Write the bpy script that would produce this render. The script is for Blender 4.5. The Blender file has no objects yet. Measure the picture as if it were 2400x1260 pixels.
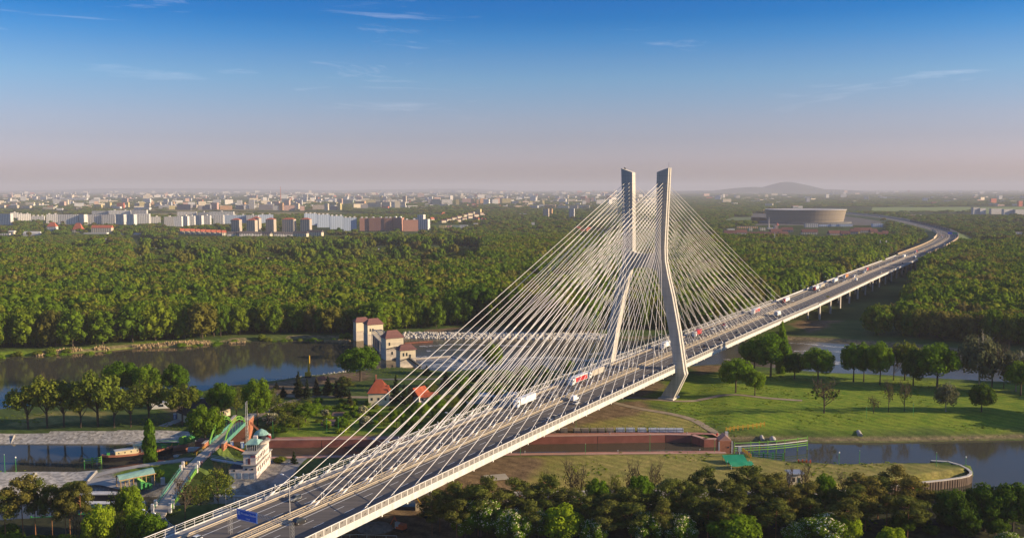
import bpy, bmesh, math, random
import numpy as np
from math import sin, cos, pi, radians, hypot, atan2, sqrt
from mathutils import Vector, Matrix

SC = bpy.context.scene
COL = SC.collection
rnd = random.Random(11)
nrs = np.random.RandomState(5)

# ------------------------------------------------------------------ camera
FPX, PITCH, ROLL, CAMH = 2211.28, .08492, -.001689, 111.18      # drone camera, focal length in 2400 px units
cam = bpy.data.cameras.new('drone_camera')
cam_o = bpy.data.objects.new('drone_camera', cam)
COL.objects.link(cam_o)
cam.sensor_width = 36.0
cam.lens = 36.0 * FPX / 2400.0
cam.clip_start = 1.0
cam.clip_end = 90000.0
_F = Vector((0, cos(PITCH), -sin(PITCH))); _R = Vector((1, 0, 0)); _U = Vector((0, sin(PITCH), cos(PITCH)))
R2 = _R * cos(ROLL) + _U * sin(ROLL); U2 = -_R * sin(ROLL) + _U * cos(ROLL)
m = Matrix(((R2.x, U2.x, -_F.x, 0), (R2.y, U2.y, -_F.y, 0), (R2.z, U2.z, -_F.z, CAMH), (0, 0, 0, 1)))
cam_o.matrix_world = m
SC.camera = cam_o

# ------------------------------------------------------------------ light
SUN_AZ = radians(-7.0)          # measured from +X towards +Y : the sun stands to the right of the view
SUN_EL = radians(16.5)
w = bpy.data.worlds.new('World'); SC.world = w; w.use_nodes = True
nt = w.node_tree; nt.nodes.clear()
def nn(nt, t, **k):
    n = nt.nodes.new(t)
    for a, b in k.items(): setattr(n, a, b)
    return n
sky = nn(nt, 'ShaderNodeTexSky', sky_type='NISHITA', sun_disc=False, sun_elevation=SUN_EL,
         sun_rotation=pi / 2 - SUN_AZ, altitude=100.0, air_density=1.35, dust_density=1.1, ozone_density=4.2)
tc = nn(nt, 'ShaderNodeTexCoord'); sep = nn(nt, 'ShaderNodeSeparateXYZ')
nt.links.new(tc.outputs['Generated'], sep.inputs[0])
tint = nn(nt, 'ShaderNodeValToRGB')                    # evening haze: rose grey low down, blue above; overhead stops lightened to fill the shadows
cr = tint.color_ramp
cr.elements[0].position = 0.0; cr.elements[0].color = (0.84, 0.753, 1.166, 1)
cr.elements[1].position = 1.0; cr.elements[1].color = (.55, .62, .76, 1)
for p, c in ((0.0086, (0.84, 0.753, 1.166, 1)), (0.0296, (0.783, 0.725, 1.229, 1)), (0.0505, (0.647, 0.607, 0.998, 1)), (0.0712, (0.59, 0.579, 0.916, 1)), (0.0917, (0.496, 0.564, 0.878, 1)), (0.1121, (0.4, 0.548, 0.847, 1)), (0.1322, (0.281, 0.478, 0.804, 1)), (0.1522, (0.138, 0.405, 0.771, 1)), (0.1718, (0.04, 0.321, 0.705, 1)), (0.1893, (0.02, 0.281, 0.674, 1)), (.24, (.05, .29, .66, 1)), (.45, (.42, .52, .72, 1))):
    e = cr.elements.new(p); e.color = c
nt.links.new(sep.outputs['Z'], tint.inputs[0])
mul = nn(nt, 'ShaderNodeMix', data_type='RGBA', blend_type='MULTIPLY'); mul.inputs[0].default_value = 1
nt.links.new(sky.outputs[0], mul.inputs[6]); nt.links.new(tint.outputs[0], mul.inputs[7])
# thin cirrus streaks, laid out on the dome by direction
mp = nn(nt, 'ShaderNodeMapping'); mp.inputs['Scale'].default_value = (3.2, 1.0, 26.0); mp.inputs['Rotation'].default_value = (0, .05, .35)
mp.inputs['Location'].default_value = (4.3, .2, 3.1)
nz = nn(nt, 'ShaderNodeTexNoise'); nz.inputs['Scale'].default_value = 1.7; nz.inputs['Detail'].default_value = 7; nz.inputs['Roughness'].default_value = .62
nz.inputs['Distortion'].default_value = .6
rp = nn(nt, 'ShaderNodeMapRange'); rp.inputs[1].default_value = .60; rp.inputs[2].default_value = .86
mr = nn(nt, 'ShaderNodeMapRange'); mr.inputs[1].default_value = .045; mr.inputs[2].default_value = .12
mm = nn(nt, 'ShaderNodeMath', operation='MULTIPLY'); mm2 = nn(nt, 'ShaderNodeMath', operation='MULTIPLY'); mm2.inputs[1].default_value = .30
nt.links.new(tc.outputs['Generated'], mp.inputs[0]); nt.links.new(mp.outputs[0], nz.inputs[0]); nt.links.new(nz.outputs[0], rp.inputs[0])
nt.links.new(sep.outputs['Z'], mr.inputs[0]); nt.links.new(rp.outputs[0], mm.inputs[0]); nt.links.new(mr.outputs[0], mm.inputs[1]); nt.links.new(mm.outputs[0], mm2.inputs[0])
cl = nn(nt, 'ShaderNodeMix', data_type='RGBA'); cl.inputs[7].default_value = (6.6, 6.3, 6.6, 1)
nt.links.new(mm2.outputs[0], cl.inputs[0]); nt.links.new(mul.outputs[2], cl.inputs[6])
bg = nn(nt, 'ShaderNodeBackground'); bg.inputs[1].default_value = .12
out = nn(nt, 'ShaderNodeOutputWorld')
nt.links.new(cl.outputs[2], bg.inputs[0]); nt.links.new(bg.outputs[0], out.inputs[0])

sl = bpy.data.lights.new('sun', 'SUN'); sl.energy = 5.0; sl.angle = radians(.5); sl.color = (1.0, .78, .50)
so = bpy.data.objects.new('sun', sl); COL.objects.link(so); so.location = (400, 0, 600)
sd = Vector((cos(SUN_AZ) * cos(SUN_EL), sin(SUN_AZ) * cos(SUN_EL), sin(SUN_EL)))
so.rotation_euler = sd.to_track_quat('Z', 'Y').to_euler()

vs = SC.view_settings
vs.view_transform = 'Standard'; vs.look = 'None'; vs.exposure = 0.9; vs.gamma = 1.0; vs.use_curve_mapping = False
SC.render.engine = 'CYCLES'
cy = SC.cycles
cy.max_bounces = 5; cy.diffuse_bounces = 2; cy.glossy_bounces = 2; cy.transmission_bounces = 3; cy.transparent_max_bounces = 8
cy.volume_bounces = 0; cy.caustics_reflective = False; cy.caustics_refractive = False
cy.use_denoising = True; cy.sample_clamp_indirect = 4.0

# ------------------------------------------------------------------ coordinates
def at(px, py, z=0.0):
    """the point at height z that is seen at (px, py) of the photograph"""
    d = _F + R2 * ((px - 1200) / FPX) + U2 * ((630 - py) / FPX)
    k = (z - CAMH) / d.z
    return (d.x * k, d.y * k)
BS0, BT0, BYAW = -467.965, 192.299, .529229           # camera position in bridge coordinates, heading of the bridge
def st(s, t):
    a, b = s - BS0, t - BT0
    return (sin(BYAW) * a + cos(BYAW) * b, cos(BYAW) * a - sin(BYAW) * b)
def to_st(x, y):
    return BS0 + sin(BYAW) * x + cos(BYAW) * y, BT0 + cos(BYAW) * x - sin(BYAW) * y
def zbase(s, px_y=None): return 0.0

# ------------------------------------------------------------------ materials
MATS = {}
def mat(name, col, rough=.8, var=.12, scale=.6, metal=0.0, spec=.3, bump=0.0, alpha=1.0, trans=0.0, emis=None):
    if name in MATS: return MATS[name]
    m = bpy.data.materials.new(name); m.use_nodes = True; MATS[name] = m
    t = m.node_tree; b = t.nodes['Principled BSDF']
    b.inputs['Roughness'].default_value = rough; b.inputs['Metallic'].default_value = metal
    b.inputs['Specular IOR Level'].default_value = spec
    if alpha < 1: b.inputs['Alpha'].default_value = alpha
    if trans: b.inputs['Transmission Weight'].default_value = trans
    c = nn(t, 'ShaderNodeTexCoord'); n = nn(t, 'ShaderNodeTexNoise'); n.inputs['Scale'].default_value = scale; n.inputs['Detail'].default_value = 5
    r = nn(t, 'ShaderNodeMapRange'); r.inputs[1].default_value = .3; r.inputs[2].default_value = .7; r.inputs[3].default_value = 1 - var; r.inputs[4].default_value = 1 + var
    x = nn(t, 'ShaderNodeMix', data_type='RGBA', blend_type='MULTIPLY'); x.inputs[0].default_value = 1; x.inputs[6].default_value = (*col, 1)
    t.links.new(c.outputs['Object'], n.inputs[0]); t.links.new(n.outputs[0], r.inputs[0]); t.links.new(r.outputs[0], x.inputs[7])
    t.links.new(x.outputs[2], b.inputs['Base Color'])
    if bump:
        bp = nn(t, 'ShaderNodeBump'); bp.inputs['Strength'].default_value = bump; bp.inputs['Distance'].default_value = .3
        t.links.new(n.outputs[0], bp.inputs['Height']); t.links.new(bp.outputs[0], b.inputs['Normal'])
    return m

def leaf_mat(name, stops, transl=.3, hue_scale=.9):
    """foliage: one colour per tree (object random) plus clump to clump variation"""
    m = bpy.data.materials.new(name); m.use_nodes = True; MATS[name] = m
    t = m.node_tree; t.nodes.clear()
    oi = nn(t, 'ShaderNodeObjectInfo'); ramp = nn(t, 'ShaderNodeValToRGB')
    pn = nn(t, 'ShaderNodeTexNoise'); pn.inputs['Scale'].default_value = .011; pn.inputs['Detail'].default_value = 3; t.links.new(oi.outputs['Location'], pn.inputs[0])
    ps = nn(t, 'ShaderNodeMapRange'); ps.inputs[1].default_value = .3; ps.inputs[2].default_value = .7; t.links.new(pn.outputs[0], ps.inputs[0])
    pm = nn(t, 'ShaderNodeMix', data_type='FLOAT'); pm.inputs[0].default_value = .42; t.links.new(oi.outputs['Random'], pm.inputs[2]); t.links.new(ps.outputs[0], pm.inputs[3])
    cr = ramp.color_ramp
    cr.elements[0].position = stops[0][0]; cr.elements[0].color = (*stops[0][1], 1)
    cr.elements[1].position = stops[-1][0]; cr.elements[1].color = (*stops[-1][1], 1)
    for p, c in stops[1:-1]:
        e = cr.elements.new(p); e.color = (*c, 1)
    t.links.new(pm.outputs[0], ramp.inputs[0])
    tc = nn(t, 'ShaderNodeTexCoord'); n = nn(t, 'ShaderNodeTexNoise'); n.inputs['Scale'].default_value = 7.0 * hue_scale; n.inputs['Detail'].default_value = 3
    r = nn(t, 'ShaderNodeMapRange'); r.inputs[1].default_value = .3; r.inputs[2].default_value = .7; r.inputs[3].default_value = .62; r.inputs[4].default_value = 1.38
    x = nn(t, 'ShaderNodeMix', data_type='RGBA', blend_type='MULTIPLY'); x.inputs[0].default_value = 1
    t.links.new(tc.outputs['Object'], n.inputs[0]); t.links.new(n.outputs[0], r.inputs[0]); t.links.new(ramp.outputs[0], x.inputs[6]); t.links.new(r.outputs[0], x.inputs[7])
    d = nn(t, 'ShaderNodeBsdfDiffuse'); tr = nn(t, 'ShaderNodeBsdfTranslucent'); mx = nn(t, 'ShaderNodeMixShader'); mx.inputs[0].default_value = transl
    o = nn(t, 'ShaderNodeOutputMaterial')
    t.links.new(x.outputs[2], d.inputs[0]); t.links.new(x.outputs[2], tr.inputs[0]); t.links.new(d.outputs[0], mx.inputs[1]); t.links.new(tr.outputs[0], mx.inputs[2]); t.links.new(mx.outputs[0], o.inputs[0])
    return m

# ------------------------------------------------------------------ mesh building
class MB:
    """collects boxes, prisms and tubes and links them as ONE mesh object"""
    def __init__(s): s.v = []; s.f = []; s.mi = []; s.uv = []
    def add(s, vs, fs, mi=0):
        b = len(s.v); s.v += [tuple(p) for p in vs]; s.f += [tuple(b + i for i in f) for f in fs]; s.mi += [mi] * len(fs); return s
    def quad(s, a, b, c, d, mi=0): return s.add([a, b, c, d], [(0, 1, 2, 3)], mi)
    def box(s, c, d, rz=0.0, mi=0, taper=1.0):
        """c = centre of the base, d = size"""
        x, y, h = d[0] / 2, d[1] / 2, d[2]; vs = []
        for z, k in ((0, 1), (h, taper)):
            for ax, ay in ((-x, -y), (x, -y), (x, y), (-x, y)):
                px, py = ax * k, ay * k
                vs.append((c[0] + px * cos(rz) - py * sin(rz), c[1] + px * sin(rz) + py * cos(rz), c[2] + z))
        return s.add(vs, [(3, 2, 1, 0), (4, 5, 6, 7), (0, 1, 5, 4), (1, 2, 6, 5), (2, 3, 7, 6), (3, 0, 4, 7)], mi)
    def loft(s, rings, mi=0, cap=True, close=True):
        n = len(rings[0]); vs = [p for r in rings for p in r]; fs = []
        for i in range(len(rings) - 1):
            for j in range(n if close else n - 1):
                k = (j + 1) % n
                fs.append((i * n + j, i * n + k, (i + 1) * n + k, (i + 1) * n + j))
        if cap: fs.append(tuple(range(n))[::-1]); fs.append(tuple((len(rings) - 1) * n + j for j in range(n)))
        return s.add(vs, fs, mi)
    def tube(s, pts, rad, n=6, mi=0, cap=True):
        pts = [Vector(p) for p in pts]
        if not hasattr(rad, '__len__'): rad = [rad] * len(pts)
        rings = []
        for i, p in enumerate(pts):
            d = (pts[min(i + 1, len(pts) - 1)] - pts[max(i - 1, 0)]).normalized()
            a = d.cross(Vector((0, 0, 1)))
            if a.length < 1e-3: a = d.cross(Vector((0, 1, 0)))
            a.normalize(); b = d.cross(a)
            rings.append([p + (a * cos(2 * pi * j / n) + b * sin(2 * pi * j / n)) * rad[i] for j in range(n)])
        return s.loft(rings, mi, cap)
    def bar(s, a, b, w=.1, mi=0): return s.tube([a, b], w / 2 * 1.2, 4, mi)
    def prism(s, poly, z0, z1, mi=0):
        n = len(poly); vs = [(x, y, z0) for x, y in poly] + [(x, y, z1) for x, y in poly]
        fs = [tuple(range(n))[::-1], tuple(range(n, 2 * n))] + [(i, (i + 1) % n, n + (i + 1) % n, n + i) for i in range(n)]
        return s.add(vs, fs, mi)
    def gable(s, c, d, rz, over=.4, mi=0, hip=0.0):
        """pitched roof over a rectangle, ridge along its x; hip = inset of the ridge ends"""
        x, y, h = d[0] / 2 + over, d[1] / 2 + over, d[2]
        pts = [(-x, -y, 0), (x, -y, 0), (x, y, 0), (-x, y, 0), (-x + hip, 0, h), (x - hip, 0, h)]
        vs = [(c[0] + p[0] * cos(rz) - p[1] * sin(rz), c[1] + p[0] * sin(rz) + p[1] * cos(rz), c[2] + p[2]) for p in pts]
        return s.add(vs, [(3, 2, 1, 0), (0, 1, 5, 4), (2, 3, 4, 5), (1, 2, 5), (3, 0, 4)], mi)
    def ico(s, c, r, mi=0, lev=1, jit=0.0, seed=0):
        vs, fs = ICO[lev]; R = np.random.RandomState(seed)
        k = 1 + (R.rand(len(vs), 1) - .5) * 2 * jit
        p = vs * k * np.array(r if hasattr(r, '__len__') else (r, r, r)) + np.array(c)
        return s.add([tuple(q) for q in p], fs, mi)
    def mesh(s, name, mats, smooth=False):
        me = bpy.data.meshes.new(name); me.from_pydata(s.v, [], s.f)
        for mt in (mats if isinstance(mats, (list, tuple)) else [mats]): me.materials.append(mt)
        me.polygons.foreach_set('material_index', s.mi)
        if smooth: me.polygons.foreach_set('use_smooth', [True] * len(s.f))
        me.update(); return me
    def obj(s, name, mats, parent=None, smooth=False, **tags):
        o = bpy.data.objects.new(name, s.mesh(name, mats, smooth)); COL.objects.link(o)
        if parent is not None: o.parent = parent
        for k, v in tags.items():
            if v is not None: o[k] = v
        return o
ICO = {}
for lev in (1, 2, 3):
    bmx = bmesh.new(); bmesh.ops.create_icosphere(bmx, subdivisions=lev, radius=1)
    ICO[lev] = (np.array([v.co[:] for v in bmx.verts]), [tuple(v.index for v in f.verts) for f in bmx.faces]); bmx.free()

def thing(name, label, category, loc=(0, 0, 0), rz=0.0, group=None, scale=None):
    o = bpy.data.objects.new(name, None); COL.objects.link(o); o.empty_display_size = .5
    o.location = loc; o.rotation_euler = (0, 0, rz); o['label'] = label; o['category'] = category
    if group: o['group'] = group
    if scale: o.scale = scale
    return o
def child(name, mesh, parent, loc=(0, 0, 0), rz=0.0, label=None):
    o = bpy.data.objects.new(name, mesh); COL.objects.link(o); o.parent = parent; o.location = loc; o.rotation_euler = (0, 0, rz)
    if label: o['label'] = label
    return o
def copy_tree(o, parent=None):
    c = o.copy(); COL.objects.link(c)
    if parent is not None: c.parent = parent
    for ch in o.children: copy_tree(ch, c)
    return c
_U1 = 'first second third fourth fifth sixth seventh eighth ninth tenth eleventh twelfth thirteenth fourteenth fifteenth sixteenth seventeenth eighteenth nineteenth twentieth'.split()
_TN = {2: 'twenty', 3: 'thirty', 4: 'forty', 5: 'fifty', 6: 'sixty', 7: 'seventy', 8: 'eighty', 9: 'ninety'}
_TH = {3: 'thirtieth', 4: 'fortieth', 5: 'fiftieth', 6: 'sixtieth', 7: 'seventieth', 8: 'eightieth', 9: 'ninetieth'}
def _ord(n): return _U1[n - 1] if n <= 20 else (_TH[n // 10] if n % 10 == 0 else _TN[n // 10] + '-' + _U1[n % 10 - 1])
ORD = [_ord(i) for i in range(1, 100)]
def structure(o): o['kind'] = 'structure'; return o
def sheet(name, poly, z, m, kind='structure'):
    """a flat sheet from a world polygon, triangulated"""
    bmx = bmesh.new(); bmx.faces.new([bmx.verts.new((x, y, z)) for x, y in poly]); bmesh.ops.triangulate(bmx, faces=bmx.faces[:])
    me = bpy.data.meshes.new(name); bmx.normal_update()
    if sum(f.normal.z for f in bmx.faces) < 0: bmesh.ops.reverse_faces(bmx, faces=bmx.faces[:])
    bmx.to_mesh(me); bmx.free(); me.materials.append(m)
    o = bpy.data.objects.new(name, me); COL.objects.link(o); o['kind'] = kind; return o
def ribbon(name, pts, width, z, m, kind='structure', smooth=3):
    P = [Vector((p[0], p[1], z if not hasattr(z, '__len__') else z[i])) for i, p in enumerate(pts)]
    for _ in range(smooth):                                  # corner cutting
        Q = [P[0]]
        for a, b in zip(P, P[1:]): Q += [a.lerp(b, .25), a.lerp(b, .75)]
        Q.append(P[-1]); P = Q
    L = []; Rr = []
    for i, p in enumerate(P):
        d = P[min(i + 1, len(P) - 1)] - P[max(i - 1, 0)]; nrm = Vector((-d.y, d.x, 0)).normalized() * width / 2
        L.append(p + nrm); Rr.append(p - nrm)
    b = MB(); n = len(P)
    b.add(L + Rr, [(i, n + i, n + i + 1, i + 1) for i in range(n - 1)])
    o = b.obj(name, m); o['kind'] = kind; return o
def inside(px, py, poly):
    """vectorised point in polygon"""
    r = np.zeros(px.shape, bool); n = len(poly)
    for i in range(n):
        x1, y1 = poly[i]; x2, y2 = poly[(i + 1) % n]
        c = ((y1 > py) != (y2 > py)); 
        with np.errstate(divide='ignore', invalid='ignore'):
            xi = (x2 - x1) * (py - y1) / (y2 - y1 if y2 != y1 else 1e-9) + x1
        r ^= (c & (px < xi))
    return r
def sdf(px, py, poly):
    """signed distance, negative inside"""
    d = np.full(px.shape, 1e9); n = len(poly)
    for i in range(n):
        x1, y1 = poly[i]; x2, y2 = poly[(i + 1) % n]; vx, vy = x2 - x1, y2 - y1; L = vx * vx + vy * vy + 1e-9
        k = np.clip(((px - x1) * vx + (py - y1) * vy) / L, 0, 1)
        d = np.minimum(d, np.hypot(px - x1 - k * vx, py - y1 - k * vy))
    return np.where(inside(px, py, poly), -d, d)
def vnoise(x, y, seed, scale):
    """cheap tiling-free value noise on arrays"""
    x = x / scale + seed * 17.3; y = y / scale - seed * 9.7
    xi = np.floor(x).astype(np.int64); yi = np.floor(y).astype(np.int64); fx = x - xi; fy = y - yi
    fx = fx * fx * (3 - 2 * fx); fy = fy * fy * (3 - 2 * fy)
    def h(a, b):
        n = (a * 374761393 + b * 668265263 + seed * 69069) & 0x7fffffff
        n = ((n ^ (n >> 13)) * 1274126177) & 0x7fffffff
        return ((n ^ (n >> 16)) & 0xffff) / 65535.0
    return (h(xi, yi) * (1 - fx) + h(xi + 1, yi) * fx) * (1 - fy) + (h(xi, yi + 1) * (1 - fx) + h(xi + 1, yi + 1) * fx) * fy
def fbm(x, y, seed, scale, o=4):
    r = 0; a = .5
    for i in range(o): r = r + a * vnoise(x, y, seed + i, scale); a *= .5; scale *= .5
    return r / (1 - .5 ** o)
# ================================================================== SETTING: terrain, water, paths, hills, air
WZ_R, WZ_C = -2.0, -3.0
def poly(pts, z=0.0): return [at(x, y, z) for x, y in pts]
RIVER_UP = poly([(-420, 885), (-100, 846), (0, 836), (100, 832), (210, 826), (300, 817), (420, 813), (520, 803), (620, 798), (720, 795), (800, 795), (842, 797),
                 (948, 863), (880, 868), (850, 870), (760, 879), (690, 887), (640, 894), (600, 898), (560, 904), (500, 909), (470, 918), (420, 930), (330, 940),
                 (200, 945), (100, 950), (0, 961), (-150, 975), (-420, 1000)], WZ_R)
RIVER_DN = poly([(842, 797), (950, 791), (1100, 793), (1250, 795), (1400, 797), (1600, 797), (1800, 795), (1860, 797), (1950, 802), (2050, 808), (2150, 816), (2260, 827),
                 (2400, 840), (2600, 858), (2800, 880), (2800, 945), (2600, 926), (2400, 907), (2250, 898), (2100, 889), (1960, 878), (1850, 868), (1750, 859), (1690, 855),
                 (1600, 860), (1500, 866), (1300, 870), (1200, 872), (1130, 868), (1050, 872), (1000, 868), (948, 863)], WZ_R)
CANAL_UP = poly([(-420, 1046), (0, 1040), (150, 1040), (320, 1040), (420, 1036), (520, 1030), (600, 1030), (600, 1046), (520, 1048), (470, 1053), (430, 1063), (400, 1078), (340, 1090),
                 (260, 1099), (200, 1105), (0, 1106), (-420, 1112)], WZ_C)
LOCK = poly([(600, 1033), (900, 1031), (1240, 1025), (1600, 1021), (1760, 1024), (1760, 1060), (1690, 1058), (1240, 1063), (900, 1068), (600, 1071)])
CANAL_RT = poly([(1700, 1032), (1740, 1033), (1900, 1036), (2000, 1037), (2100, 1036), (2250, 1033), (2400, 1030), (2800, 1024), (2800, 1190), (2400, 1190), (2200, 1194), (2000, 1198),
                 (1700, 1195), (1300, 1183), (1000, 1187), (700, 1187), (590, 1189), (590, 1163), (700, 1166), (1000, 1166), (1200, 1156), (1500, 1153), (1700, 1152), (1850, 1160),
                 (1950, 1156), (2000, 1150), (2150, 1135), (2262, 1124), (2277, 1115), (2276, 1107), (2256, 1092), (2222, 1082), (2182, 1081), (2180, 1088), (2080, 1089), (1970, 1091), (1900, 1087),
                 (1850, 1085), (1790, 1077), (1760, 1064), (1740, 1057), (1700, 1056)], WZ_C)
CANAL_LF = poly([(-420, 1172), (0, 1170), (200, 1162), (330, 1162), (430, 1165), (620, 1163), (620, 1189), (500, 1191), (350, 1197), (200, 1214), (0, 1227), (-420, 1250)], WZ_C)

GX0, GX1, GY0, GY1, GS = -520.0, 520.0, 214.0, 790.0, 1.6
gx = np.arange(GX0, GX1 + .1, GS); gy = np.arange(GY0, GY1 + .1, GS)
NX, NY = len(gx), len(gy)
PX, PY = np.meshgrid(gx, gy)
Z = .25 + (fbm(PX, PY, 3, 40) - .5) * .8
SDS = {}
for nm, pl, wz, bank in (('ru', RIVER_UP, WZ_R, 7.0), ('rd', RIVER_DN, WZ_R, 8.0), ('cu', CANAL_UP, WZ_C, 11.0), ('lk', LOCK, WZ_C, .5), ('cr', CANAL_RT, WZ_C, 9.0), ('cl', CANAL_LF, WZ_C, 5.0)):
    d = sdf(PX, PY, pl); SDS[nm] = d
    dd = d + (-1.5 if nm == 'lk' else 0 if nm == 'cu' else (fbm(PX, PY, 8, 9) - .5) * 2.2)
    if nm == 'cr':                                         # vertical pile wall on the spit side
        bw = np.where((PY < 372) & (PX > 60), .5, bank)
    else: bw = bank
    k = np.clip(dd / bw, 0, 1)
    Z = np.where(dd < 0, np.minimum(Z, np.maximum(wz - 2.5, wz + dd * .8)), np.minimum(Z, wz + (Z - wz) * np.minimum(1, k * 1.05)))
EMB = [poly([(-420, 1014), (0, 1015), (200, 1012), (330, 1010), (450, 1009), (450, 1034), (320, 1044), (0, 1045), (-420, 1050)]),
       poly([(-420, 1104), (0, 1102), (140, 1101), (228, 1098), (222, 1105), (205, 1128), (150, 1130), (125, 1148), (90, 1150), (0, 1152), (-420, 1160)])]
# raise the flood bank behind the lock and the right canal
bank = sdf(PX, PY, poly([(1700, 1000), (1860, 985), (2100, 990), (2400, 985), (2800, 978), (2800, 870), (1760, 880), (1680, 900), (1660, 925), (1680, 962)]))
Z = np.where((SDS['cr'] > 4), Z + 1.6 * np.clip(-bank / 14 + .5, 0, 1), Z)
edge = np.minimum(np.minimum(PX - GX0, GX1 - PX), np.minimum(PY - GY0, GY1 - PY))
Z = Z * np.clip(edge / 12, 0, 1)

def soft(pl, w, seed, amp=6.0):
    d = np.full(PX.shape, 1e9)
    for p in (pl if isinstance(pl[0], list) else [pl]): d = np.minimum(d, sdf(PX, PY, p))
    return np.clip(.5 - (d + (fbm(PX, PY, seed, 14) - .5) * amp * 2) / w, 0, 1)
dry = soft([poly([(1240, 1068), (1690, 1062), (1760, 1070), (1860, 1086), (2180, 1086), (2270, 1100), (2262, 1118), (1990, 1150), (1700, 1152), (1400, 1155), (1180, 1158)]),
            poly([(1330, 1002), (1400, 965), (1490, 945), (1560, 965), (1640, 985), (1665, 1010), (1560, 1016)]),
            poly([(640, 1022), (900, 1020), (1000, 1010), (1000, 1028), (640, 1031)]),
            poly([(0, 1000), (120, 960), (250, 965), (240, 985), (100, 1000)])], 5, 21, 5)
soil = soft([poly([(1200, 1040), (1290, 995), (1345, 955), (1440, 945), (1530, 930), (1500, 975), (1400, 985), (1350, 1000), (1330, 1022), (1210, 1030)]),
             poly([(1000, 1120), (1070, 1080), (1230, 1068), (1270, 1075), (1250, 1110), (1200, 1150), (1100, 1150), (960, 1180)]),
             poly([(1250, 930), (1410, 895), (1540, 880), (1560, 915), (1480, 935), (1330, 950)]),
             poly([(1600, 858), (1690, 854), (1760, 862), (1640, 880)]),
             poly([(640, 1200), (1060, 1175), (1075, 1275), (560, 1290)]),
             poly([(960, 795), (1000, 772), (1110, 765), (1400, 775), (1400, 790)]),
             poly([(1850, 760), (1990, 700), (2060, 690), (2040, 720), (1900, 780)]),
             poly([(610, 900), (700, 885), (860, 868), (870, 890), (760, 900), (690, 930), (620, 935)]),
             poly([(380, 950), (480, 945), (500, 965), (400, 1000)])], 6, 31, 6)
pave = soft([poly([(545, 1125), (640, 1075), (700, 1078), (660, 1150), (600, 1165), (530, 1165)]),
             poly([(240, 1100), (430, 1070), (470, 1078), (300, 1100), (262, 1112), (290, 1128), (420, 1135), (400, 1165), (230, 1150), (205, 1135)])], 1.5, 41, .6)
brite = soft([poly([(1480, 930), (1600, 880), (1700, 866), (2000, 884), (2250, 902), (2400, 912), (2800, 950), (2800, 1010), (2400, 1004), (2000, 1012), (1740, 1008), (1640, 985)]),
              poly([(470, 1095), (560, 1060), (600, 1090), (545, 1150)]), poly([(262, 1112), (300, 1100), (455, 1085), (440, 1130), (300, 1128)]),
              poly([(700, 960), (900, 950), (1000, 975), (980, 1020), (640, 1025)]),
              poly([(0, 838), (800, 797), (830, 790), (400, 800), (0, 826)])], 10, 51, 8)
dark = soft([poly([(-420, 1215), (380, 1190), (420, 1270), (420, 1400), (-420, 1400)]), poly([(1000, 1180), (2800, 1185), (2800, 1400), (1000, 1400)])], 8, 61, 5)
stone = np.zeros(PX.shape, bool)
for e in EMB: stone |= sdf(PX, PY, e) < 0
reed = np.clip(1 - np.abs(np.minimum(SDS['ru'], SDS['rd']) - 4) / 5, 0, 1) * (PY > 560) * (fbm(PX, PY, 77, 26) > .5)
grav = np.clip(1.1 - np.abs(SDS['cr'] - 2.2) / 2.4, 0, 1) * (PY > 385) * (PX > 60) + np.clip(1.5 - np.abs(SDS['rd'] - 3) / 3.5, 0, 1) * ((PY > 640) & (PX < 40) | (PX > 190) & (PY > 600))

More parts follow.
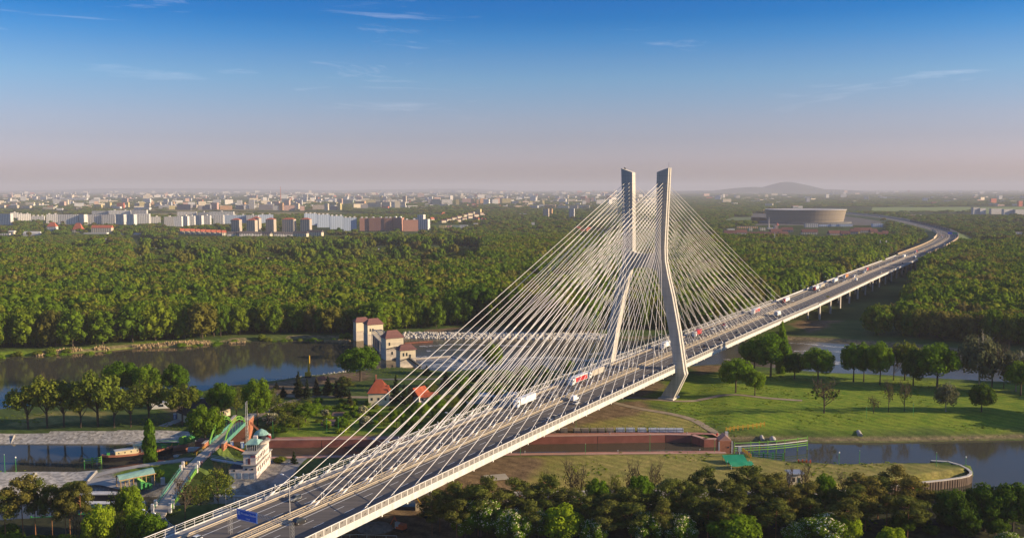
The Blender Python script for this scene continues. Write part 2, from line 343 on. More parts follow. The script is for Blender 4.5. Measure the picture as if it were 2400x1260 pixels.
def ground_mat():
    m = bpy.data.materials.new('grass_and_soil'); m.use_nodes = True; t = m.node_tree; b = t.nodes['Principled BSDF']
    b.inputs['Roughness'].default_value = .95; b.inputs['Specular IOR Level'].default_value = .1
    c = nn(t, 'ShaderNodeTexCoord')
    def noise(s, d=6, rough=.6):
        n = nn(t, 'ShaderNodeTexNoise'); n.inputs['Scale'].default_value = s; n.inputs['Detail'].default_value = d; n.inputs['Roughness'].default_value = rough
        t.links.new(c.outputs['Object'], n.inputs[0]); return n.outputs[0]
    def ramp(f, a, b_, lo=.35, hi=.65):
        r = nn(t, 'ShaderNodeValToRGB'); r.color_ramp.elements[0].position = lo; r.color_ramp.elements[0].color = (*a, 1); r.color_ramp.elements[1].position = hi; r.color_ramp.elements[1].color = (*b_, 1)
        t.links.new(f, r.inputs[0]); return r.outputs[0]
    def mix(f, a, b_):
        x = nn(t, 'ShaderNodeMix', data_type='RGBA'); t.links.new(f, x.inputs[0]); t.links.new(a, x.inputs[6]); t.links.new(b_, x.inputs[7]); return x.outputs[2]
    n1 = noise(.06); n2 = noise(.45); n3 = noise(.16, 8, .7)
    col = ramp(n1, (.045, .085, .014), (.090, .115, .028))
    a1 = nn(t, 'ShaderNodeAttribute', attribute_name='mask_a'); s1 = nn(t, 'ShaderNodeSeparateColor'); t.links.new(a1.outputs[0], s1.inputs[0])
    a2 = nn(t, 'ShaderNodeAttribute', attribute_name='mask_b'); s2 = nn(t, 'ShaderNodeSeparateColor'); t.links.new(a2.outputs[0], s2.inputs[0])
    col = mix(s2.outputs[0], col, ramp(n3, (.095, .170, .012), (.205, .245, .024)))
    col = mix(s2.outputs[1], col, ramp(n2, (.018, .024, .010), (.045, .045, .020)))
    col = mix(s1.outputs[0], col, ramp(n3, (.165, .170, .036), (.290, .235, .075)))
    col = mix(s1.outputs[1], col, ramp(n3, (.105, .070, .040), (.235, .165, .095)))
    col = mix(s1.outputs[2], col, ramp(n2, (.20, .185, .165), (.30, .28, .25)))
    col = mix(s2.outputs[2], col, ramp(n2, (.12, .095, .055), (.30, .225, .120)))
    fine = noise(1.1, 8, .75); r = nn(t, 'ShaderNodeMapRange'); r.inputs[1].default_value = .3; r.inputs[2].default_value = .7; r.inputs[3].default_value = .6; r.inputs[4].default_value = 1.4
    t.links.new(fine, r.inputs[0])
    wv = nn(t, 'ShaderNodeTexWave', bands_direction='DIAGONAL'); wv.inputs['Scale'].default_value = .085; wv.inputs['Distortion'].default_value = 5.0; wv.inputs['Detail'].default_value = 3; wv.inputs['Detail Scale'].default_value = .6; t.links.new(c.outputs['Object'], wv.inputs[0])
    wr = nn(t, 'ShaderNodeMapRange'); wr.inputs[3].default_value = .86; wr.inputs[4].default_value = 1.11; t.links.new(wv.outputs[1], wr.inputs[0]); wm = nn(t, 'ShaderNodeMix', data_type='RGBA', blend_type='MULTIPLY'); wm.inputs[0].default_value = 1; t.links.new(col, wm.inputs[6]); t.links.new(wr.outputs[0], wm.inputs[7]); col = wm.outputs[2]; x = nn(t, 'ShaderNodeMix', data_type='RGBA', blend_type='MULTIPLY'); x.inputs[0].default_value = 1
    t.links.new(col, x.inputs[6]); t.links.new(r.outputs[0], x.inputs[7]); t.links.new(x.outputs[2], b.inputs['Base Color'])
    bp = nn(t, 'ShaderNodeBump'); bp.inputs['Strength'].default_value = .7; bp.inputs['Distance'].default_value = .5; t.links.new(fine, bp.inputs['Height']); t.links.new(bp.outputs[0], b.inputs['Normal'])
    return m
GROUND = ground_mat()
def cobble_mat():
    m = bpy.data.materials.new('granite_setts'); m.use_nodes = True; t = m.node_tree; b = t.nodes['Principled BSDF']; b.inputs['Roughness'].default_value = .85
    c = nn(t, 'ShaderNodeTexCoord'); v = nn(t, 'ShaderNodeTexVoronoi'); v.inputs['Scale'].default_value = .9; v.inputs['Randomness'].default_value = .9
    t.links.new(c.outputs['Object'], v.inputs[0])
    h = nn(t, 'ShaderNodeHueSaturation'); r = nn(t, 'ShaderNodeValToRGB'); r.color_ramp.elements[0].color = (.22, .20, .17, 1); r.color_ramp.elements[1].color = (.52, .48, .42, 1)
    s = nn(t, 'ShaderNodeSeparateColor'); t.links.new(v.outputs['Color'], s.inputs[0]); t.links.new(s.outputs[0], r.inputs[0])
    n = nn(t, 'ShaderNodeTexNoise'); n.inputs['Scale'].default_value = .12; n.inputs['Detail'].default_value = 8; n.inputs['Roughness'].default_value = .7; t.links.new(c.outputs['Object'], n.inputs[0])
    g = nn(t, 'ShaderNodeMapRange'); g.inputs[1].default_value = .62; g.inputs[2].default_value = .72; t.links.new(n.outputs[0], g.inputs[0])
    x = nn(t, 'ShaderNodeMix', data_type='RGBA'); x.inputs[7].default_value = (.07, .075, .035, 1); t.links.new(g.outputs[0], x.inputs[0]); t.links.new(r.outputs[0], x.inputs[6]); t.links.new(x.outputs[2], b.inputs['Base Color'])
    bp = nn(t, 'ShaderNodeBump'); bp.inputs['Strength'].default_value = .5; bp.inputs['Distance'].default_value = .1; t.links.new(v.outputs['Distance'], bp.inputs['Height']); t.links.new(bp.outputs[0], b.inputs['Normal'])
    return m
def grid_obj(name, keep, m, zs, attrs=True, step=1):
    ix = np.arange(0, NX, step); iy = np.arange(0, NY, step); nx, ny = len(ix), len(iy)
    X = PX[np.ix_(iy, ix)]; Y = PY[np.ix_(iy, ix)]; Zs = zs[np.ix_(iy, ix)]
    K = keep[np.ix_(iy, ix)]; K = K[:-1, :-1]
    idx = np.arange(nx * ny).reshape(ny, nx)
    F = np.stack([idx[:-1, :-1], idx[:-1, 1:], idx[1:, 1:], idx[1:, :-1]], -1)[K]
    used = np.unique(F); re = np.zeros(nx * ny, np.int64); re[used] = np.arange(len(used)); F = re[F]
    V = np.stack([X.ravel(), Y.ravel(), Zs.ravel()], -1)[used]
    me = bpy.data.meshes.new(name); me.vertices.add(len(V)); me.vertices.foreach_set('co', V.ravel())
    me.loops.add(F.size); me.loops.foreach_set('vertex_index', F.ravel()); me.polygons.add(len(F))
    me.polygons.foreach_set('loop_start', np.arange(len(F)) * 4); me.polygons.foreach_set('use_smooth', np.ones(len(F), bool))
    me.update(calc_edges=True); me.materials.append(m)
    if attrs:
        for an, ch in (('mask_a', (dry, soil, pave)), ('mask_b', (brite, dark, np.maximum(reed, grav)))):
            a = me.attributes.new(an, 'FLOAT_COLOR', 'POINT')
            A = np.ones((len(V), 4), np.float32)
            for k in range(3): A[:, k] = np.clip(ch[k], 0, 1)[np.ix_(iy, ix)].ravel()[used]
            a.data.foreach_set('color', A.ravel())
    o = bpy.data.objects.new(name, me); COL.objects.link(o); o['kind'] = 'structure'; return o
sc_ = stone.copy(); sc_[:-1, :-1] &= True
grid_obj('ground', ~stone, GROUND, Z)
grid_obj('stone_embankment', stone, cobble_mat(), Z + 0.0, attrs=False)
HX = lambda x, y: float(Z[min(max(int(round((y - GY0) / GS)), 0), NY - 1), min(max(int(round((x - GX0) / GS)), 0), NX - 1)]) if GX0 < x < GX1 and GY0 < y < GY1 else 0.0

def plain_mat():
    m = bpy.data.materials.new('plain_fields'); m.use_nodes = True; t = m.node_tree; b = t.nodes['Principled BSDF']; b.inputs['Roughness'].default_value = 1; b.inputs['Specular IOR Level'].default_value = 0
    c = nn(t, 'ShaderNodeTexCoord')
    v = nn(t, 'ShaderNodeTexVoronoi'); v.inputs['Scale'].default_value = .0016; s = nn(t, 'ShaderNodeSeparateColor')
    t.links.new(c.outputs['Object'], v.inputs[0]); t.links.new(v.outputs['Color'], s.inputs[0])
    r = nn(t, 'ShaderNodeValToRGB'); cr = r.color_ramp; cr.interpolation = 'CONSTANT'
    cr.elements[0].color = (.050, .070, .026, 1); cr.elements[1].position = .9; cr.elements[1].color = (.20, .17, .08, 1)
    for p, k in ((.35, (.075, .095, .035)), (.6, (.045, .062, .024)), (.78, (.08, .11, .03))):
        e = cr.elements.new(p); e.color = (*k, 1)
    n = nn(t, 'ShaderNodeTexNoise'); n.inputs['Scale'].default_value = .012; n.inputs['Detail'].default_value = 8; t.links.new(c.outputs['Object'], n.inputs[0])
    g = nn(t, 'ShaderNodeMapRange'); g.inputs[1].default_value = .3; g.inputs[2].default_value = .7; g.inputs[3].default_value = .6; g.inputs[4].default_value = 1.4; t.links.new(n.outputs[0], g.inputs[0])
    x = nn(t, 'ShaderNodeMix', data_type='RGBA', blend_type='MULTIPLY'); x.inputs[0].default_value = 1; t.links.new(s.outputs[0], r.inputs[0]); t.links.new(r.outputs[0], x.inputs[6]); t.links.new(g.outputs[0], x.inputs[7])
    t.links.new(x.outputs[2], b.inputs['Base Color']); return m
PLAIN = plain_mat()
b = MB(); W_, S_, N_ = 62000.0, -3500.0, 47000.0
gx1, gy1 = float(gx[-1]), float(gy[-1])
v = [(-W_, S_, 0), (W_, S_, 0), (W_, N_, 0), (-W_, N_, 0), (GX0, GY0, 0), (gx1, GY0, 0), (gx1, gy1, 0), (GX0, gy1, 0)]
b.add(v, [(0, 1, 5, 4), (1, 2, 6, 5), (2, 3, 7, 6), (3, 0, 4, 7)])
structure(b.obj('plain', PLAIN))

# ---- water
def water_mat(name, col, wave, strength, rough):
    """murky water: brown body under a fresnel reflection tinted warm to mute the mirrored sky blue"""
    m = bpy.data.materials.new(name); m.use_nodes = True; t = m.node_tree; t.nodes.clear()
    d = nn(t, 'ShaderNodeBsdfDiffuse'); d.inputs[0].default_value = (*col, 1); g = nn(t, 'ShaderNodeBsdfGlossy'); g.inputs[0].default_value = (.95, .88, .74, 1); g.inputs['Roughness'].default_value = rough
    f = nn(t, 'ShaderNodeFresnel'); f.inputs[0].default_value = 1.33; mx = nn(t, 'ShaderNodeMixShader'); o = nn(t, 'ShaderNodeOutputMaterial')
    c = nn(t, 'ShaderNodeTexCoord'); n = nn(t, 'ShaderNodeTexNoise'); n.inputs['Scale'].default_value = wave; n.inputs['Detail'].default_value = 4
    n2 = nn(t, 'ShaderNodeTexNoise'); n2.inputs['Scale'].default_value = .02; n2.inputs['Detail'].default_value = 3
    t.links.new(c.outputs['Object'], n.inputs[0]); t.links.new(c.outputs['Object'], n2.inputs[0])
    mu = nn(t, 'ShaderNodeMath', operation='MULTIPLY'); t.links.new(n.outputs[0], mu.inputs[0]); t.links.new(n2.outputs[0], mu.inputs[1])
    bp = nn(t, 'ShaderNodeBump'); bp.inputs['Strength'].default_value = strength; bp.inputs['Distance'].default_value = .15; t.links.new(mu.outputs[0], bp.inputs['Height'])
    t.links.new(bp.outputs[0], g.inputs['Normal']); t.links.new(bp.outputs[0], f.inputs['Normal']); t.links.new(f.outputs[0], mx.inputs[0]); t.links.new(d.outputs[0], mx.inputs[1]); t.links.new(g.outputs[0], mx.inputs[2]); t.links.new(mx.outputs[0], o.inputs[0])
    return m
calm = water_mat('calm_water', (.060, .056, .040), .5, .12, .07)
fast = water_mat('rippled_water', (.085, .075, .060), .55, .55, .2)
flat = np.zeros(PX.shape)
grid_obj('river', SDS['ru'] < 3.2, calm, flat + WZ_R, False, 2)
grid_obj('river', (SDS['rd'] < 3.2) & (SDS['ru'] >= 3.2), fast, flat + WZ_R - .03, False, 2)
grid_obj('canal', (SDS['cu'] < 3.2) & (SDS['lk'] > 0), calm, flat + WZ_C, False, 2)
grid_obj('canal', SDS['lk'] < 3.2, calm, flat + WZ_C - .02, False, 2)
grid_obj('canal', (SDS['cr'] < 3.2) & (SDS['lk'] >= 3.2), calm, flat + WZ_C, False, 2)
grid_obj('canal', (SDS['cl'] < 3.2) & (SDS['cr'] >= 3.2), calm, flat + WZ_C, False, 2)
def foam_mat():
    m = bpy.data.materials.new('white_water'); m.use_nodes = True; t = m.node_tree; b = t.nodes['Principled BSDF']; b.inputs['Base Color'].default_value = (.75, .75, .74, 1); b.inputs['Roughness'].default_value = .7
    c = nn(t, 'ShaderNodeTexCoord'); mp = nn(t, 'ShaderNodeMapping'); mp.inputs['Scale'].default_value = (.35, 1.0, 1); n = nn(t, 'ShaderNodeTexNoise'); n.inputs['Scale'].default_value = .5; n.inputs['Detail'].default_value = 8; n.inputs['Roughness'].default_value = .75
    t.links.new(c.outputs['Object'], mp.inputs[0]); t.links.new(mp.outputs[0], n.inputs[0])
    r = nn(t, 'ShaderNodeMapRange'); r.inputs[1].default_value = .47; r.inputs[2].default_value = .62; r.inputs[4].default_value = .85; t.links.new(n.outputs[0], r.inputs[0]); t.links.new(r.outputs[0], b.inputs['Alpha']); return m
FOAM = foam_mat()
for pts, wd in (([(975, 842), (1030, 838), (1090, 846), (1130, 858)], 20), ([(985, 858), (1060, 856), (1120, 862)], 14), ([(985, 812), (1060, 806), (1150, 808), (1240, 812)], 6), ([(1000, 822), (1100, 818), (1180, 824)], 5),
                ([(1700, 843), (1760, 838), (1820, 834), (1900, 836)], 5), ([(1850, 803), (1900, 806), (1960, 813), (2060, 819), (2150, 826), (2260, 834), (2400, 842)], 4.5), ([(1380, 830), (1440, 824), (1520, 826)], 8),
                ([(1180, 842), (1300, 836), (1400, 846)], 10), ([(1860, 822), (1950, 822), (2080, 832)], 3.5), ([(1880, 850), (1930, 846), (1970, 852)], 14)):
    ribbon('river_foam', poly(pts, WZ_R), wd, WZ_R + .05, FOAM, kind='stuff')

# ---- paths and yards
asph = mat('path_asphalt', (.15, .14, .13), .9, .12, .3); dirt = mat('path_dirt', (.27, .21, .14), .95, .2, .25); conc = mat('path_concrete', (.36, .33, .29), .9, .12, .3)
asph_w = mat('road_grey', (.25, .24, .23), .9, .1, .3)
def gpath(name, pts, wd, m, dz=.12):
    P = [at(x, y) for x, y in pts]
    for _ in range(3):
        Q = [P[0]]
        for a, c in zip(P, P[1:]): Q += [(a[0] * .75 + c[0] * .25, a[1] * .75 + c[1] * .25), (a[0] * .25 + c[0] * .75, a[1] * .25 + c[1] * .75)]
        Q.append(P[-1]); P = Q
    zs = [max(HX(x + u, y + v) for u in (-2, 0, 2) for v in (-2, 0, 2)) + dz for x, y in P]
    return ribbon(name, P, wd, zs, m, smooth=0)
gpath('path', [(1440, 930), (1500, 934), (1560, 940), (1620, 942), (1680, 936), (1720, 932), (1800, 942), (1880, 948)], 3.6, dirt)
gpath('path', [(1400, 935), (1440, 946), (1500, 960), (1570, 970), (1620, 982), (1650, 998), (1670, 1012), (1690, 1018)], 4.0, dirt)
gpath('path', [(205, 1122), (240, 1110), (300, 1098), (370, 1086), (440, 1078), (470, 1074)], 4.2, conc)
gpath('path', [(205, 1130), (250, 1128), (290, 1138), (330, 1142)], 9, conc)
gpath('path', [(640, 925), (700, 930), (780, 930), (870, 932), (960, 930)], 5, dirt)
gpath('path', [(360, 1215), (372, 1230), (395, 1250), (430, 1268), (470, 1285)], 5.5, asph_w)
gpath('path', [(380, 1000), (420, 985), (450, 975), (490, 965)], 5, conc)
gpath('path', [(590, 985), (640, 955), (700, 935)], 4, dirt)
gpath('path', [(880, 890), (960, 890), (1060, 888), (1200, 885)], 4, asph)
gpath('path', [(1100, 1172), (1250, 1172), (1400, 1176), (1600, 1180), (1800, 1180)], 4, conc)
gpath('path', [(500, 1205), (620, 1200), (700, 1196)], 9, conc)
gpath('path', [(648, 1140), (672, 1110), (690, 1085), (705, 1074)], 6, asph_w)
gpath('path', [(640, 1073), (900, 1069), (1240, 1064), (1690, 1060)], 2.4, mat('brick_paving', (.33, .15, .11), .9, .15, .8))
gpath('path', [(640, 1028), (900, 1026), (1240, 1020), (1600, 1016), (1690, 1018)], 3.4, MATS['brick_paving'])

# ---- far hills
def hill(name, cx, wd, hgt, dist, z0, seed, m):
    n = 60; rows = []; R = np.random.RandomState(seed)
    for j in range(13):
        v = j / 12 * 2 - 1; row = []
        for i in range(n + 1):
            u = i / n * 2 - 1; x = cx + u * wd; k = 0
            for a, c, s in SHAPE[name]: k = max(k, a * math.exp(-((u - c) / s) ** 2 * .5)) if s < .3 else k + a * math.exp(-((u - c) / s) ** 2 * .5)
            k *= (.93 + .14 * float(vnoise(np.array([u * 9]), np.array([v * 2.0 + 9]), seed, 1.0)[0])) * max(0, 1 - v * v) ** .8 * max(0, 1 - u * u) ** .4
            row.append((x, dist + v * wd * .45, k * hgt + z0))
        rows.append(row)
    return structure(MB().loft(rows, cap=False, close=False).obj(name, m, smooth=True))
SHAPE = {'mountain': [(1.0, .15, .16), (.55, -.12, .22), (.36, .45, .2), (.25, -.5, .29)], 'hills': [(.5, -.5, .35), (.55, .1, .4), (.3, .7, .3)], 'hills.001': [(.5, -.3, .4), (.6, .4, .3)]}
hm = mat('wooded_hill', (.035, .05, .03), 1, .2, .0008)
D = 21000.0
hill('mountain', (1800 - 1200) / FPX * D, 3000, 246, D, -3, 3, hm)
D2 = 34000.0
hill('hills', (420 - 1200) / FPX * D2, 7500, 185, D2, -3, 5, hm)
hill('hills.001', (960 - 1200) / FPX * D2, 5200, 155, D2, -3, 8, hm)
# ---- air
HAZE = 6.0e-5
bz = MB(); bz.box((0, 22000, -7), (130000, 52000, 320))
hz = bpy.data.materials.new('air'); hz.use_nodes = True; t = hz.node_tree; t.nodes.clear()
pv = nn(t, 'ShaderNodeVolumePrincipled'); pv.inputs['Color'].default_value = (.64, .655, .745, 1); pv.inputs['Density'].default_value = HAZE; pv.inputs['Anisotropy'].default_value = .0
ou = nn(t, 'ShaderNodeOutputMaterial'); t.links.new(pv.outputs[0], ou.inputs['Volume'])
HZ = bz.obj('haze', hz); HZ['kind'] = 'stuff'
# ================================================================== THE BRIDGE
TC = .65                                   # middle of the bridge
CURVE_S = [-900, 1000, 1300, 1450, 1580, 1711, 1854, 2012, 2218, 2426, 2879, 3207, 3416, 3700]
CURVE_T = [0, 0, -1, -4, -9, -17, -33, -63, -110, -167, -289, -410, -516, -640]
def ct_(s): 
    return float(np.mean(np.interp([s - 120, s - 60, s, s + 60, s + 120], CURVE_S, CURVE_T))) if s > 900 else 0.0
def bp(s, t, z=None):
    """world point of bridge coordinates, following the curve of the motorway"""
    if s <= 900: x, y = st(s, t)
    else:
        c = ct_(s); d = (ct_(s + 5) - ct_(s - 5)) / 10; a = atan2(d, 1); x, y = st(s - sin(a) * (t - TC), c + TC + cos(a) * (t - TC))
    return (x, y, zdeck(s) if z is None else z)
def zdeck(s):
    if s <= 330: return 16.75 - .0005 * s - 1.8e-5 * s * s
    return float(np.interp(s, [330, 640, 1000, 1300, 1600, 2000, 2500, 3700], [14.62, 14.3, 12.3, 10.4, 9.2, 8.2, 7.0, 6.5]))
def frange(a, b, st_):
    n = max(1, int(round((b - a) / st_))); return [a + (b - a) * i / n for i in range(n + 1)]
HEAD = atan2(cos(BYAW), sin(BYAW))         # world angle of the driving direction (away from the camera)
def heading(s):
    d = (ct_(s + 5) - ct_(s - 5)) / 10 if s > 900 else 0
    return HEAD - atan2(d, 1)
def strip(mb, ss, t0, t1, dz, mi=0):
    n = len(ss); vs = []
    for s in ss: z = zdeck(s) + dz; vs.append(bp(s, t0, z)); vs.append(bp(s, t1, z))
    return mb.add(vs, [(2 * i + 1, 2 * i + 3, 2 * i + 2, 2 * i) for i in range(n - 1)], mi)
def beam(mb, ss, prof, mi=0, cap=True):
    """extrude a (t, dz) profile along the road"""
    return mb.loft([[bp(s, t, zdeck(s) + dz) for t, dz in prof] for s in ss], mi, cap)
def rect(t0, t1, z0, z1): return [(t0, z0), (t1, z0), (t1, z1), (t0, z1)]

concrete = mat('pale_concrete', (.50, .46, .41), .85, .10, .25)
def streak_mat(name, col, mapping, lo, hi, rough, rot=(0, 0, 0), lift=None):
    """surface with streaks: noise stretched along one direction, plus fine grain and, for walls, pour joints"""
    m = bpy.data.materials.new(name); m.use_nodes = True; MATS[name] = m; t = m.node_tree; b = t.nodes['Principled BSDF']; b.inputs['Roughness'].default_value = rough; b.inputs['Specular IOR Level'].default_value = .25
    c = nn(t, 'ShaderNodeTexCoord'); mp = nn(t, 'ShaderNodeMapping'); mp.inputs['Rotation'].default_value = rot; mp.inputs['Scale'].default_value = mapping; t.links.new(c.outputs['Object'], mp.inputs[0])
    n = nn(t, 'ShaderNodeTexNoise'); n.inputs['Scale'].default_value = 1; n.inputs['Detail'].default_value = 6; n.inputs['Roughness'].default_value = .65; t.links.new(mp.outputs[0], n.inputs[0])
    r = nn(t, 'ShaderNodeMapRange'); r.inputs[1].default_value = .32; r.inputs[2].default_value = .68; r.inputs[3].default_value = lo; r.inputs[4].default_value = hi; t.links.new(n.outputs[0], r.inputs[0])
    x = nn(t, 'ShaderNodeMix', data_type='RGBA', blend_type='MULTIPLY'); x.inputs[0].default_value = 1; x.inputs[6].default_value = (*col, 1); t.links.new(r.outputs[0], x.inputs[7]); res = x.outputs[2]
    if lift:
        s = nn(t, 'ShaderNodeSeparateXYZ'); t.links.new(c.outputs['Object'], s.inputs[0]); d = nn(t, 'ShaderNodeMath', operation='DIVIDE'); d.inputs[1].default_value = lift; f = nn(t, 'ShaderNodeMath', operation='FRACT'); g = nn(t, 'ShaderNodeMath', operation='LESS_THAN'); g.inputs[1].default_value = .05
        t.links.new(s.outputs['Z'], d.inputs[0]); t.links.new(d.outputs[0], f.inputs[0]); t.links.new(f.outputs[0], g.inputs[0]); y = nn(t, 'ShaderNodeMix', data_type='RGBA', blend_type='MULTIPLY'); y.inputs[7].default_value = (.80, .79, .78, 1); t.links.new(g.outputs[0], y.inputs[0]); t.links.new(res, y.inputs[6]); res = y.outputs[2]
    t.links.new(res, b.inputs['Base Color']); return m
concrete_p = streak_mat('pylon_concrete', (.47, .435, .39), (.9, .9, .05), .82, 1.12, .85, lift=4.2)
fascia_m = streak_mat('white_fascia', (.54, .525, .50), (.5, .5, .10), .78, 1.12, .7)
road = streak_mat('motorway_asphalt', (.112, .100, .092), (.012, .55, .5), .70, 1.28, .85, rot=(0, 0, -HEAD)); paint = mat('road_paint', (.72, .72, .69), .7, .06, .5); steel = mat('galvanised_steel', (.50, .46, .40), .5, .1, .5, metal=.25)
rail_m = mat('beige_guardrail', (.42, .35, .26), .6, .1, .5); white_m = mat('white_enamel', (.66, .63, .585), .5, .06, .5); cable_m = mat('white_cable_sheath', (.68, .64, .60), .45, .03, .3)
grey_s = mat('grey_strip', (.27, .26, .25), .9, .15, .5); dark_m = mat('dark_steel', (.06, .06, .06), .6, .1, .5); bird_m = mat('black_sticker', (.012, .012, .012), .6, .02, 1)
glass_p = mat('noise_screen_acrylic', (.30, .275, .25), .35, .06, .4, alpha=.62)

bx, by = st(0, TC)
BR = thing('cable_stayed_bridge', 'white cable-stayed motorway bridge with twin-legged concrete pylon over the river', 'bridge', (bx, by, 0))
BINV = BR.matrix_basis.inverted() if False else Matrix.Translation((-bx, -by, 0))
def part(mb, name, mats, parent=None, **k):
    mb.v = [(p[0] - bx, p[1] - by, p[2]) for p in mb.v]
    return mb.obj(name, mats, parent if parent is not None else BR, **k)

S0, S1 = -420, 330
ss = frange(S0, S1, 25)
# decks: two box girders side by side
b = MB(); beam(b, ss, [(1.2, -.12), (1.2, -1.1), (4.5, -2.6), (16.5, -2.6), (19.6, -1.55), (19.6, -.12)]); part(b, 'deck_girder', fascia_m)
b = MB(); beam(b, ss, [(-18.3, -.12), (-18.3, -1.55), (-15.2, -2.6), (-3.4, -2.6), (-.1, -1.1), (-.1, -.12)]); part(b, 'deck_girder', fascia_m)
b = MB(); beam(b, ss, rect(19.6, 19.85, -1.65, .35)); part(b, 'edge_beam', fascia_m)
b = MB(); beam(b, ss, rect(-18.55, -18.3, -1.65, .35)); part(b, 'edge_beam', fascia_m)
b = MB(); strip(b, ss, -.1, 1.2, -.9); part(b, 'median_gap', dark_m)
b = MB(); strip(b, ss, 1.4, 19.6, 0); part(b, 'roadway', road)
b = MB(); strip(b, ss, -18.3, -.2, 0); part(b, 'roadway', road)
b = MB(); strip(b, ss, 17.6, 19.6, .03); strip(b, ss, -18.3, -14.4, .03); strip(b, ss, -.9, .1, .03); strip(b, ss, 1.2, 2.4, .03); part(b, 'service_walkway', grey_s)
# road markings
LANES = dict(solid=(-10.7, 4.25, 16.0, -3.0 + 1.0), dash=(-7.2, -3.9, 7.95, 11.9))
def markings(s0, s1, parent_part, nm='road_marking'):
    b = MB()
    for t in (-10.7, 4.25, 16.0, -1.35): strip(b, frange(s0, s1, 25), t - .13, t + .13, .014)
    for t in (-7.2, -3.9, 7.95, 11.9):
        s = s0
        while s < s1:
            strip(b, [s, s + 4.5], t - .10, t + .10, .014); s += 13.5
    return parent_part(b, nm, paint)
markings(S0, S1, part)

# kerbs and guard rails
def guardrail(parent_part, s0, s1, t, h=.75, post=4.0, nm='guard_rail', base=True):
    b = MB(); sx = frange(s0, s1, 25)
    beam(b, sx, rect(t - .07, t + .07, h - .32, h))
    if base: beam(b, sx, rect(t - .25, t + .25, .035, .17))
    s = s0
    while s <= s1:
        x, y, z = bp(s, t); b.box((x, y, z + .04), (.14, .14, h - .1), HEAD); s += post
    return parent_part(b, nm, rail_m)
for t in (-14.1, -1.0, 2.55): guardrail(part, S0, S1, t)
guardrail(part, S0, S1, 17.2)
# median parapet fences
for t in (-.25, 1.35):
    b = MB()
    for h in (.55, 1.05): beam(b, ss, rect(t - .06, t + .06, h, h + .1))
    s = S0
    while s <= S1: b.box((*bp(s, t)[:2], zdeck(s)), (.12, .12, 1.1), HEAD); s += 2.6
    part(b, 'median_fence', rail_m)

# far side: open railing, posts bent inwards
rl = MB()
for h, r in ((1.0, .035), (1.75, .035), (2.35, .085)): beam(rl, ss, rect(-18.42 + (.25 if h > 2 else 0) - r, -18.42 + (.25 if h > 2 else 0) + r, h, h + 2 * r))
RL = part(rl, 'edge_railing', white_m)
pm = MB(); pm.tube([(0, 0, .3), (0, -.06, 1.2), (.0, .02, 1.9), (0, .25, 2.42)], [.14, .13, .12, .11], 4); pmesh = pm.mesh('railing_post', [white_m])
s = S0; n = 0
while s <= S1 and n < 260:
    x, y, z = bp(s, -18.42); o = child('railing_post', pmesh, RL, (x - bx, y - by, z), HEAD - pi / 2 - pi / 2); s += 3.4; n += 1
# near side: noise screen of clear panels with bird stickers
rl = MB()
for h, r in ((.32, .07), (2.3, .09)): beam(rl, ss, rect(19.72 - r, 19.72 + r, h, h + 2 * r))
NS = part(rl, 'noise_screen', white_m)
PW = 3.2
posts = MB(); posts.box((0, 0, .3), (.26, .26, 2.2)); ppm = posts.mesh('screen_post', [white_m])
def bird(mb, cx, cz, k, y):
    pts = [(-.34, .10), (-.10, .16), (.02, .30), (.30, .36), (.14, .16), (.36, .02), (.10, .04), (-.06, -.10), (-.20, -.30), (-.12, -.02)]
    mb.add([(cx + a * k, y, cz + c * k) for a, c in pts], [tuple(range(len(pts)))], 1)
pmeshes = []
for i in range(2):
    pb = MB(); pb.box((0, 0, .45), (PW - .28, .06, 1.85), 0, 0)
    for y in (-.034, .034): bird(pb, .1 + (-.35 if i else .2), 1.62 if i else 1.05, 1.15, y)
    pmeshes.append(pb.mesh('screen_panel', [glass_p, bird_m]))
s = S0 + PW / 2; n = 0
while s <= S1 - 1:
    if abs(s) > 5:
        x, y, z = bp(s, 19.72); child('screen_panel', pmeshes[n % 2], NS, (x - bx, y - by, z), HEAD)
        x, y, z = bp(s - PW / 2, 19.72); child('screen_post', ppm, NS, (x - bx, y - by, z), HEAD)
    s += PW; n += 1

# ---- pylon
def leg(sign):
    """rings of (inner t, outer t, half length along the road, z)"""
    prof = [(11.0, 18.2, 2.9, .2), (13.6, 20.4, 2.9, 5), (19.3, 24.6, 2.9, 14.0), (18.9, 24.0, 2.85, 16.2), (15.6, 20.8, 2.65, 36), (11.9, 17.2, 2.5, 54), (8.6, 14.2, 2.35, 66), (7.3, 12.8, 2.3, 73), (7.0, 12.4, 2.25, 80), (7.2, 12.9, 2.2, 95), (7.6, 14.0, 2.15, 119.6)]
    rings = []; g = []
    for a, c, hs, z in prof:
        k = .35 if z > .5 else 0; zt = 2.2 if z > 119 else 0
        sec = [(a, -hs), (c, -hs), (c, -hs * .32), (c - .55, -hs * .25), (c - .55, hs * .25), (c, hs * .32), (c, hs), (a, hs)]
        ring = []
        for t, s in sec:
            tt = TC + sign * (t - TC); f = (t - a) / max(.1, c - a)
            x, y = st(s, tt); ring.append((x, y, z + zt * f))
        rings.append(ring if sign > 0 else ring[::-1])
    b = MB(); b.loft(rings); return b
for sg in (1, -1):
    L = part(leg(sg), 'pylon_leg', concrete_p)
    b = MB(); c = st(0, TC + sg * 14.3); b.box((c[0] - 0, c[1], .05), (8.6, 10.4, 1.0), HEAD - pi / 2, taper=.97)
    part(b, 'pylon_footing', concrete_p)
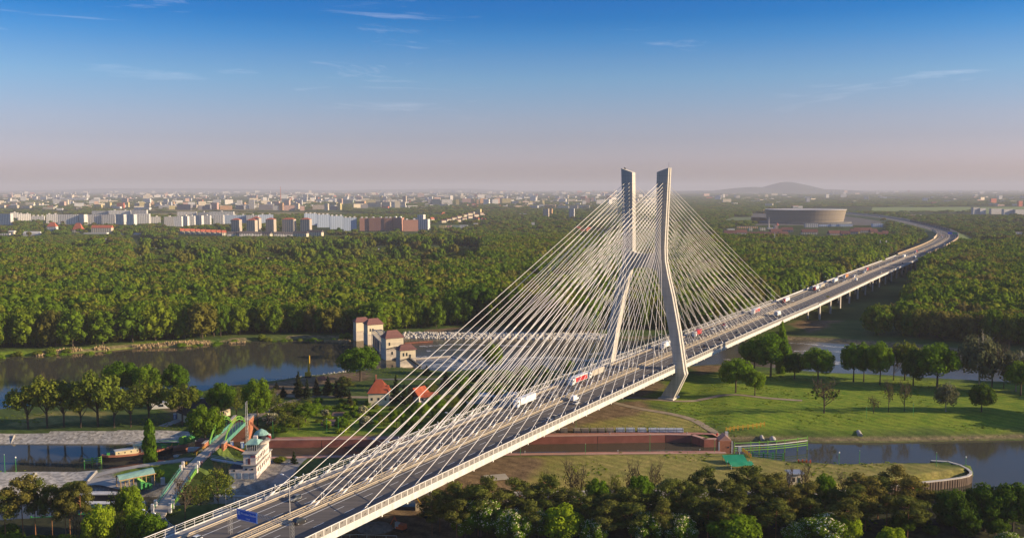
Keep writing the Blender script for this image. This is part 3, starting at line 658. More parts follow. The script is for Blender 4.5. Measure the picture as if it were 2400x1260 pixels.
def cross(z0, z1, t0, t1, hs, nm, arch=0):
    b = MB(); rings = []
    for i in range(9):
        u = i / 8; t = TC + (t0 * (1 - u) + t1 * u); k = abs(2 * u - 1) ** 3 * arch
        rings.append([(*st(-hs, t), z0 - k), (*st(hs, t), z0 - k), (*st(hs, t), z1 + k * 1.2), (*st(-hs, t), z1 + k * 1.2)])
    b.loft(rings); return part(b, nm, concrete_p)
cross(69.5, 76.6, -7.3, 7.3, 1.9, 'crossbeam', 1.6)
cross(10.6, 13.6, -19.2, 19.2, 2.1, 'lower_crossbeam')
b = MB(); x, y = st(.3, TC + 12.6)
b.tube([(x, y, 121), (x, y, 124.6)], .05, 5); x, y = st(.5, TC - 12.6); b.tube([(x, y, 121), (x, y, 122.6)], .12, 5); b.box((x + .5, y, 121.2), (.8, .5, .9), HEAD)
part(b, 'roof_antenna', dark_m)

# ---- stay cables: 4 planes x 2 sides x 20
def leg_t(sign, z, f):
    zs = [66, 73, 80, 95, 119.6]; a = np.interp(z, zs, [8.6, 7.3, 7.0, 7.2, 7.6]); c = np.interp(z, zs, [14.2, 12.8, 12.4, 12.9, 14.0])
    return TC + sign * ((a + (c - a) * f) - TC)
for sg in (1, -1):
    for plane, f in (('outer', .62), ('inner', .22)):
        td = TC + sg * (17.65 if plane == 'outer' else .78)
        for side in (-1, 1):
            for i in range(20):
                s = side * (19.2 + 12.75 * i); zt = 77.6 + 1.93 * i
                A = Vector((*st(s, td), zdeck(s) + .1)); B = Vector((*st(side * 1.9, leg_t(sg, zt, f)), zt))
                d = (B - A).normalized(); L = (B - A).length; sag = L * L * 1.1e-5
                pts = [A, A + d * 2.2, A + d * 2.25, A + d * 4.2, A + d * 4.6]; rad = [.27, .27, .36, .30, .108]
                for u in (.25, .5, .75): p = A.lerp(B, u); pts.append(p - Vector((0, 0, 4 * sag * u * (1 - u)))); rad.append(.108)
                pts.append(B); rad.append(.108)
                b = MB(); b.tube(pts, rad, 6); part(b, 'stay_cable', cable_m, smooth=True)
# inspection brackets under the near edge
b = MB(); s = -250
while s < 320: x, y, z = bp(s, 19.4); b.box((x, y, z - 2.3), (.5, .5, .7), HEAD); s += 12.75
part(b, 'drain_spout', white_m)

# ---- approach viaduct and motorway beyond
vx, vy = st(660, TC)
VI = thing('approach_viaduct', 'long concrete motorway viaduct on paired piers running on behind the pylon', 'viaduct', (vx, vy, 0))
def vpart(mb, name, mats, parent=None, **k):
    mb.v = [(p[0] - vx, p[1] - vy, p[2]) for p in mb.v]
    return mb.obj(name, mats, parent if parent is not None else VI, **k)
sv = frange(S1 + .3, 1010, 30)
b = MB(); beam(b, sv, [(1.2, -.12), (1.2, -1.0), (4.5, -2.3), (16.5, -2.3), (19.6, -1.2), (19.6, -.12)]); vpart(b, 'deck_girder', concrete)
b = MB(); beam(b, sv, [(-18.3, -.12), (-18.3, -1.2), (-15.2, -2.3), (-3.4, -2.3), (-.1, -1.0), (-.1, -.12)]); vpart(b, 'deck_girder', concrete)
b = MB(); beam(b, sv, rect(19.6, 19.9, -1.3, 1.0)); vpart(b, 'parapet', fascia_m)
b = MB(); beam(b, sv, rect(-18.6, -18.3, -1.3, 1.0)); vpart(b, 'parapet', fascia_m)
b = MB(); strip(b, sv, 1.4, 19.6, 0); strip(b, sv, -18.3, -.2, 0); vpart(b, 'roadway', road)
b = MB(); strip(b, sv, 17.6, 19.6, .03); strip(b, sv, -18.3, -14.4, .03); strip(b, sv, -.9, 2.4, .03); vpart(b, 'service_walkway', grey_s)
markings(S1 + 2, 1010, vpart)
for t in (-14.1, -1.0, 2.55, 17.2): guardrail(vpart, S1 + 1, 1008, t, post=8.0)
for s in frange(S1 + 22, 990, 42):
    for t in (-14.5, -4.6, 5.9, 15.8):
        x, y = st(s, t); b = MB(); z1 = zdeck(s) - 2.2
        b.prism([(x + cos(HEAD + k) * r, y + sin(HEAD + k) * r) for k, r in ((.35, 1.35), (1.2, .95), (1.94, .95), (2.79, 1.35), (3.49, 1.35), (4.34, .95), (5.08, .95), (5.93, 1.35))], -.3, z1)
        vpart(b, 'pier', concrete)
# embankment road after the viaduct
se = frange(1010, 3690, 40)
mb_ = MB()
beam(mb_, se, [(-52, -1.0), (-23, -.25), (24, -.25), (58, -1.0)], cap=False)
mb_.v = [(p[0], p[1], -.6 if i % 4 in (0, 3) else p[2]) for i, p in enumerate(mb_.v)]
o = mb_.obj('embankment', mat('embankment_grass', (.075, .115, .022), .95, .25, .05)); o['kind'] = 'structure'
b = MB(); strip(b, se, -18.5, 19.8, 0); o = b.obj('motorway', road); o['kind'] = 'structure'
def flat_part(b, nm, m): o = b.obj(nm, m); o['kind'] = 'structure'; return o
markings(1012, 3000, flat_part)
for t, s0, s1 in ((-14.1, 1012, 1800), (-1.0, 1012, 2500), (2.55, 1012, 2500)):
    x, y = bp(s0, t)[:2]
    def gp(b, nm, m, t=t): 
        o = b.obj(nm, m); o['label'] = {-14.1: 'beige guard rail along the hard shoulder past the viaduct end', -1.0: 'beige guard rail on the inner kerb of the oncoming lanes', 2.55: 'beige guard rail on the outbound side of the motorway median'}[t]; o['category'] = 'guard rail'; o['group'] = 'guard rails of the motorway beyond the viaduct'; return o
    guardrail(gp, s0, s1, t, post=12)
# noise walls along the curve
wall_br = mat('brown_noise_wall', (.34, .25, .17), .9, .14, .2); wall_dk = mat('dark_noise_wall', (.05, .05, .06), .7, .1, .3); wall_lt = mat('beige_noise_wall', (.47, .38, .29), .9, .1, .2)
for nm, lab, t, s0, s1, h, mm_ in (('noise_wall', 'tall brown noise wall on the right of the motorway just past the viaduct', 21.6, 1035, 1640, 4.6, wall_br),
                               ('noise_wall', 'pale noise wall on the outside of the motorway bend', 21.6, 1660, 2000, 4.8, wall_lt),
                               ('noise_wall', 'dark glazed noise wall between the bend and the stadium', 21.6, 2010, 2720, 4.6, wall_dk),
                               ('noise_wall', 'long beige noise wall running towards the stadium', 21.6, 2730, 3640, 5.2, wall_lt),
                               ('noise_wall', 'brown noise wall on the left of the oncoming lanes', -20.2, 1040, 1560, 2.2, wall_br),
                               ('noise_wall', 'pale noise wall on the inside of the motorway bend', -20.2, 1570, 1990, 5.0, wall_lt)):
    x, y = bp(s0, t)[:2]; T = thing(nm, lab, 'noise wall', (x, y, 0), group='noise walls beside the motorway')
    sx = frange(s0, s1, 42)
    for a, c in zip(sx, sx[1:]):
        b = MB(); beam(b, [a + .4, (a + c) / 2, c - .4], rect(t - .15, t + .15, -.6, h)); b.v = [(p[0] - x, p[1] - y, p[2]) for p in b.v]; b.obj('wall_panel', mm_, T)
    b = MB()
    for a in sx: q = bp(a, t); b.box((q[0], q[1], q[2] - .8), (.6, .8, h + 1.1), heading(a))
    b.v = [(p[0] - x, p[1] - y, p[2]) for p in b.v]; b.obj('wall_post', concrete, T)

# ---- street lamps and the small lights beside the cable anchors
lamp_m = mat('lamp_grey', (.50, .47, .43), .5, .05, .5, metal=.2); lens_m = mat('lamp_lens', (.75, .77, .78), .3, .03, 1)
def lamp_proto(h, arms, nm, label):
    T = thing(nm, label, 'street lamp')
    b = MB(); b.tube([(0, 0, 0), (0, 0, h * .5), (0, 0, h)], [.16, .12, .08], 6); b.obj('pole', lamp_m, T)
    for sx in arms:
        b = MB(); b.tube([(0, 0, h - .15), (sx * 1.2, 0, h + .35), (sx * 2.3, 0, h + .55)], .06, 5); A = b.obj('arm', lamp_m, T)
        b = MB(); b.box((sx * 2.75, 0, h + .46), (1.1, .42, .2), 0, 0, .8); b.obj('lamp_head', lens_m, A)
    return T
LP = lamp_proto(12.0, (-1, 1), 'street_lamp', '')
ls = [-269, -226, -184, -142, -100, -58, -16, 30, 80] + [120 + 48 * i for i in range(19)]
first = True
for i, s in enumerate(ls):
    o = LP if first else copy_tree(LP); first = False
    o.location = bp(s, .65); o.rotation_euler.z = HEAD - pi / 2
    o['label'] = 'double-armed street lamp on the bridge median, %s counting from the near end' % ORD[i]; o['group'] = 'street lamps on the median'
SL = lamp_proto(9.0, (1,), 'street_lamp', '')
SL.location = (*at(530, 1205)[:2], 0); SL.rotation_euler.z = .2; SL['label'] = 'single-armed street lamp just outside the far railing near the white lock tower'
o = copy_tree(LP); o.location = (*at(352, 1290), 0); o['label'] = 'double-armed street lamp left of the bridge in the bottom left corner'; o.rotation_euler.z = -.6
if 'group' in o: del o['group']
mk = MB(); mk.tube([(0, 0, 0), (0, 0, 2.9)], .09, 5); mk2 = MB(); mk2.ico((0, 0, 3.1), (.22, .22, .26), 0, 1)
ml0 = thing('anchor_light', '', 'light post'); mk.obj('post', lamp_m, ml0); mk2.obj('lamp_globe', lens_m, ml0)
first = True
for row, t, desc in ((0, 19.0, 'along the near noise screen'), (1, 1.05, 'on the outbound side of the median'), (2, .15, 'on the oncoming side of the median'), (3, -17.9, 'along the far railing')):
    k = 0
    for side in (-1, 1):
        for i in (range(19, -1, -1) if side < 0 else range(20)):
            s = side * (19.2 + 12.75 * i) + (5.4 if row in (0, 3) else 6.6)
            o = ml0 if first else copy_tree(ml0); first = False
            o.location = bp(s, t); o['label'] = 'slim light post %s, %s from the near end' % (desc, ORD[k]); o['group'] = 'slim light posts beside the cable anchors'; k += 1

# ---- gantry sign over the near carriageway
sign_b = mat('sign_blue', (.0, .105, .55), .5, .04, .5); sign_w = mat('sign_white', (.85, .85, .85), .5, .02, 1); latt = mat('lattice_steel', (.42, .40, .37), .5, .1, .6, metal=.3)
gs = -286.5
x0, y0, z0 = bp(gs, 7.5)
GA = thing('sign_gantry', 'blue motorway direction sign on a lattice gantry above the nearest lanes', 'road sign', (x0, y0, z0), HEAD - pi / 2)
def lattice(mb, a, c, wd, n):
    a, c = Vector(a), Vector(c); d = (c - a).normalized(); u = d.cross(Vector((0, 1, 0))).normalized() if abs(d.y) < .9 else Vector((1, 0, 0)); v = d.cross(u)
    cs = [(u * i + v * j) * wd / 2 for i, j in ((-1, -1), (1, -1), (1, 1), (-1, 1))]
    for q in cs: mb.bar(a + q, c + q, .09)
    for k in range(n):
        p, q = a.lerp(c, k / n), a.lerp(c, (k + 1) / n)
        for e in range(4): mb.bar(p + cs[e], q + cs[(e + 1) % 4], .05)
lx, rx = -12.6, 10.6
for x in (lx, rx): b = MB(); lattice(b, (x, 0, 0), (x, 0, 7.4), .8, 8); b.obj('gantry_post', latt, GA)
b = MB(); lattice(b, (lx, 0, 7.0), (rx, 0, 7.0), .8, 22); b.obj('gantry_beam', latt, GA)
b = MB(); b.box((-5.2, -.75, 5.1), (7.6, .12, 3.0)); SB = b.obj('sign_board', sign_b, GA)
b = MB(); b.box((-5.2, -.825, 5.15), (7.4, .012, .09)); b.box((-5.2, -.825, 7.86), (7.4, .012, .09)); b.box((-8.86, -.825, 5.15), (.09, .012, 2.8)); b.box((-1.54, -.825, 5.15), (.09, .012, 2.8)); b.obj('sign_border', sign_w, SB)
# interchange symbol and lettering
b = MB(); 
for sx in (-1, 1): b.tube([(-8.15 + sx * .42, -.83, 6.5), (-8.15 + sx * .12, -.83, 6.9), (-8.15 + sx * .12, -.83, 7.2), (-8.15 + sx * .42, -.83, 7.6)], .08, 4)
b.bar((-8.15, -.83, 6.45), (-8.15, -.83, 7.65), .1); b.obj('interchange_symbol', sign_w, SB)
def text(s, size, loc, parent, m, nm='lettering', rot=(pi / 2, 0, 0), ext=.01):
    cu = bpy.data.curves.new('lettering', 'FONT'); cu.body = s; cu.size = size; cu.extrude = ext; cu.align_x = 'LEFT'; cu.resolution_u = 2
    tmp = bpy.data.objects.new('tmp', cu); COL.objects.link(tmp); bpy.context.view_layer.update()
    me = bpy.data.meshes.new_from_object(tmp.evaluated_get(bpy.context.evaluated_depsgraph_get())); bpy.data.objects.remove(tmp); bpy.data.curves.remove(cu)
    me.name = 'lettering'; me.materials.clear(); me.materials.append(m)
    o = bpy.data.objects.new(nm, me); COL.objects.link(o); o.parent = parent; o.location = loc; o.rotation_euler = rot; return o
text('Wrocław Stadion', .84, (-7.55, -.82, 6.75), SB, sign_w, ext=.02); text('1 km', .78, (-5.6, -.82, 5.55), SB, sign_w)
# blue gantry sign far along the curve and the small yellow sign on the viaduct
q = bp(1690, 9.5); G2 = thing('sign_gantry', 'distant blue and green overhead sign in the motorway bend', 'road sign', q, heading(1690) - pi / 2)
b = MB(); 
for x in (-11, 10.5): b.box((x, 0, 0), (.6, .6, 8.2))
b.box((0, 0, 7.6), (22, .6, .7)); b.obj('gantry_frame', latt, G2)
b = MB(); b.box((-4.5, -.5, 6), (8.5, .2, 4.6)); b.obj('sign_board', sign_b, G2)
b = MB(); b.box((4.6, -.5, 6), (8.5, .2, 4.6)); b.obj('sign_board', mat('sign_green', (.0, .22, .12), .5, .04, .5), G2, label='green sign board')
q = bp(376, 17.4); T = thing('warning_sign', 'small yellow sign on the near parapet of the viaduct', 'road sign', q, HEAD - pi / 2)
b = MB(); b.box((0, 0, 0), (.12, .12, 3)); b.obj('post', latt, T); b = MB(); b.box((0, -.1, 1.9), (2.6, .06, 1.3)); b.obj('sign_board', mat('sign_yellow', (.65, .42, .03), .5, .04, .5), T)
# ================================================================== TREES: prototypes (unit height and unit width)
G1, G2_, G3, G4 = (.026, .062, .010), (.052, .100, .012), (.095, .135, .016), (.105, .080, .024)
L_FOREST = leaf_mat('leaves_mixed_wood', [(0, (.052, .100, .010)), (.24, (.086, .148, .011)), (.42, (.124, .190, .013)), (.56, (.172, .215, .016)), (.68, (.170, .168, .024)), (.80, (.150, .122, .034)), (.9, (.100, .146, .016)), (1, (.056, .106, .012))], .4)
L_GREEN = leaf_mat('leaves_green', [(0, (.085, .165, .010)), (.5, (.130, .220, .012)), (1, (.185, .250, .016))], .42)
L_LIME = leaf_mat('leaves_lime', [(0, (.21, .29, .012)), (1, (.25, .31, .018))])
L_YELL = leaf_mat('leaves_young_olive', [(0, (.120, .170, .018)), (.5, (.160, .180, .022)), (1, (.110, .160, .020))])
L_DARK = leaf_mat('leaves_dark', [(0, (.050, .100, .010)), (1, (.080, .130, .012))], .3)
L_PALE = leaf_mat('leaves_pale_willow', [(0, (.125, .135, .060)), (1, (.155, .155, .075))])
L_PINE = leaf_mat('pine_needles', [(0, (.125, .130, .026)), (.5, (.095, .115, .022)), (1, (.170, .135, .032))], .3)
L_SPRUCE = leaf_mat('spruce_needles', [(0, (.016, .030, .012)), (.6, (.024, .036, .014)), (1, (.060, .042, .016))], .1)
L_BLOOM = leaf_mat('blossom', [(0, (.74, .66, .40)), (1, (.80, .73, .50))], .3)
L_BROWN = leaf_mat('budding_brown', [(0, (.085, .062, .030)), (1, (.105, .085, .034))])
BARK = mat('bark', (.085, .062, .042), .95, .25, 3); BARK_P = mat('pine_bark', (.27, .125, .055), .9, .2, 4); BARK_L = mat('pale_bark', (.33, .29, .23), .9, .2, 4)

def crown(name, lobes, nleaf, lsize, mats, seed, flowers=0, fsize=.03, core=.80, jitn=.75, flat=1.0):
    R = np.random.RandomState(seed); V = []; F = []; MI = []; nv = 0
    iv, jf = ICO[2] if nleaf > 1500 else ICO[1]
    jf = np.array(jf)
    for c, r in lobes:                                        # inner mass
        k = core * (1 + (R.rand(len(iv), 1) - .5) * .35)
        V.append(iv * k * np.array(r) + np.array(c)); F.append(jf + nv); MI.append(np.zeros(len(jf), int)); nv += len(iv)
    tri = np.concatenate(F); Vt = np.concatenate(V); faces = [tuple(f) for f in tri.tolist()]; mi = [0] * len(faces); verts = [Vt]
    def cards(n, size, mid, top=False):
        nonlocal nv
        vol = np.array([r[0] * r[1] + r[1] * r[2] for _, r in lobes]); pick = R.choice(len(lobes), n, p=vol / vol.sum())
        C = np.array([l[0] for l in lobes])[pick]; Rr = np.array([l[1] for l in lobes])[pick]
        d = R.normal(size=(n, 3)); d /= np.linalg.norm(d, axis=1)[:, None]
        if top: d[:, 2] = np.abs(d[:, 2]) * 1.2; d /= np.linalg.norm(d, axis=1)[:, None]
        P = C + d * Rr * (.86 + .26 * R.rand(n, 1))
        N = d + R.normal(size=(n, 3)) * jitn * .6; N /= np.linalg.norm(N, axis=1)[:, None]
        A = np.cross(N, R.normal(size=(n, 3))); A /= np.linalg.norm(A, axis=1)[:, None]; B = np.cross(N, A)
        s = size * (.6 + .8 * R.rand(n, 1))
        q = np.stack([P - A * s - B * s * .7, P + A * s - B * s * .7 * R.rand(n, 1), P + A * s * .8 + B * s, P - A * s * .6 + B * s * .8], 1)
        q[:, :, 2] = P[:, None, 2] + (q[:, :, 2] - P[:, None, 2]) * flat
        verts.append(q.reshape(-1, 3)); base = nv
        faces.extend([(base + 4 * i, base + 4 * i + 1, base + 4 * i + 2, base + 4 * i + 3) for i in range(n)]); mi.extend([mid] * n); nv += 4 * n
    cards(nleaf, lsize, 0)
    if flowers: cards(flowers, fsize, 1, True)
    me = bpy.data.meshes.new(name); me.from_pydata(np.concatenate(verts).tolist(), [], faces)
    for m in mats: me.materials.append(m)
    me.polygons.foreach_set('material_index', mi); sm = np.zeros(len(faces), bool); sm[:len(tri)] = True; me.polygons.foreach_set('use_smooth', sm); me.update(); return me
def lobes_round(seed, n=14, zc=.62, rx=.5, rz=.38, rmin=.15, rmax=.24, zlow=.28):
    R = np.random.RandomState(seed); out = [((0, 0, zc), (rx * .62, rx * .62, rz * .7))]
    for i in range(n):
        a = i * 2.39996 + R.rand() * .7; u = (i + .5) / n; ph = math.acos(1 - 1.75 * u); r = rmin + (rmax - rmin) * R.rand()
        k = .72 + .22 * R.rand()
        x = (rx - r * .75) * sin(ph) * cos(a) * k * 1.25; y = (rx - r * .75) * sin(ph) * sin(a) * k * 1.25; z = zc + (rz - r * .6) * cos(ph)
        out.append(((x, y, max(z, zlow)), (r, r, r * (.75 + .25 * R.rand()))))
    return out
def lobes_tall(seed, n=11, w=.5, z0=.2, z1=.95, r=.2):
    R = np.random.RandomState(seed); out = []
    for i in range(n):
        u = i / (n - 1); z = z0 + (z1 - z0) * u; k = w * (1 - .55 * u ** 2) * (.6 + .4 * min(1, u * 4)); a = i * 2.4
        out.append(((cos(a) * k * .45, sin(a) * k * .45, z), (r * (1.1 - .4 * u), r * (1.1 - .4 * u), r * .62)))
    return out
def trunk(name, m, h=.55, r=.03, limbs=5, seed=1, lh=.35, spread=.3, top=.7, kids=0):
    R = np.random.RandomState(seed); b = MB()
    b.tube([(0, 0, -.01), (.004, 0, h * .3), (.012 * R.randn(), .012 * R.randn(), h)], [r * 1.25, r, r * .62], 6)
    for i in range(limbs):
        a = i * 2 * pi / max(1, limbs) + R.rand() * .8; z = lh + (h - lh) * (i / max(1, limbs)) ; e = (cos(a) * spread * (.7 + .5 * R.rand()), sin(a) * spread * (.7 + .5 * R.rand()), min(.97, z + (top - lh) * (.7 + .5 * R.rand())))
        md = (e[0] * .55, e[1] * .55, z + (e[2] - z) * .42)
        b.tube([(0, 0, z), md, e], [r * .55, r * .38, r * .14], 4, cap=False)
        for j in range(kids):
            p = Vector((0, 0, z)).lerp(Vector(e), .45 + .5 * R.rand()); q = p + Vector((R.randn() * .09, R.randn() * .09, .06 + .12 * R.rand()))
            b.tube([p, q], [r * .22, r * .07], 3, cap=False)
            for _ in range(2):
                w_ = q + Vector((R.randn() * .05, R.randn() * .05, .03 + .06 * R.rand())); b.tube([q, w_], [r * .09, r * .05], 3, cap=False)
    return b.mesh(name, [m])
PROTO = {}
def proto(kind, crowns, trunks): PROTO[kind] = (crowns, trunks)
# woodland trees, light meshes
FOR = [crown('crown', lobes_round(40 + i, 16, .50, .5, .48, .15, .25, .08), 1300, .029, [L_FOREST], 60 + i, core=.74) for i in range(5)]
FOR += [crown('crown', lobes_round(70 + i, 18, .48, .5, .50, .13, .22, .06), 1300, .028, [L_FOREST], 80 + i, core=.74) for i in range(3)]
TRF = [trunk('trunk', BARK, .6, .022, 4, 3)]
proto('wood', FOR, TRF)
near = dict(nleaf=5200, lsize=.021, core=.62)
proto('broad', [crown('crown', lobes_round(110 + i, 16, .63, .5, .36, .13, .22, .30), mats=[L_GREEN], seed=120 + i, **near) for i in range(3)], [trunk('trunk', BARK, .6, .026, 6, 9 + i) for i in range(2)])
proto('dark', [crown('crown', lobes_round(130 + i, 16, .58, .5, .41, .14, .23, .2), mats=[L_DARK], seed=140 + i, **near) for i in range(2)], [trunk('trunk', BARK, .55, .028, 5, 5)])
proto('lime', [crown('crown', lobes_round(150 + i, 14, .56, .5, .43, .16, .25, .16), mats=[L_LIME], seed=160 + i, **near) for i in range(2)], [trunk('trunk', BARK, .5, .025, 4, 6)])
proto('umbrella', [crown('crown', lobes_round(170 + i, 15, .70, .5, .27, .10, .17, .42), nleaf=1900, lsize=.024, mats=[L_YELL], seed=180 + i, core=.55) for i in range(3)], [trunk('trunk', BARK, .45, .030, 7, 21 + i, .26, .36, .78, 3) for i in range(2)])
proto('young', [crown('crown', lobes_round(190 + i, 13, .60, .46, .38, .09, .16, .25), nleaf=1000, lsize=.020, mats=[L_YELL], seed=200 + i, core=.25) for i in range(2)], [trunk('trunk', BARK, .8, .018, 8, 31 + i, .2, .34, .65, 5) for i in range(2)])
proto('chestnut', [crown('crown', lobes_round(210 + i, 18, .55, .5, .44, .14, .21, .14), nleaf=5200, lsize=.021, mats=[L_GREEN, L_BLOOM], seed=220 + i, flowers=1300, fsize=.016) for i in range(3)], [trunk('trunk', BARK, .5, .028, 4, 7)])
proto('bloom', [crown('crown', lobes_round(230 + i, 10, .52, .46, .44, .13, .22, .12), nleaf=900, lsize=.032, mats=[L_PALE, L_BLOOM], seed=240 + i, flowers=700, fsize=.022) for i in range(2)], [trunk('trunk', BARK, .5, .03, 4, 8)])
proto('pale', [crown('crown', lobes_round(250 + i, 16, .58, .5, .40, .12, .20, .2), nleaf=2300, lsize=.022, mats=[L_PALE], seed=260 + i, core=.5) for i in range(2)], [trunk('trunk', BARK_L, .75, .028, 7, 41, .25, .3, .6, 3)])
proto('poplar', [crown('crown', lobes_tall(270 + i, 12, .42, .12, .95, .30), nleaf=1600, lsize=.05, mats=[L_GREEN], seed=280 + i) for i in range(2)], [trunk('trunk', BARK, .6, .045, 0, 3)])
def pine_lobes(seed):
    R = np.random.RandomState(seed); out = []
    for i in range(13):
        z = .52 + .44 * (i / 12); k = (.42 if i < 9 else .22) * (.6 + .5 * R.rand()); a = i * 2.4 + R.rand(); r = .12 + .08 * R.rand()
        out.append(((cos(a) * k, sin(a) * k, z), (r * 1.35, r * 1.35, r * .42)))
    return out
proto('pine', [crown('crown', pine_lobes(290 + i), nleaf=2600, lsize=.021, mats=[L_PINE], seed=300 + i, core=.62, flat=.6) for i in range(4)], [trunk('trunk', BARK_P, .93, .016, 9, 51 + i, .5, .3, .62, 0) for i in range(3)])
def spruce_lobes(seed):
    R = np.random.RandomState(seed); out = []
    for i in range(16):
        u = i / 15; z = .12 + .84 * u; k = .30 * (1 - u) + .02; a = i * 2.4; r = .20 * (1 - u) + .035
        out.append(((cos(a) * k * .7, sin(a) * k * .7, z), (r * 1.3, r * 1.3, .06)))
    return out
proto('spruce', [crown('crown', spruce_lobes(310 + i), nleaf=1300, lsize=.03, mats=[L_SPRUCE], seed=320 + i, core=.8, flat=.9) for i in range(3)], [trunk('trunk', BARK, .9, .02, 0, 3)])
proto('bare', [crown('crown', lobes_round(330 + i, 12, .66, .45, .30, .05, .09, .35), nleaf=260, lsize=.022, mats=[L_BROWN], seed=340 + i, core=.05) for i in range(2)], [trunk('trunk', BARK, .75, .026, 10, 61 + i, .22, .38, .62, 9) for i in range(3)])
proto('bush', [crown('crown', [((0, 0, .42), (.36, .36, .40)), ((.24, .1, .34), (.26, .26, .33)), ((-.22, .14, .36), (.27, .26, .34)), ((.02, -.25, .32), (.28, .25, .30))], nleaf=700, lsize=.05, mats=[mt], seed=350 + i) for i, mt in enumerate((L_GREEN, L_YELL, L_DARK, L_LIME))], [trunk('stem', BARK, .3, .03, 2, 3)])
NAMES = dict(wood='deciduous_tree', broad='deciduous_tree', dark='deciduous_tree', lime='deciduous_tree', umbrella='spreading_tree', young='young_tree', chestnut='chestnut_tree', bloom='blossoming_tree', pale='willow_tree', poplar='poplar_tree',
             pine='pine_tree', spruce='spruce_tree', bare='bare_tree', bush='bush')
def tree(kind, x, y, h, w, label, group=None, z=None, var=None, cat=None):
    cr, tr = PROTO[kind]; i = rnd.randrange(len(cr)) if var is None else var % len(cr)
    T = thing(NAMES[kind], label, cat or ('bush' if kind == 'bush' else 'tree'), (x, y, (HX(x, y) if z is None else z) - .1), rnd.random() * 6.28, group, (w, w, h))
    child('crown', cr[i], T); child('stem' if kind == 'bush' else 'trunk', tr[rnd.randrange(len(tr))], T); return T
def tpx(kind, bx_, by_, ty, wpx, label, group=None, z=None, var=None):
    """tree from its base, top and width as seen in the photograph"""
    x, y = at(bx_, by_, 0.0 if z is None else z); sc = hypot(x, y) / FPX
    return tree(kind, x, y, (by_ - ty) * sc * 1.05, wpx * sc, label, group, z, var)
def ttop(kind, px, py, h, wpx, label, group=None, var=None):
    """tree whose foot is hidden: from its top and its height in metres"""
    x, y = at(px, py, h); sc = hypot(x, y) / FPX
    return tree(kind, x, y, h, wpx * sc, label, group, None, var)

# ------------------------------------------------------------------ woods
def corridor(x, y, wd=30):
    s = BS0 + np.sin(BYAW) * x + np.cos(BYAW) * y; t = BT0 + np.cos(BYAW) * x - np.sin(BYAW) * y
    q = t - np.interp(s, CURVE_S, CURVE_T) - TC
    return (q > -np.where(s > 1000, wd + 12, wd)) & (q < np.interp(s, [200, 330, 600, 900, 1060, 1100], [wd, 88, 62, 36, 44, wd + 14]))
GARD = [poly([(300, 668), (420, 660), (700, 656), (1000, 654), (1130, 640), (1130, 588), (700, 584), (640, 586), (520, 575), (380, 570), (300, 585)]),
        poly([(0, 600), (190, 618), (330, 590), (300, 555), (120, 556), (0, 560)]),
        poly([(820, 547), (1000, 545), (1010, 535), (820, 530)]), poly([(420, 590), (800, 585), (800, 558), (420, 560)])]
CLEAR = [poly([(1838, 800), (1873, 803), (1968, 765), (2005, 730), (1990, 690), (1838, 770)]), poly([(2040, 498), (2275, 498), (2275, 485), (2045, 486)]), poly([(2290, 502), (2430, 500), (2430, 484), (2290, 486)]), poly([(1690, 560), (2080, 560), (2080, 520), (1990, 526), (1800, 526), (1690, 540)]),
         poly([(1760, 528), (2060, 528), (2080, 505), (1760, 500)]), poly([(930, 772), (1000, 770), (1110, 762), (1300, 765), (1300, 800), (930, 800)]), poly([(1680, 524), (1800, 524), (1800, 510), (1720, 508)]),
         poly([(420, 562), (770, 560), (770, 544), (420, 545)]), poly([(2250, 592), (2420, 600), (2420, 586), (2250, 578)])]
def scatter(y0, y1, sp, seed, keep=1.0):
    R = np.random.RandomState(seed); X = []; Y = []
    ys = np.arange(y0, y1, sp)
    for y in ys:
        hw = y * .60 + 90; xs = np.arange(-hw, hw, sp); X.append(xs + R.uniform(-.48, .48, len(xs)) * sp); Y.append(y + R.uniform(-.48, .48, len(xs)) * sp)
    X = np.concatenate(X); Y = np.concatenate(Y); k = R.rand(len(X)) < keep
    return X[k], Y[k], R
X, Y, R = scatter(590, 1760, 9.4, 5)
dr = np.minimum(sdf(X, Y, RIVER_UP), sdf(X, Y, RIVER_DN))
far_side = (Y > np.interp(X, [-700, -342, -219, -127, -64, 100, 217, 343, 700], [560, 634, 694, 702, 712, 712, 716, 640, 500])) & (dr > np.where(X > 60, 36, 13))
k = far_side & ~corridor(X, Y)
for p in GARD: k &= ~(inside(X, Y, p) & (R.rand(len(X)) < .965))
for p in CLEAR: k &= ~inside(X, Y, p)
X, Y = X[k], Y[k]
o = np.argsort(np.hypot(X, Y)); X, Y = X[o], Y[o]
DRB = np.minimum(sdf(X, Y, RIVER_UP), sdf(X, Y, RIVER_DN))
forest_w_ = np.where(R.rand(len(X)) < .22, R.uniform(18, 27, len(X)), R.uniform(11, 17, len(X)))
forest_w = forest_w_
forest_h = 15 + 13 * fbm(X, Y, 44, 80) + R.uniform(-1.5, 3, len(X)) + forest_w_ * .12
n_near = 290
for i in range(n_near):
    left = X[i] < 150
    e = DRB[i] < 13
    h = forest_h[i] * (.8 if e else 1)
    T = tree('wood', X[i], Y[i], h, forest_w[i], 'leafy tree in the front of the wood on the far river bank' if left else 'leafy tree in the front of the dark wood right of the viaduct', 'trees at the edge of the far wood' if left else 'trees at the edge of the wood right of the viaduct', z=.3)

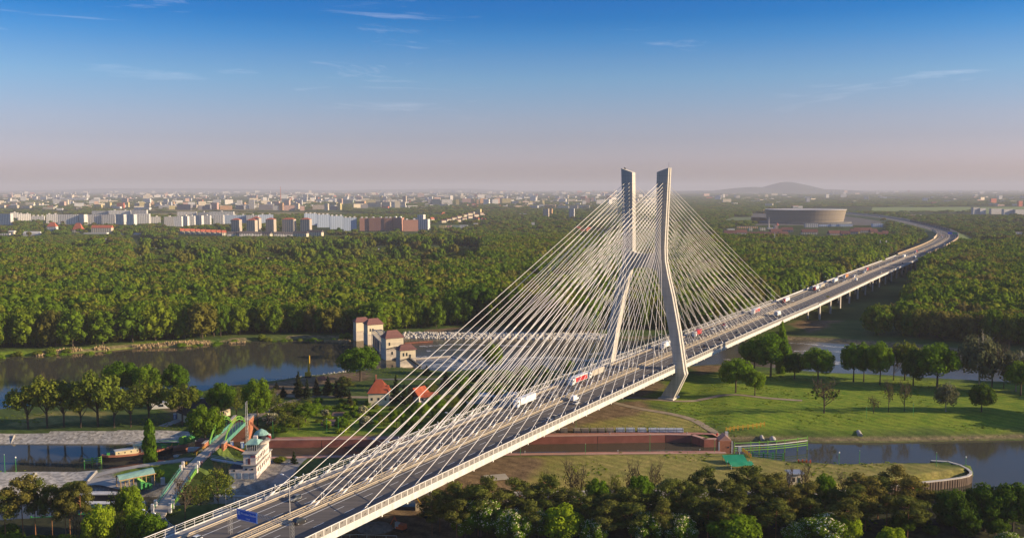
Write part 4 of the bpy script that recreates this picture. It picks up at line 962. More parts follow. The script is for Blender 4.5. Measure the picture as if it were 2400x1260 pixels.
def instances(name, X, Y, Z0, sxy, sz, kind, protos, label=None):
    """one object of many instances (geometry nodes) for what nobody could count"""
    n = len(X); me = bpy.data.meshes.new(name); me.vertices.add(n)
    me.vertices.foreach_set('co', np.stack([X, Y, Z0], -1).astype(np.float32).ravel())
    for an, dt, val in (('scl', 'FLOAT_VECTOR', np.stack([sxy, sxy, sz], -1)), ('rot', 'FLOAT_VECTOR', np.stack([np.zeros(n), np.zeros(n), np.random.RandomState(n).rand(n) * 6.283], -1))):
        a = me.attributes.new(an, dt, 'POINT'); a.data.foreach_set('vector', val.astype(np.float32).ravel())
    a = me.attributes.new('knd', 'INT', 'POINT'); a.data.foreach_set('value', kind.astype(np.int32))
    coll = bpy.data.collections.new(name + '_kinds')
    for i, pm in enumerate(protos):
        po = bpy.data.objects.new('%s_kind_%02d' % (name, i), pm); coll.objects.link(po)
    ng = bpy.data.node_groups.new(name, 'GeometryNodeTree')
    ng.interface.new_socket(name='Geometry', in_out='INPUT', socket_type='NodeSocketGeometry'); ng.interface.new_socket(name='Geometry', in_out='OUTPUT', socket_type='NodeSocketGeometry')
    N = ng.nodes; gi = N.new('NodeGroupInput'); go = N.new('NodeGroupOutput'); iop = N.new('GeometryNodeInstanceOnPoints'); ci = N.new('GeometryNodeCollectionInfo')
    ci.inputs['Collection'].default_value = coll; ci.inputs['Separate Children'].default_value = True; ci.inputs['Reset Children'].default_value = True
    def attr(nm, dt): q = N.new('GeometryNodeInputNamedAttribute'); q.data_type = dt; q.inputs['Name'].default_value = nm; return q.outputs[0]
    L = ng.links; L.new(gi.outputs[0], iop.inputs['Points']); L.new(ci.outputs[0], iop.inputs['Instance']); iop.inputs['Pick Instance'].default_value = True
    L.new(attr('knd', 'INT'), iop.inputs['Instance Index']); L.new(attr('rot', 'FLOAT_VECTOR'), iop.inputs['Rotation']); L.new(attr('scl', 'FLOAT_VECTOR'), iop.inputs['Scale'])
    L.new(iop.outputs[0], go.inputs[0])
    ob = bpy.data.objects.new(name, me); COL.objects.link(ob); md = ob.modifiers.new('instances', 'NODES'); md.node_group = ng; ob['kind'] = 'stuff'; return ob
i = n_near
kn = R.randint(0, 8, len(X) - i)
FORV = [crown('crown', lobes_round(440 + q, 12, .70, .5, .29, .15, .24, .40), 330, .042, [L_FOREST], 460 + q, core=.9) for q in range(5)] + [crown('crown', lobes_round(470 + q, 15, .66, .5, .33, .13, .22, .32), 360, .040, [L_FOREST], 480 + q, core=.9) for q in range(3)]
instances('forest', X[i:], Y[i:], np.full(len(X) - i, .3), forest_w[i:] * 1.08, forest_h[i:], kn, FORV)
# gardens: low bushes and fruit trees
X, Y, R = scatter(1150, 2300, 7.5, 9); k = np.zeros(len(X), bool)
for p in GARD: k |= inside(X, Y, p)
k &= ~corridor(X, Y); X, Y = X[k], Y[k]; h = R.uniform(2.5, 7.5, len(X))
instances('garden_shrubbery', X, Y, np.zeros(len(X)), h * 1.05, h, R.randint(0, 8, len(X)), FORV)
# ================================================================== far woods and the tree cover of the plain
BLD = []          # footprints of far buildings, filled by the city list : (x, y, radius)
def far_cover():
    for nm, y0, y1, sp, hmin, hmax, wd, seed, dens in (('woodland', 1740, 4200, 14, 6, 15, 15, 15, .56), ('woodland', 4200, 9000, 34, 5, 12, 40, 16, .56), ('woodland', 9000, 20000, 105, 5, 13, 140, 17, .55), ('woodland', 20000, 44000, 260, 8, 20, 420, 18, .5)):
        X, Y, R = scatter(y0, y1, sp, seed)
        k = ~corridor(X, Y, 34) & (fbm(X, Y, seed, 420 if y1 < 9000 else 1500, 4) < dens + .0 * X)
        for p in CLEAR + GARD: k &= ~inside(X, Y, p)
        for bx_, by_, br in BLD:
            if by_ > y0 - 300 and by_ < y1 + 300: k &= np.hypot(X - bx_, Y - by_) > br + sp * .5
        # sight lines kept free in front of the nearer estates
        for (xa, ya, xb, yb, dep) in SIGHT:
            inx = (X / Y > min(xa / ya, xb / yb) - .004) & (X / Y < max(xa / ya, xb / yb) + .004); m_ = (ya + yb) / 2
            k &= ~(inx & (Y > m_ - dep) & (Y < m_ + 10) & (R.rand(len(X)) < .93))
        if y0 > 1700: k &= ~((X < .17 * Y) & (Y > 2300) & (Y < 14000) & (R.rand(len(X)) < .5))          # the built-up part of the plain
        X, Y = X[k], Y[k]; h = R.uniform(hmin, hmax, len(X)); ww = wd * R.uniform(.7, 1.2, len(X))
        instances(nm, X, Y, np.full(len(X), -.5), ww, h, R.randint(0, 8, len(X)), FORV)

# ------------------------------------------------------------------ single trees and shrubs near the camera
n_ = lambda i: ORD[i]
# row on the canal bank, left
for i, (px, by, ty, w_) in enumerate([(66, 1004, 918, 80), (111, 1003, 898, 85), (150, 1003, 912, 75), (190, 1004, 925, 60), (230, 1002, 885, 95), (268, 1003, 920, 70), (307, 1001, 915, 75), (350, 992, 905, 85), (428, 998, 908, 80)]):
    tpx('umbrella', px, by, ty, w_, 'spreading young-leaved tree in the row above the paved canal slope, %s from the left' % n_(i), 'row of spreading trees above the paved canal slope')
for px, by, ty, w_, lab in [(290, 940, 856, 78, 'tall green tree with a bare brown patch, leftmost of the three by the river'), (345, 945, 866, 62, 'round green tree, middle one of the three by the river'), (414, 938, 862, 58, 'round green tree standing alone before the water, right of the pair by the river')]:
    tpx('broad', px, by, ty, w_, lab)
tpx('broad', 482, 1052, 958, 78, 'big dense green tree beside the foot of the green arch bridge', var=1)
tpx('poplar', 352, 1080, 995, 34, 'slim upright green tree on the quay beside the moored tug')
tpx('broad', 520, 985, 905, 62, 'rounded olive tree behind the dark roof near the arch bridge'); tpx('young', 555, 980, 912, 60, 'loose olive tree between the arch bridge and the river')
tpx('broad', 604, 998, 895, 62, 'tall fresh green tree with two stems beside the brick stair of the arch bridge', var=0)
tpx('broad', 845, 893, 818, 94, 'big round green tree on the river bank in front of the weir house')
tpx('broad', 1155, 880, 806, 44, 'green tree on the bank behind the stay cables below the weir')
for i, (px, by, ty, w_) in enumerate([(648, 912, 896, 18), (664, 930, 906, 26), (700, 932, 872, 34), (720, 936, 890, 26), (742, 930, 886, 26), (769, 926, 884, 34), (788, 932, 892, 24), (806, 932, 882, 34), (820, 955, 915, 22), (879, 945, 892, 26), (928, 945, 880, 30), (948, 950, 900, 28), (960, 945, 905, 24), (1000, 880, 858, 30), (1046, 905, 872, 34)]):
    tpx('spruce', px, by, ty, w_, 'dark conifer in the island garden, %s counting from the left' % n_(i), 'dark conifers in the island garden')
tpx('pine', 808, 930, 884, 38, 'rusty brown dying conifer beside the island garden lane')
for i, (px, by, ty, w_, kd) in enumerate([(634, 960, 912, 45, 'young'), (652, 985, 935, 60, 'young'), (690, 985, 940, 55, 'young'), (716, 990, 950, 60, 'broad'), (668, 1005, 968, 50, 'young'), (742, 975, 945, 30, 'broad'), (700, 1008, 975, 40, 'young'), (800, 1008, 978, 28, 'broad'),
        (930, 1000, 962, 40, 'broad'), (985, 985, 945, 45, 'broad'), (960, 1010, 975, 40, 'dark'), (900, 1008, 975, 36, 'young'), (1020, 975, 930, 50, 'broad'), (1060, 965, 925, 45, 'young'), (1100, 945, 905, 40, 'dark'), (1010, 930, 898, 40, 'young'), (1075, 915, 880, 45, 'broad'), (1120, 905, 870, 40, 'dark'), (1180, 905, 868, 36, 'broad'), (1225, 895, 860, 40, 'broad'), (1270, 890, 858, 34, 'dark'), (1330, 880, 846, 34, 'broad'),
        (1215, 930, 895, 36, 'dark'), (1165, 940, 905, 40, 'broad'), (590, 925, 905, 30, 'young'), (560, 935, 908, 40, 'young'), (500, 950, 915, 45, 'young'), (460, 935, 915, 28, 'broad')]):
    tpx(kd, px, by, ty, w_, '', 'leafy garden trees on the island')
for px, by, ty, w_, lab in [(636, 1000, 968, 38, 'white blossoming bush next to the brick stair of the arch bridge'), (762, 978, 958, 22, 'small pale blossoming tree on the garden lawn'), (858, 1000, 974, 36, 'white blossoming tree below the red-roofed house, lower one'), (850, 972, 950, 26, 'white blossoming tree below the red-roofed house, upper one'), (1038, 955, 932, 24, 'pale blossoming tree seen through the stay cables')]:
    tpx('bloom', px, by, ty, w_, lab)
R = np.random.RandomState(77); k = 0
gp_ = [poly([(630, 1020), (640, 960), (760, 935), (870, 945), (1000, 960), (1180, 905), (1300, 890), (1300, 905), (1080, 1000), (1000, 1012)]), poly([(500, 960), (560, 920), (640, 905), (640, 960), (560, 990)])]
cx = R.uniform(-130, 40, 900); cyv = R.uniform(405, 560, 900)
for x, y in zip(cx, cyv):
    if k >= 110 or not (inside(np.array([x]), np.array([y]), gp_[0])[0] or inside(np.array([x]), np.array([y]), gp_[1])[0]): continue
    tree('bush', x, y, R.uniform(1.6, 4.2), R.uniform(2.5, 5.5), 'garden bush on the island between river and lock', 'garden bushes on the island', var=R.randint(0, 4)); k += 1
tpx('bush', 656, 1083, 1068, 32, 'low round bush on the paving beside the white lock tower', var=1); tpx('spruce', 689, 1088, 1057, 20, 'dark clipped conifer beside the lock lawn right of the white tower')
tpx('broad', 372, 1128, 1104, 24, 'small green tree behind the green-roofed shelter'); tpx('bush', 660, 1142, 1124, 30, 'green bush behind the bridge railing next to the grey lane', var=0)
# sparse trees beside the road bridge
tpx('young', 512, 1195, 1100, 88, 'thin-leaved yellow-green tree between the small road bridge and the motorway'); tpx('young', 470, 1170, 1108, 50, 'sparse yellowish tree hanging over the small road bridge railing')
tpx('bare', 434, 1216, 1120, 60, 'crooked thin tree with a mistletoe ball on the lawn by the curved lane')
# bottom left
for i, (px, py, h, w_) in enumerate([(8, 1150, 17, 60), (48, 1117, 21, 74), (78, 1128, 19, 50), (118, 1138, 18, 50), (150, 1146, 18, 50), (186, 1130, 20, 54), (160, 1142, 17, 44)]):
    ttop('pine', px, py, h, w_, 'sunlit red-stemmed pine in the bottom left corner, %s from the left' % n_(i), 'pines in the bottom left corner')
ttop('lime', 234, 1186, 14, 70, 'bright yellow-green tree in the bottom left corner'); ttop('young', 272, 1150, 15, 50, 'narrow yellow-green tree left of the curved lane'); ttop('broad', 302, 1142, 16, 62, 'tall green tree left of the curved lane')
ttop('broad', 352, 1206, 12, 62, 'bright leafy tree at the left end of the motorway railing'); ttop('broad', 322, 1200, 12, 50, 'leafy tree between the lime tree and the curved lane', var=2); ttop('young', 280, 1205, 11, 46, 'thin brownish tree behind the bright yellow-green one'); ttop('bare', 178, 1210, 11, 36, 'dead white-stemmed bare tree in the bottom left corner')
for i, (px, py) in enumerate([(30, 1245), (80, 1250), (115, 1252), (150, 1248), (190, 1250), (300, 1250), (20, 1225), (340, 1250), (-20, 1240), (260, 1258)]):
    ttop('bush', px, py, 4, 50, 'low undergrowth bush in the bottom left corner', 'undergrowth bushes in the bottom left corner', i)
# foreground belt, right of the bridge
PN = [(1030, 1150), (1012, 1168), (1062, 1138), (1090, 1150), (1142, 1126), (1120, 1140), (1185, 1150), (1216, 1128), (1250, 1150), (1290, 1122), (1330, 1150), (1362, 1160), (1398, 1165), (1440, 1158), (1480, 1148), (1520, 1160), (1560, 1132), (1598, 1126), (1630, 1140), (1652, 1098), (1700, 1130), (1725, 1140), (1752, 1092), (1790, 1120), (1808, 1110),
      (1850, 1140), (1892, 1130), (1960, 1150), (2000, 1140), (2022, 1116), (2060, 1118), (2101, 1096), (2142, 1120), (2180, 1150), (2030, 1165), (1760, 1160), (1600, 1170), (1280, 1172), (1420, 1182), (1660, 1168), (1700, 1176), (1900, 1168), (1985, 1172), (2080, 1160), (2130, 1165), (1240, 1180), (1480, 1182), (1550, 1180), (1820, 1175), (1070, 1172)]
PN.sort()
for i, (px, py) in enumerate(PN):
    ttop('pine', px, py, rnd.uniform(14, 18) if py < 1150 else rnd.uniform(11, 14), rnd.uniform(58, 84), 'dark pine, %s from the left in the pine belt below the right canal' % n_(i), 'pines in the dark belt along the bottom right')
for px, py, h, w_, lab in [(1402, 1122, 13, 56, 'fresh green leafy tree standing up between the pines, left one'), (1502, 1114, 14, 58, 'fresh green leafy tree standing up between the pines, middle one'), (1936, 1112, 14, 48, 'fresh green leafy tree between the pines next to the small brick hut'), (2240, 1150, 14, 80, 'dark leafy tree before the canal, left of the two at the lower right'), (2310, 1140, 15, 90, 'dark leafy tree before the canal at the lower right'), (2378, 1134, 16, 84, 'dark green leafy tree in the right bottom corner, tallest')]:
    ttop('broad' if px < 2000 else 'dark', px, py, h, w_, lab)
for i, (px, py, h, w_) in enumerate([(1338, 1084, 17, 46), (1362, 1096, 15, 36), (1482, 1084, 16, 46), (1536, 1082, 17, 44), (1275, 1105, 14, 40), (1852, 1092, 15, 26), (1888, 1086, 15, 34), (1975, 1110, 13, 30), (1440, 1110, 13, 36), (1050, 1150, 12, 34)]):
    ttop('bare' if i not in (4, 8) else 'young', px, py, h, w_, '', 'thin leafless trees above the pine belt')
CH = [(1126, 1166, 13, 104), (1202, 1197, 11, 86), (1262, 1196, 10, 60), (1318, 1188, 12, 96), (1390, 1218, 9, 60), (1512, 1200, 11, 74), (1592, 1206, 10, 84), (1718, 1203, 11, 122), (1936, 1210, 10, 118), (1988, 1210, 10, 60), (1868, 1222, 8, 60), (2092, 1237, 8, 60), (2370, 1250, 7, 60), (1090, 1190, 10, 60)]
for i, (px, py, h, w_) in enumerate(CH):
    plain_ = i in (3, 7, 9, 11)
    ttop('lime' if i in (3, 9, 11) else 'broad' if plain_ else 'chestnut', px, py, h, w_, ('round blossomless green tree, %s from the left in the front row at the bottom' if plain_ else 'chestnut with white blossom candles, %s from the left in the front row at the bottom') % n_(sorted(CH).index(CH[i])), 'front row of round trees at the bottom edge')
R = np.random.RandomState(5)
for i in range(120):
    px = R.uniform(1000, 2420); py = R.uniform(1188, 1262)
    if px < 1080 and py > 1200: continue
    x, y = at(px, py, 0); kd = R.rand()
    if kd < .55: tree('bush', x, y, R.uniform(2, 5), R.uniform(4, 7), 'shady undergrowth bush beneath the pine belt', 'undergrowth beneath the pine belt', var=2 if R.rand() < .6 else 1)
    else: tree('dark' if kd < .8 else 'bare', x, y, R.uniform(6, 10), R.uniform(5, 8), 'small shaded understorey tree beneath the pine belt', 'small trees beneath the pine belt')
# meadow on the right
for px, by, ty, w_, kd, lab in [(1724, 928, 852, 74, 'broad', 'big rounded tree on the meadow nearest to the pylon'), (1769, 936, 882, 44, 'broad', 'smaller round tree leaning on the big one nearest to the pylon'),
        (1768, 880, 806, 66, 'broad', 'tall green tree by the river, left in the cluster right of the viaduct'), (1806, 890, 796, 84, 'broad', 'tallest broad tree of the cluster by the river right of the viaduct'), (1832, 880, 782, 32, 'poplar', 'slender poplar top above the cluster by the river'),
        (1862, 895, 838, 54, 'dark', 'dark low tree at the right end of the cluster by the river'), (1917, 902, 830, 76, 'broad', 'free-standing flat-topped tree on the meadow by the river'),
        (2000, 903, 822, 60, 'broad', 'leafy tree at the left end of the long row by the river'), (2024, 902, 820, 50, 'broad', 'second leafy tree of the long row by the river'), (2062, 910, 820, 52, 'broad', 'third leafy tree of the long row by the river, thin-stemmed'), (2094, 898, 832, 44, 'bare', 'bare brown tree in the middle of the long row by the river'),
        (2120, 898, 816, 62, 'umbrella', 'pale-topped spreading tree in the long row by the river'), (2140, 912, 834, 50, 'dark', 'dark tree before the big one in the long row by the river'), (2196, 917, 826, 88, 'broad', 'big round tree at the right end of the long row by the river'),
        (2294, 918, 806, 84, 'pale', 'tall pale silvery willow by the river at the right'), (2324, 922, 838, 60, 'bare', 'bare grey tree right of the silvery willow'), (2352, 918, 826, 36, 'bare', 'thin bare tree between the willow and the right edge'), (2380, 925, 842, 70, 'pale', 'silvery willow at the right edge of the meadow'), (2392, 935, 868, 60, 'broad', 'green tree at the right edge of the meadow'),
        (1931, 976, 904, 72, 'bare', 'large bare tree with mistletoe balls standing alone on the meadow'), (2047, 976, 942, 34, 'bare', 'short bushy bare tree on the lower meadow'), (2082, 974, 910, 30, 'bare', 'thin bare tree on the lower meadow, left one of the pair'), (2119, 972, 910, 34, 'bare', 'thin bare tree on the lower meadow, right one of the pair'),
        (2216, 972, 912, 48, 'pale', 'small pale drooping tree on the lower meadow'), (2300, 972, 914, 48, 'dark', 'small dark green tree on the lower meadow at the right')]:
    tpx(kd, px, by, ty, w_, lab)
# mistletoe in the big bare tree is part of that tree
mt = [o for o in COL.objects if o.get('label') == 'large bare tree with mistletoe balls standing alone on the meadow'][0]
b = MB(); R = np.random.RandomState(3)
for i in range(9): a = R.rand() * 6.28; b.ico((cos(a) * .36, sin(a) * .36, .42 + .3 * R.rand()), (.055, .055, .05), 0, 1, .2, i)
b.obj('mistletoe', L_DARK, mt)
# trees off to the right that throw the long shadows over the meadow
for i in range(9):
    x, y = at(2470 + 60 * (i % 5), 905 + 14 * i, 0); tree('broad', x, y, 17, 15, 'meadow tree just outside the view at the right, %s of these' % n_(i), 'meadow trees outside the view at the right')
# reed belt and bank bushes on the far shore
R = np.random.RandomState(9); reedm = mat('dry_reed', (.40, .29, .15), .95, .2, .4)
b = MB(); n = 0
for i in range(9000):
    x = R.uniform(-460, -95); y = float(np.interp(x, [-700, -342, -300, -219, -127], [575, 626, 652, 686, 694])) + R.uniform(-1.5, 4)
    if float(fbm(np.array([x]), np.array([y]), 77, 26)[0]) < .57: continue
    h = R.uniform(.8, 1.9); a = R.rand() * 3.14; z = max(WZ_R - .2, HX(x, y)); c, s_ = cos(a) * .35, sin(a) * .35
    b.add([(x - c, y - s_, z), (x + c, y + s_, z), (x + c * .6 + R.randn() * .1, y + s_ * .6, z + h), (x - c * .6, y - s_ * .6, z + h * .9)], [(0, 1, 2, 3)]); n += 1
    if n > 2600: break
o = b.obj('reeds', reedm); o['kind'] = 'stuff'
for i in range(60):
    px = R.uniform(-30, 830); py = float(np.interp(px, [0, 210, 420, 620, 800, 830], [834, 824, 811, 796, 793, 793])) - R.uniform(1, 5); x, y = at(px, py, 0)
    tree('bush', x, y, R.uniform(2.5, 6), R.uniform(4, 8), 'bank bush at the foot of the far wood', 'bank bushes along the far shore', var=R.randint(0, 2))

# tussocks and weeds that roughen the meadows and banks
R = np.random.RandomState(91); xs = R.uniform(-330, 360, 60000); ys = R.uniform(300, 640, 60000)
ix = np.clip(((xs - GX0) / GS).astype(int), 0, NX - 1); iy = np.clip(((ys - GY0) / GS).astype(int), 0, NY - 1)
land = np.minimum.reduce([SDS[k_] for k_ in SDS])[iy, ix] > 1.0
k = land & (fbm(xs, ys, 92, 22) > .58) & ~stone[iy, ix] & (pave[iy, ix] < .2) & ((soil[iy, ix] < .5) | (R.rand(len(xs)) < .25)) & (np.abs(to_st(xs, ys)[1] - TC) > 24)
xs, ys, iy, ix = xs[k][:4500], ys[k][:4500], iy[k][:4500], ix[k][:4500]; hh = R.uniform(.2, .55, len(xs))
TUS = [crown('tussock', [((0, 0, .3), (.4, .4, .35)), ((.2, .1, .25), (.3, .3, .3))], 22, .2, [mt], 700 + i, core=.7) for i, mt in enumerate((L_YELL, L_LIME, L_LIME, L_GREEN))]
instances('meadow_weeds', xs, ys, Z[iy, ix], hh * R.uniform(1.4, 3.2, len(xs)), hh, R.randint(0, 4, len(xs)), TUS)
# ================================================================== THE CITY
SIGHT = []
def facade_mat(name, col, win=(.10, .115, .14), px_=5.6, pz=2.85, ww=.55, wh=.55, strip=None):
    """far facade: window grid laid out in metres along the wall (uv), too small here to build singly"""
    m = bpy.data.materials.new(name); m.use_nodes = True; t = m.node_tree; b = t.nodes['Principled BSDF']; b.inputs['Roughness'].default_value = .85; b.inputs['Specular IOR Level'].default_value = .15
    u = nn(t, 'ShaderNodeUVMap'); s = nn(t, 'ShaderNodeSeparateXYZ'); t.links.new(u.outputs[0], s.inputs[0])
    def band(o, per, frac):
        d = nn(t, 'ShaderNodeMath', operation='DIVIDE'); d.inputs[1].default_value = per; t.links.new(o, d.inputs[0])
        f = nn(t, 'ShaderNodeMath', operation='FRACT'); t.links.new(d.outputs[0], f.inputs[0])
        g = nn(t, 'ShaderNodeMath', operation='COMPARE'); g.inputs[1].default_value = .5; g.inputs[2].default_value = frac / 2; t.links.new(f.outputs[0], g.inputs[0]); return g.outputs[0]
    mu = nn(t, 'ShaderNodeMath', operation='MULTIPLY'); t.links.new(band(s.outputs[0], px_, ww), mu.inputs[0]); t.links.new(band(s.outputs[1], pz, wh), mu.inputs[1])
    oi = nn(t, 'ShaderNodeObjectInfo'); hs = nn(t, 'ShaderNodeMapRange'); hs.inputs[3].default_value = .86; hs.inputs[4].default_value = 1.1; t.links.new(oi.outputs['Random'], hs.inputs[0])
    x0 = nn(t, 'ShaderNodeMix', data_type='RGBA', blend_type='MULTIPLY'); x0.inputs[0].default_value = 1; x0.inputs[6].default_value = (*col, 1); t.links.new(hs.outputs[0], x0.inputs[7])
    x = nn(t, 'ShaderNodeMix', data_type='RGBA'); t.links.new(mu.outputs[0], x.inputs[0]); t.links.new(x0.outputs[2], x.inputs[6]); x.inputs[7].default_value = (*win, 1); t.links.new(x.outputs[2], b.inputs['Base Color']); return m
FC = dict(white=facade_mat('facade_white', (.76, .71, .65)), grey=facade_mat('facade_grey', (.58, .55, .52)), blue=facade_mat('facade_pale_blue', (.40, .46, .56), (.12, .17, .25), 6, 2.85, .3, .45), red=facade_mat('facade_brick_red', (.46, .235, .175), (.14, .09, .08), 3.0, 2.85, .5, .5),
          sand=facade_mat('facade_sand', (.58, .47, .36)), orange=facade_mat('facade_orange', (.66, .36, .16)), yellow=facade_mat('facade_yellow', (.64, .51, .20)), cream=facade_mat('facade_cream', (.66, .56, .40)), rose=facade_mat('facade_rose', (.58, .35, .28)), dark=facade_mat('facade_shaded_grey', (.24, .22, .23)), green=facade_mat('facade_pale_green', (.34, .40, .30)),  # darkest grey holds the shade of sunless fronts in its wall colour
          gable=mat('gable_white', (.64, .59, .53), .85, .05, .05))
roof_f = mat('flat_roof', (.17, .16, .155), .9, .15, .05); roof_r = mat('red_tiles', (.42, .115, .065), .85, .14, .3); roof_d = mat('dark_slates', (.10, .085, .085), .85, .15, .3); roof_br = mat('brown_tiles', (.125, .050, .042), .85, .12, .4); roof_l = mat('pale_sheet_roof', (.50, .48, .45), .7, .1, .05)
def uvbox(mb, uvs, c, d, rz, mi=0):
    x, y, h = d[0] / 2, d[1] / 2, d[2]; cs = [(-x, -y), (x, -y), (x, y), (-x, y)]
    P = [(c[0] + a * cos(rz) - e * sin(rz), c[1] + a * sin(rz) + e * cos(rz)) for a, e in cs]
    for i in range(4):
        p, q = P[i], P[(i + 1) % 4]; L = (d[0], d[1])[i % 2]
        mb.quad((*p, c[2]), (*q, c[2]), (*q, c[2] + h), (*p, c[2] + h), mi); uvs += [(0, 0), (L, 0), (L, h), (0, h)]
    mb.quad(*[(*p, c[2] + h) for p in P], 1); uvs += [(0, 0)] * 4
def far_block(name, label, cat, group, x, y, w_, d_, h, rz, fac, roof='flat', huts=0, roofmat=None, rh=4, steps=None):
    T = thing(name, label, cat, (x, y, 0), rz, group)
    b = MB(); uv = []
    if steps:
        for (a, c, hh) in steps: uvbox(b, uv, ((a + c) / 2 * w_, 0, -.5), ((c - a) * w_, d_, h * hh + .5), 0)
    else: uvbox(b, uv, (0, 0, -.5), (w_, d_, h + .5), 0)
    me = b.mesh('wall', [FC[fac], roof_f]); L = me.uv_layers.new(name='UVMap'); L.data.foreach_set('uv', np.array(uv, np.float32).ravel())
    child('wall', me, T)
    if roof != 'flat':
        r = MB(); r.gable((0, 0, h), (w_, d_, rh), 0, .5, 0, min(w_, d_) * .5 if roof == 'hip' else 0); r.obj('roof', roofmat or roof_r, T)
    hm_ = MB()
    for i in range(huts): hm_.box(((i + .5) / huts * w_ - w_ / 2, 0, h), (5, min(d_ * .6, 7), 3.2), 0)
    if huts: hm_.obj('roof_hut', FC['gable'], T)
    BLD.append((x, y, max(w_, d_) * .55)); return T
def bpx(label, x0, x1, ytop, ybase, fac, cat='apartment block', group=None, depth=12, rz=0.0, name=None, sight=300, **k):
    """far building from its outline in the photograph: left, right, top and foot (pixels)"""
    a = at(x0, ybase); c = at(x1, ybase); x, y = (a[0] + c[0]) / 2, (a[1] + c[1]) / 2; sc = y / FPX
    w_ = (x1 - x0) * sc; h = (ybase - ytop) * sc
    if rz: w_ = w_ / max(.25, abs(cos(rz)) + .0) * .97 - depth * abs(sin(rz)) * .5
    far_block(name or cat.replace(' ', '_'), label, cat, group, x, y + depth / 2, max(w_, 5), depth, h, rz, fac, **k)
    if sight: SIGHT.append((a[0], a[1], c[0], c[1], sight))
G_ = 'white housing estate on the left'
# front estate, left to right
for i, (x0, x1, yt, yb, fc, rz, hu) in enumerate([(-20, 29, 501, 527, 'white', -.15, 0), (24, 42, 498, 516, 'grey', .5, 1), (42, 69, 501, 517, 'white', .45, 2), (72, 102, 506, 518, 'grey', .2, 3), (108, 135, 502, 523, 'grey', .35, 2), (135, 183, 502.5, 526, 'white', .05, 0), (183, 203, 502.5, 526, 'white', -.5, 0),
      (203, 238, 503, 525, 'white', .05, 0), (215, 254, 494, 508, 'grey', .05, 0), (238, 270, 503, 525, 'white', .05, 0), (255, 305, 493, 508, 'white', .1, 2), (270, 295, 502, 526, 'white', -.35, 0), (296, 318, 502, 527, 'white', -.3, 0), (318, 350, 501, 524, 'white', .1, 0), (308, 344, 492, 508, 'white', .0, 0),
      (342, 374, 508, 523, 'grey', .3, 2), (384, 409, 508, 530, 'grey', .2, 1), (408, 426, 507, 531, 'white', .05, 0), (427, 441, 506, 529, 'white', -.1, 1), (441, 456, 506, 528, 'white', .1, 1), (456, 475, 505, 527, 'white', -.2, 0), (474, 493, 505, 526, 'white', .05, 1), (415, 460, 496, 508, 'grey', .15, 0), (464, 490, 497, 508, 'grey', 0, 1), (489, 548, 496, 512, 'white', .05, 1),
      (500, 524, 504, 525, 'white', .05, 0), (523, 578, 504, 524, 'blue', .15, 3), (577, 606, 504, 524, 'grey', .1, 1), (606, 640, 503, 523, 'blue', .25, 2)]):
    bpx('%s slab block of the left housing estate, %s from the left' % ({'white': 'white', 'grey': 'shaded grey', 'blue': 'bluish'}[fc], ORD[i]), x0, x1, yt, yb, fc, 'apartment block', 'apartment blocks of the ' + G_, 13, rz, huts=hu)  # shade on slabs of the white estate is put into the grey walls
for i, (x0, x1, yt, yb) in enumerate([(542, 563, 515, 544), (578, 600, 516, 546), (590, 609, 511, 540), (623, 644, 514, 545), (661, 691, 514, 544), (704, 728, 514, 544)]):
    bpx('sand-coloured tower with small red roof, %s of six from the left' % ORD[i], x0, x1, yt, yb, 'sand', 'apartment tower', 'sand-coloured towers with red roofs', 18, -.12, roof='hip', rh=4, huts=0)
for i, (x0, x1, yt, yb) in enumerate([(712, 742, 500.5, 528), (742, 772, 503, 533), (772, 804, 506, 537), (804, 836, 510, 541)]):
    bpx('pale blue stepped slab with white roof huts, %s section from the left' % ORD[i], x0, x1, yt, yb, 'blue', 'apartment block', 'long pale blue slab', 14, .3 if i < 3 else .2, huts=3)
for i, (x0, x1, yt, yb) in enumerate([(842, 864, 511, 541), (865, 901, 510.5, 541), (901, 918, 511, 541), (919, 946, 510, 541), (944, 980, 515, 542)]):
    bpx('brick-red slab apartment block, %s section from the left' % ORD[i], x0, x1, yt, yb, 'red', 'apartment block', 'brick-red slab blocks', 14, (.1, 0, 0, -.35, .2)[i], huts=2)
bpx('white stepped apartment block right behind the brick-red one', 968, 1007, 503, 538, 'white', depth=16, rz=-.3, steps=[(-.5, -.2, .78), (-.2, .2, 1.0), (.2, .5, .7)])
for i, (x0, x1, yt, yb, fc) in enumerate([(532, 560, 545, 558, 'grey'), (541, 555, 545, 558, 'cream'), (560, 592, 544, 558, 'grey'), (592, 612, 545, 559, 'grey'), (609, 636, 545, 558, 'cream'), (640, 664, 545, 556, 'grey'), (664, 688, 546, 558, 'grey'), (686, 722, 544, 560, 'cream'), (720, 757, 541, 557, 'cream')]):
    bpx('%s terrace with dark dormered roof below the towers, %s from the left' % ({'grey': 'shaded grey', 'cream': 'sunlit cream'}[fc], ORD[i]), x0, x1, yt + 3, yb, fc, 'terrace', 'dark-roofed terraces below the towers', 12, -.25 if fc == 'cream' else .2, roof='gable', roofmat=roof_d, rh=5)  # shade and sunlight on the pale terraces put into two wall colours
for i in range(9):
    x0 = 420 + i * 12.2; bpx('small cream terrace house with steep red roof, %s of the red-roofed row from the left' % ORD[i], x0, x0 + 11, 541 + i * .55, 548 + i * .5, 'cream', 'house', 'red-roofed terrace row', 11, .5, roof='gable', rh=6, name='terrace_house')
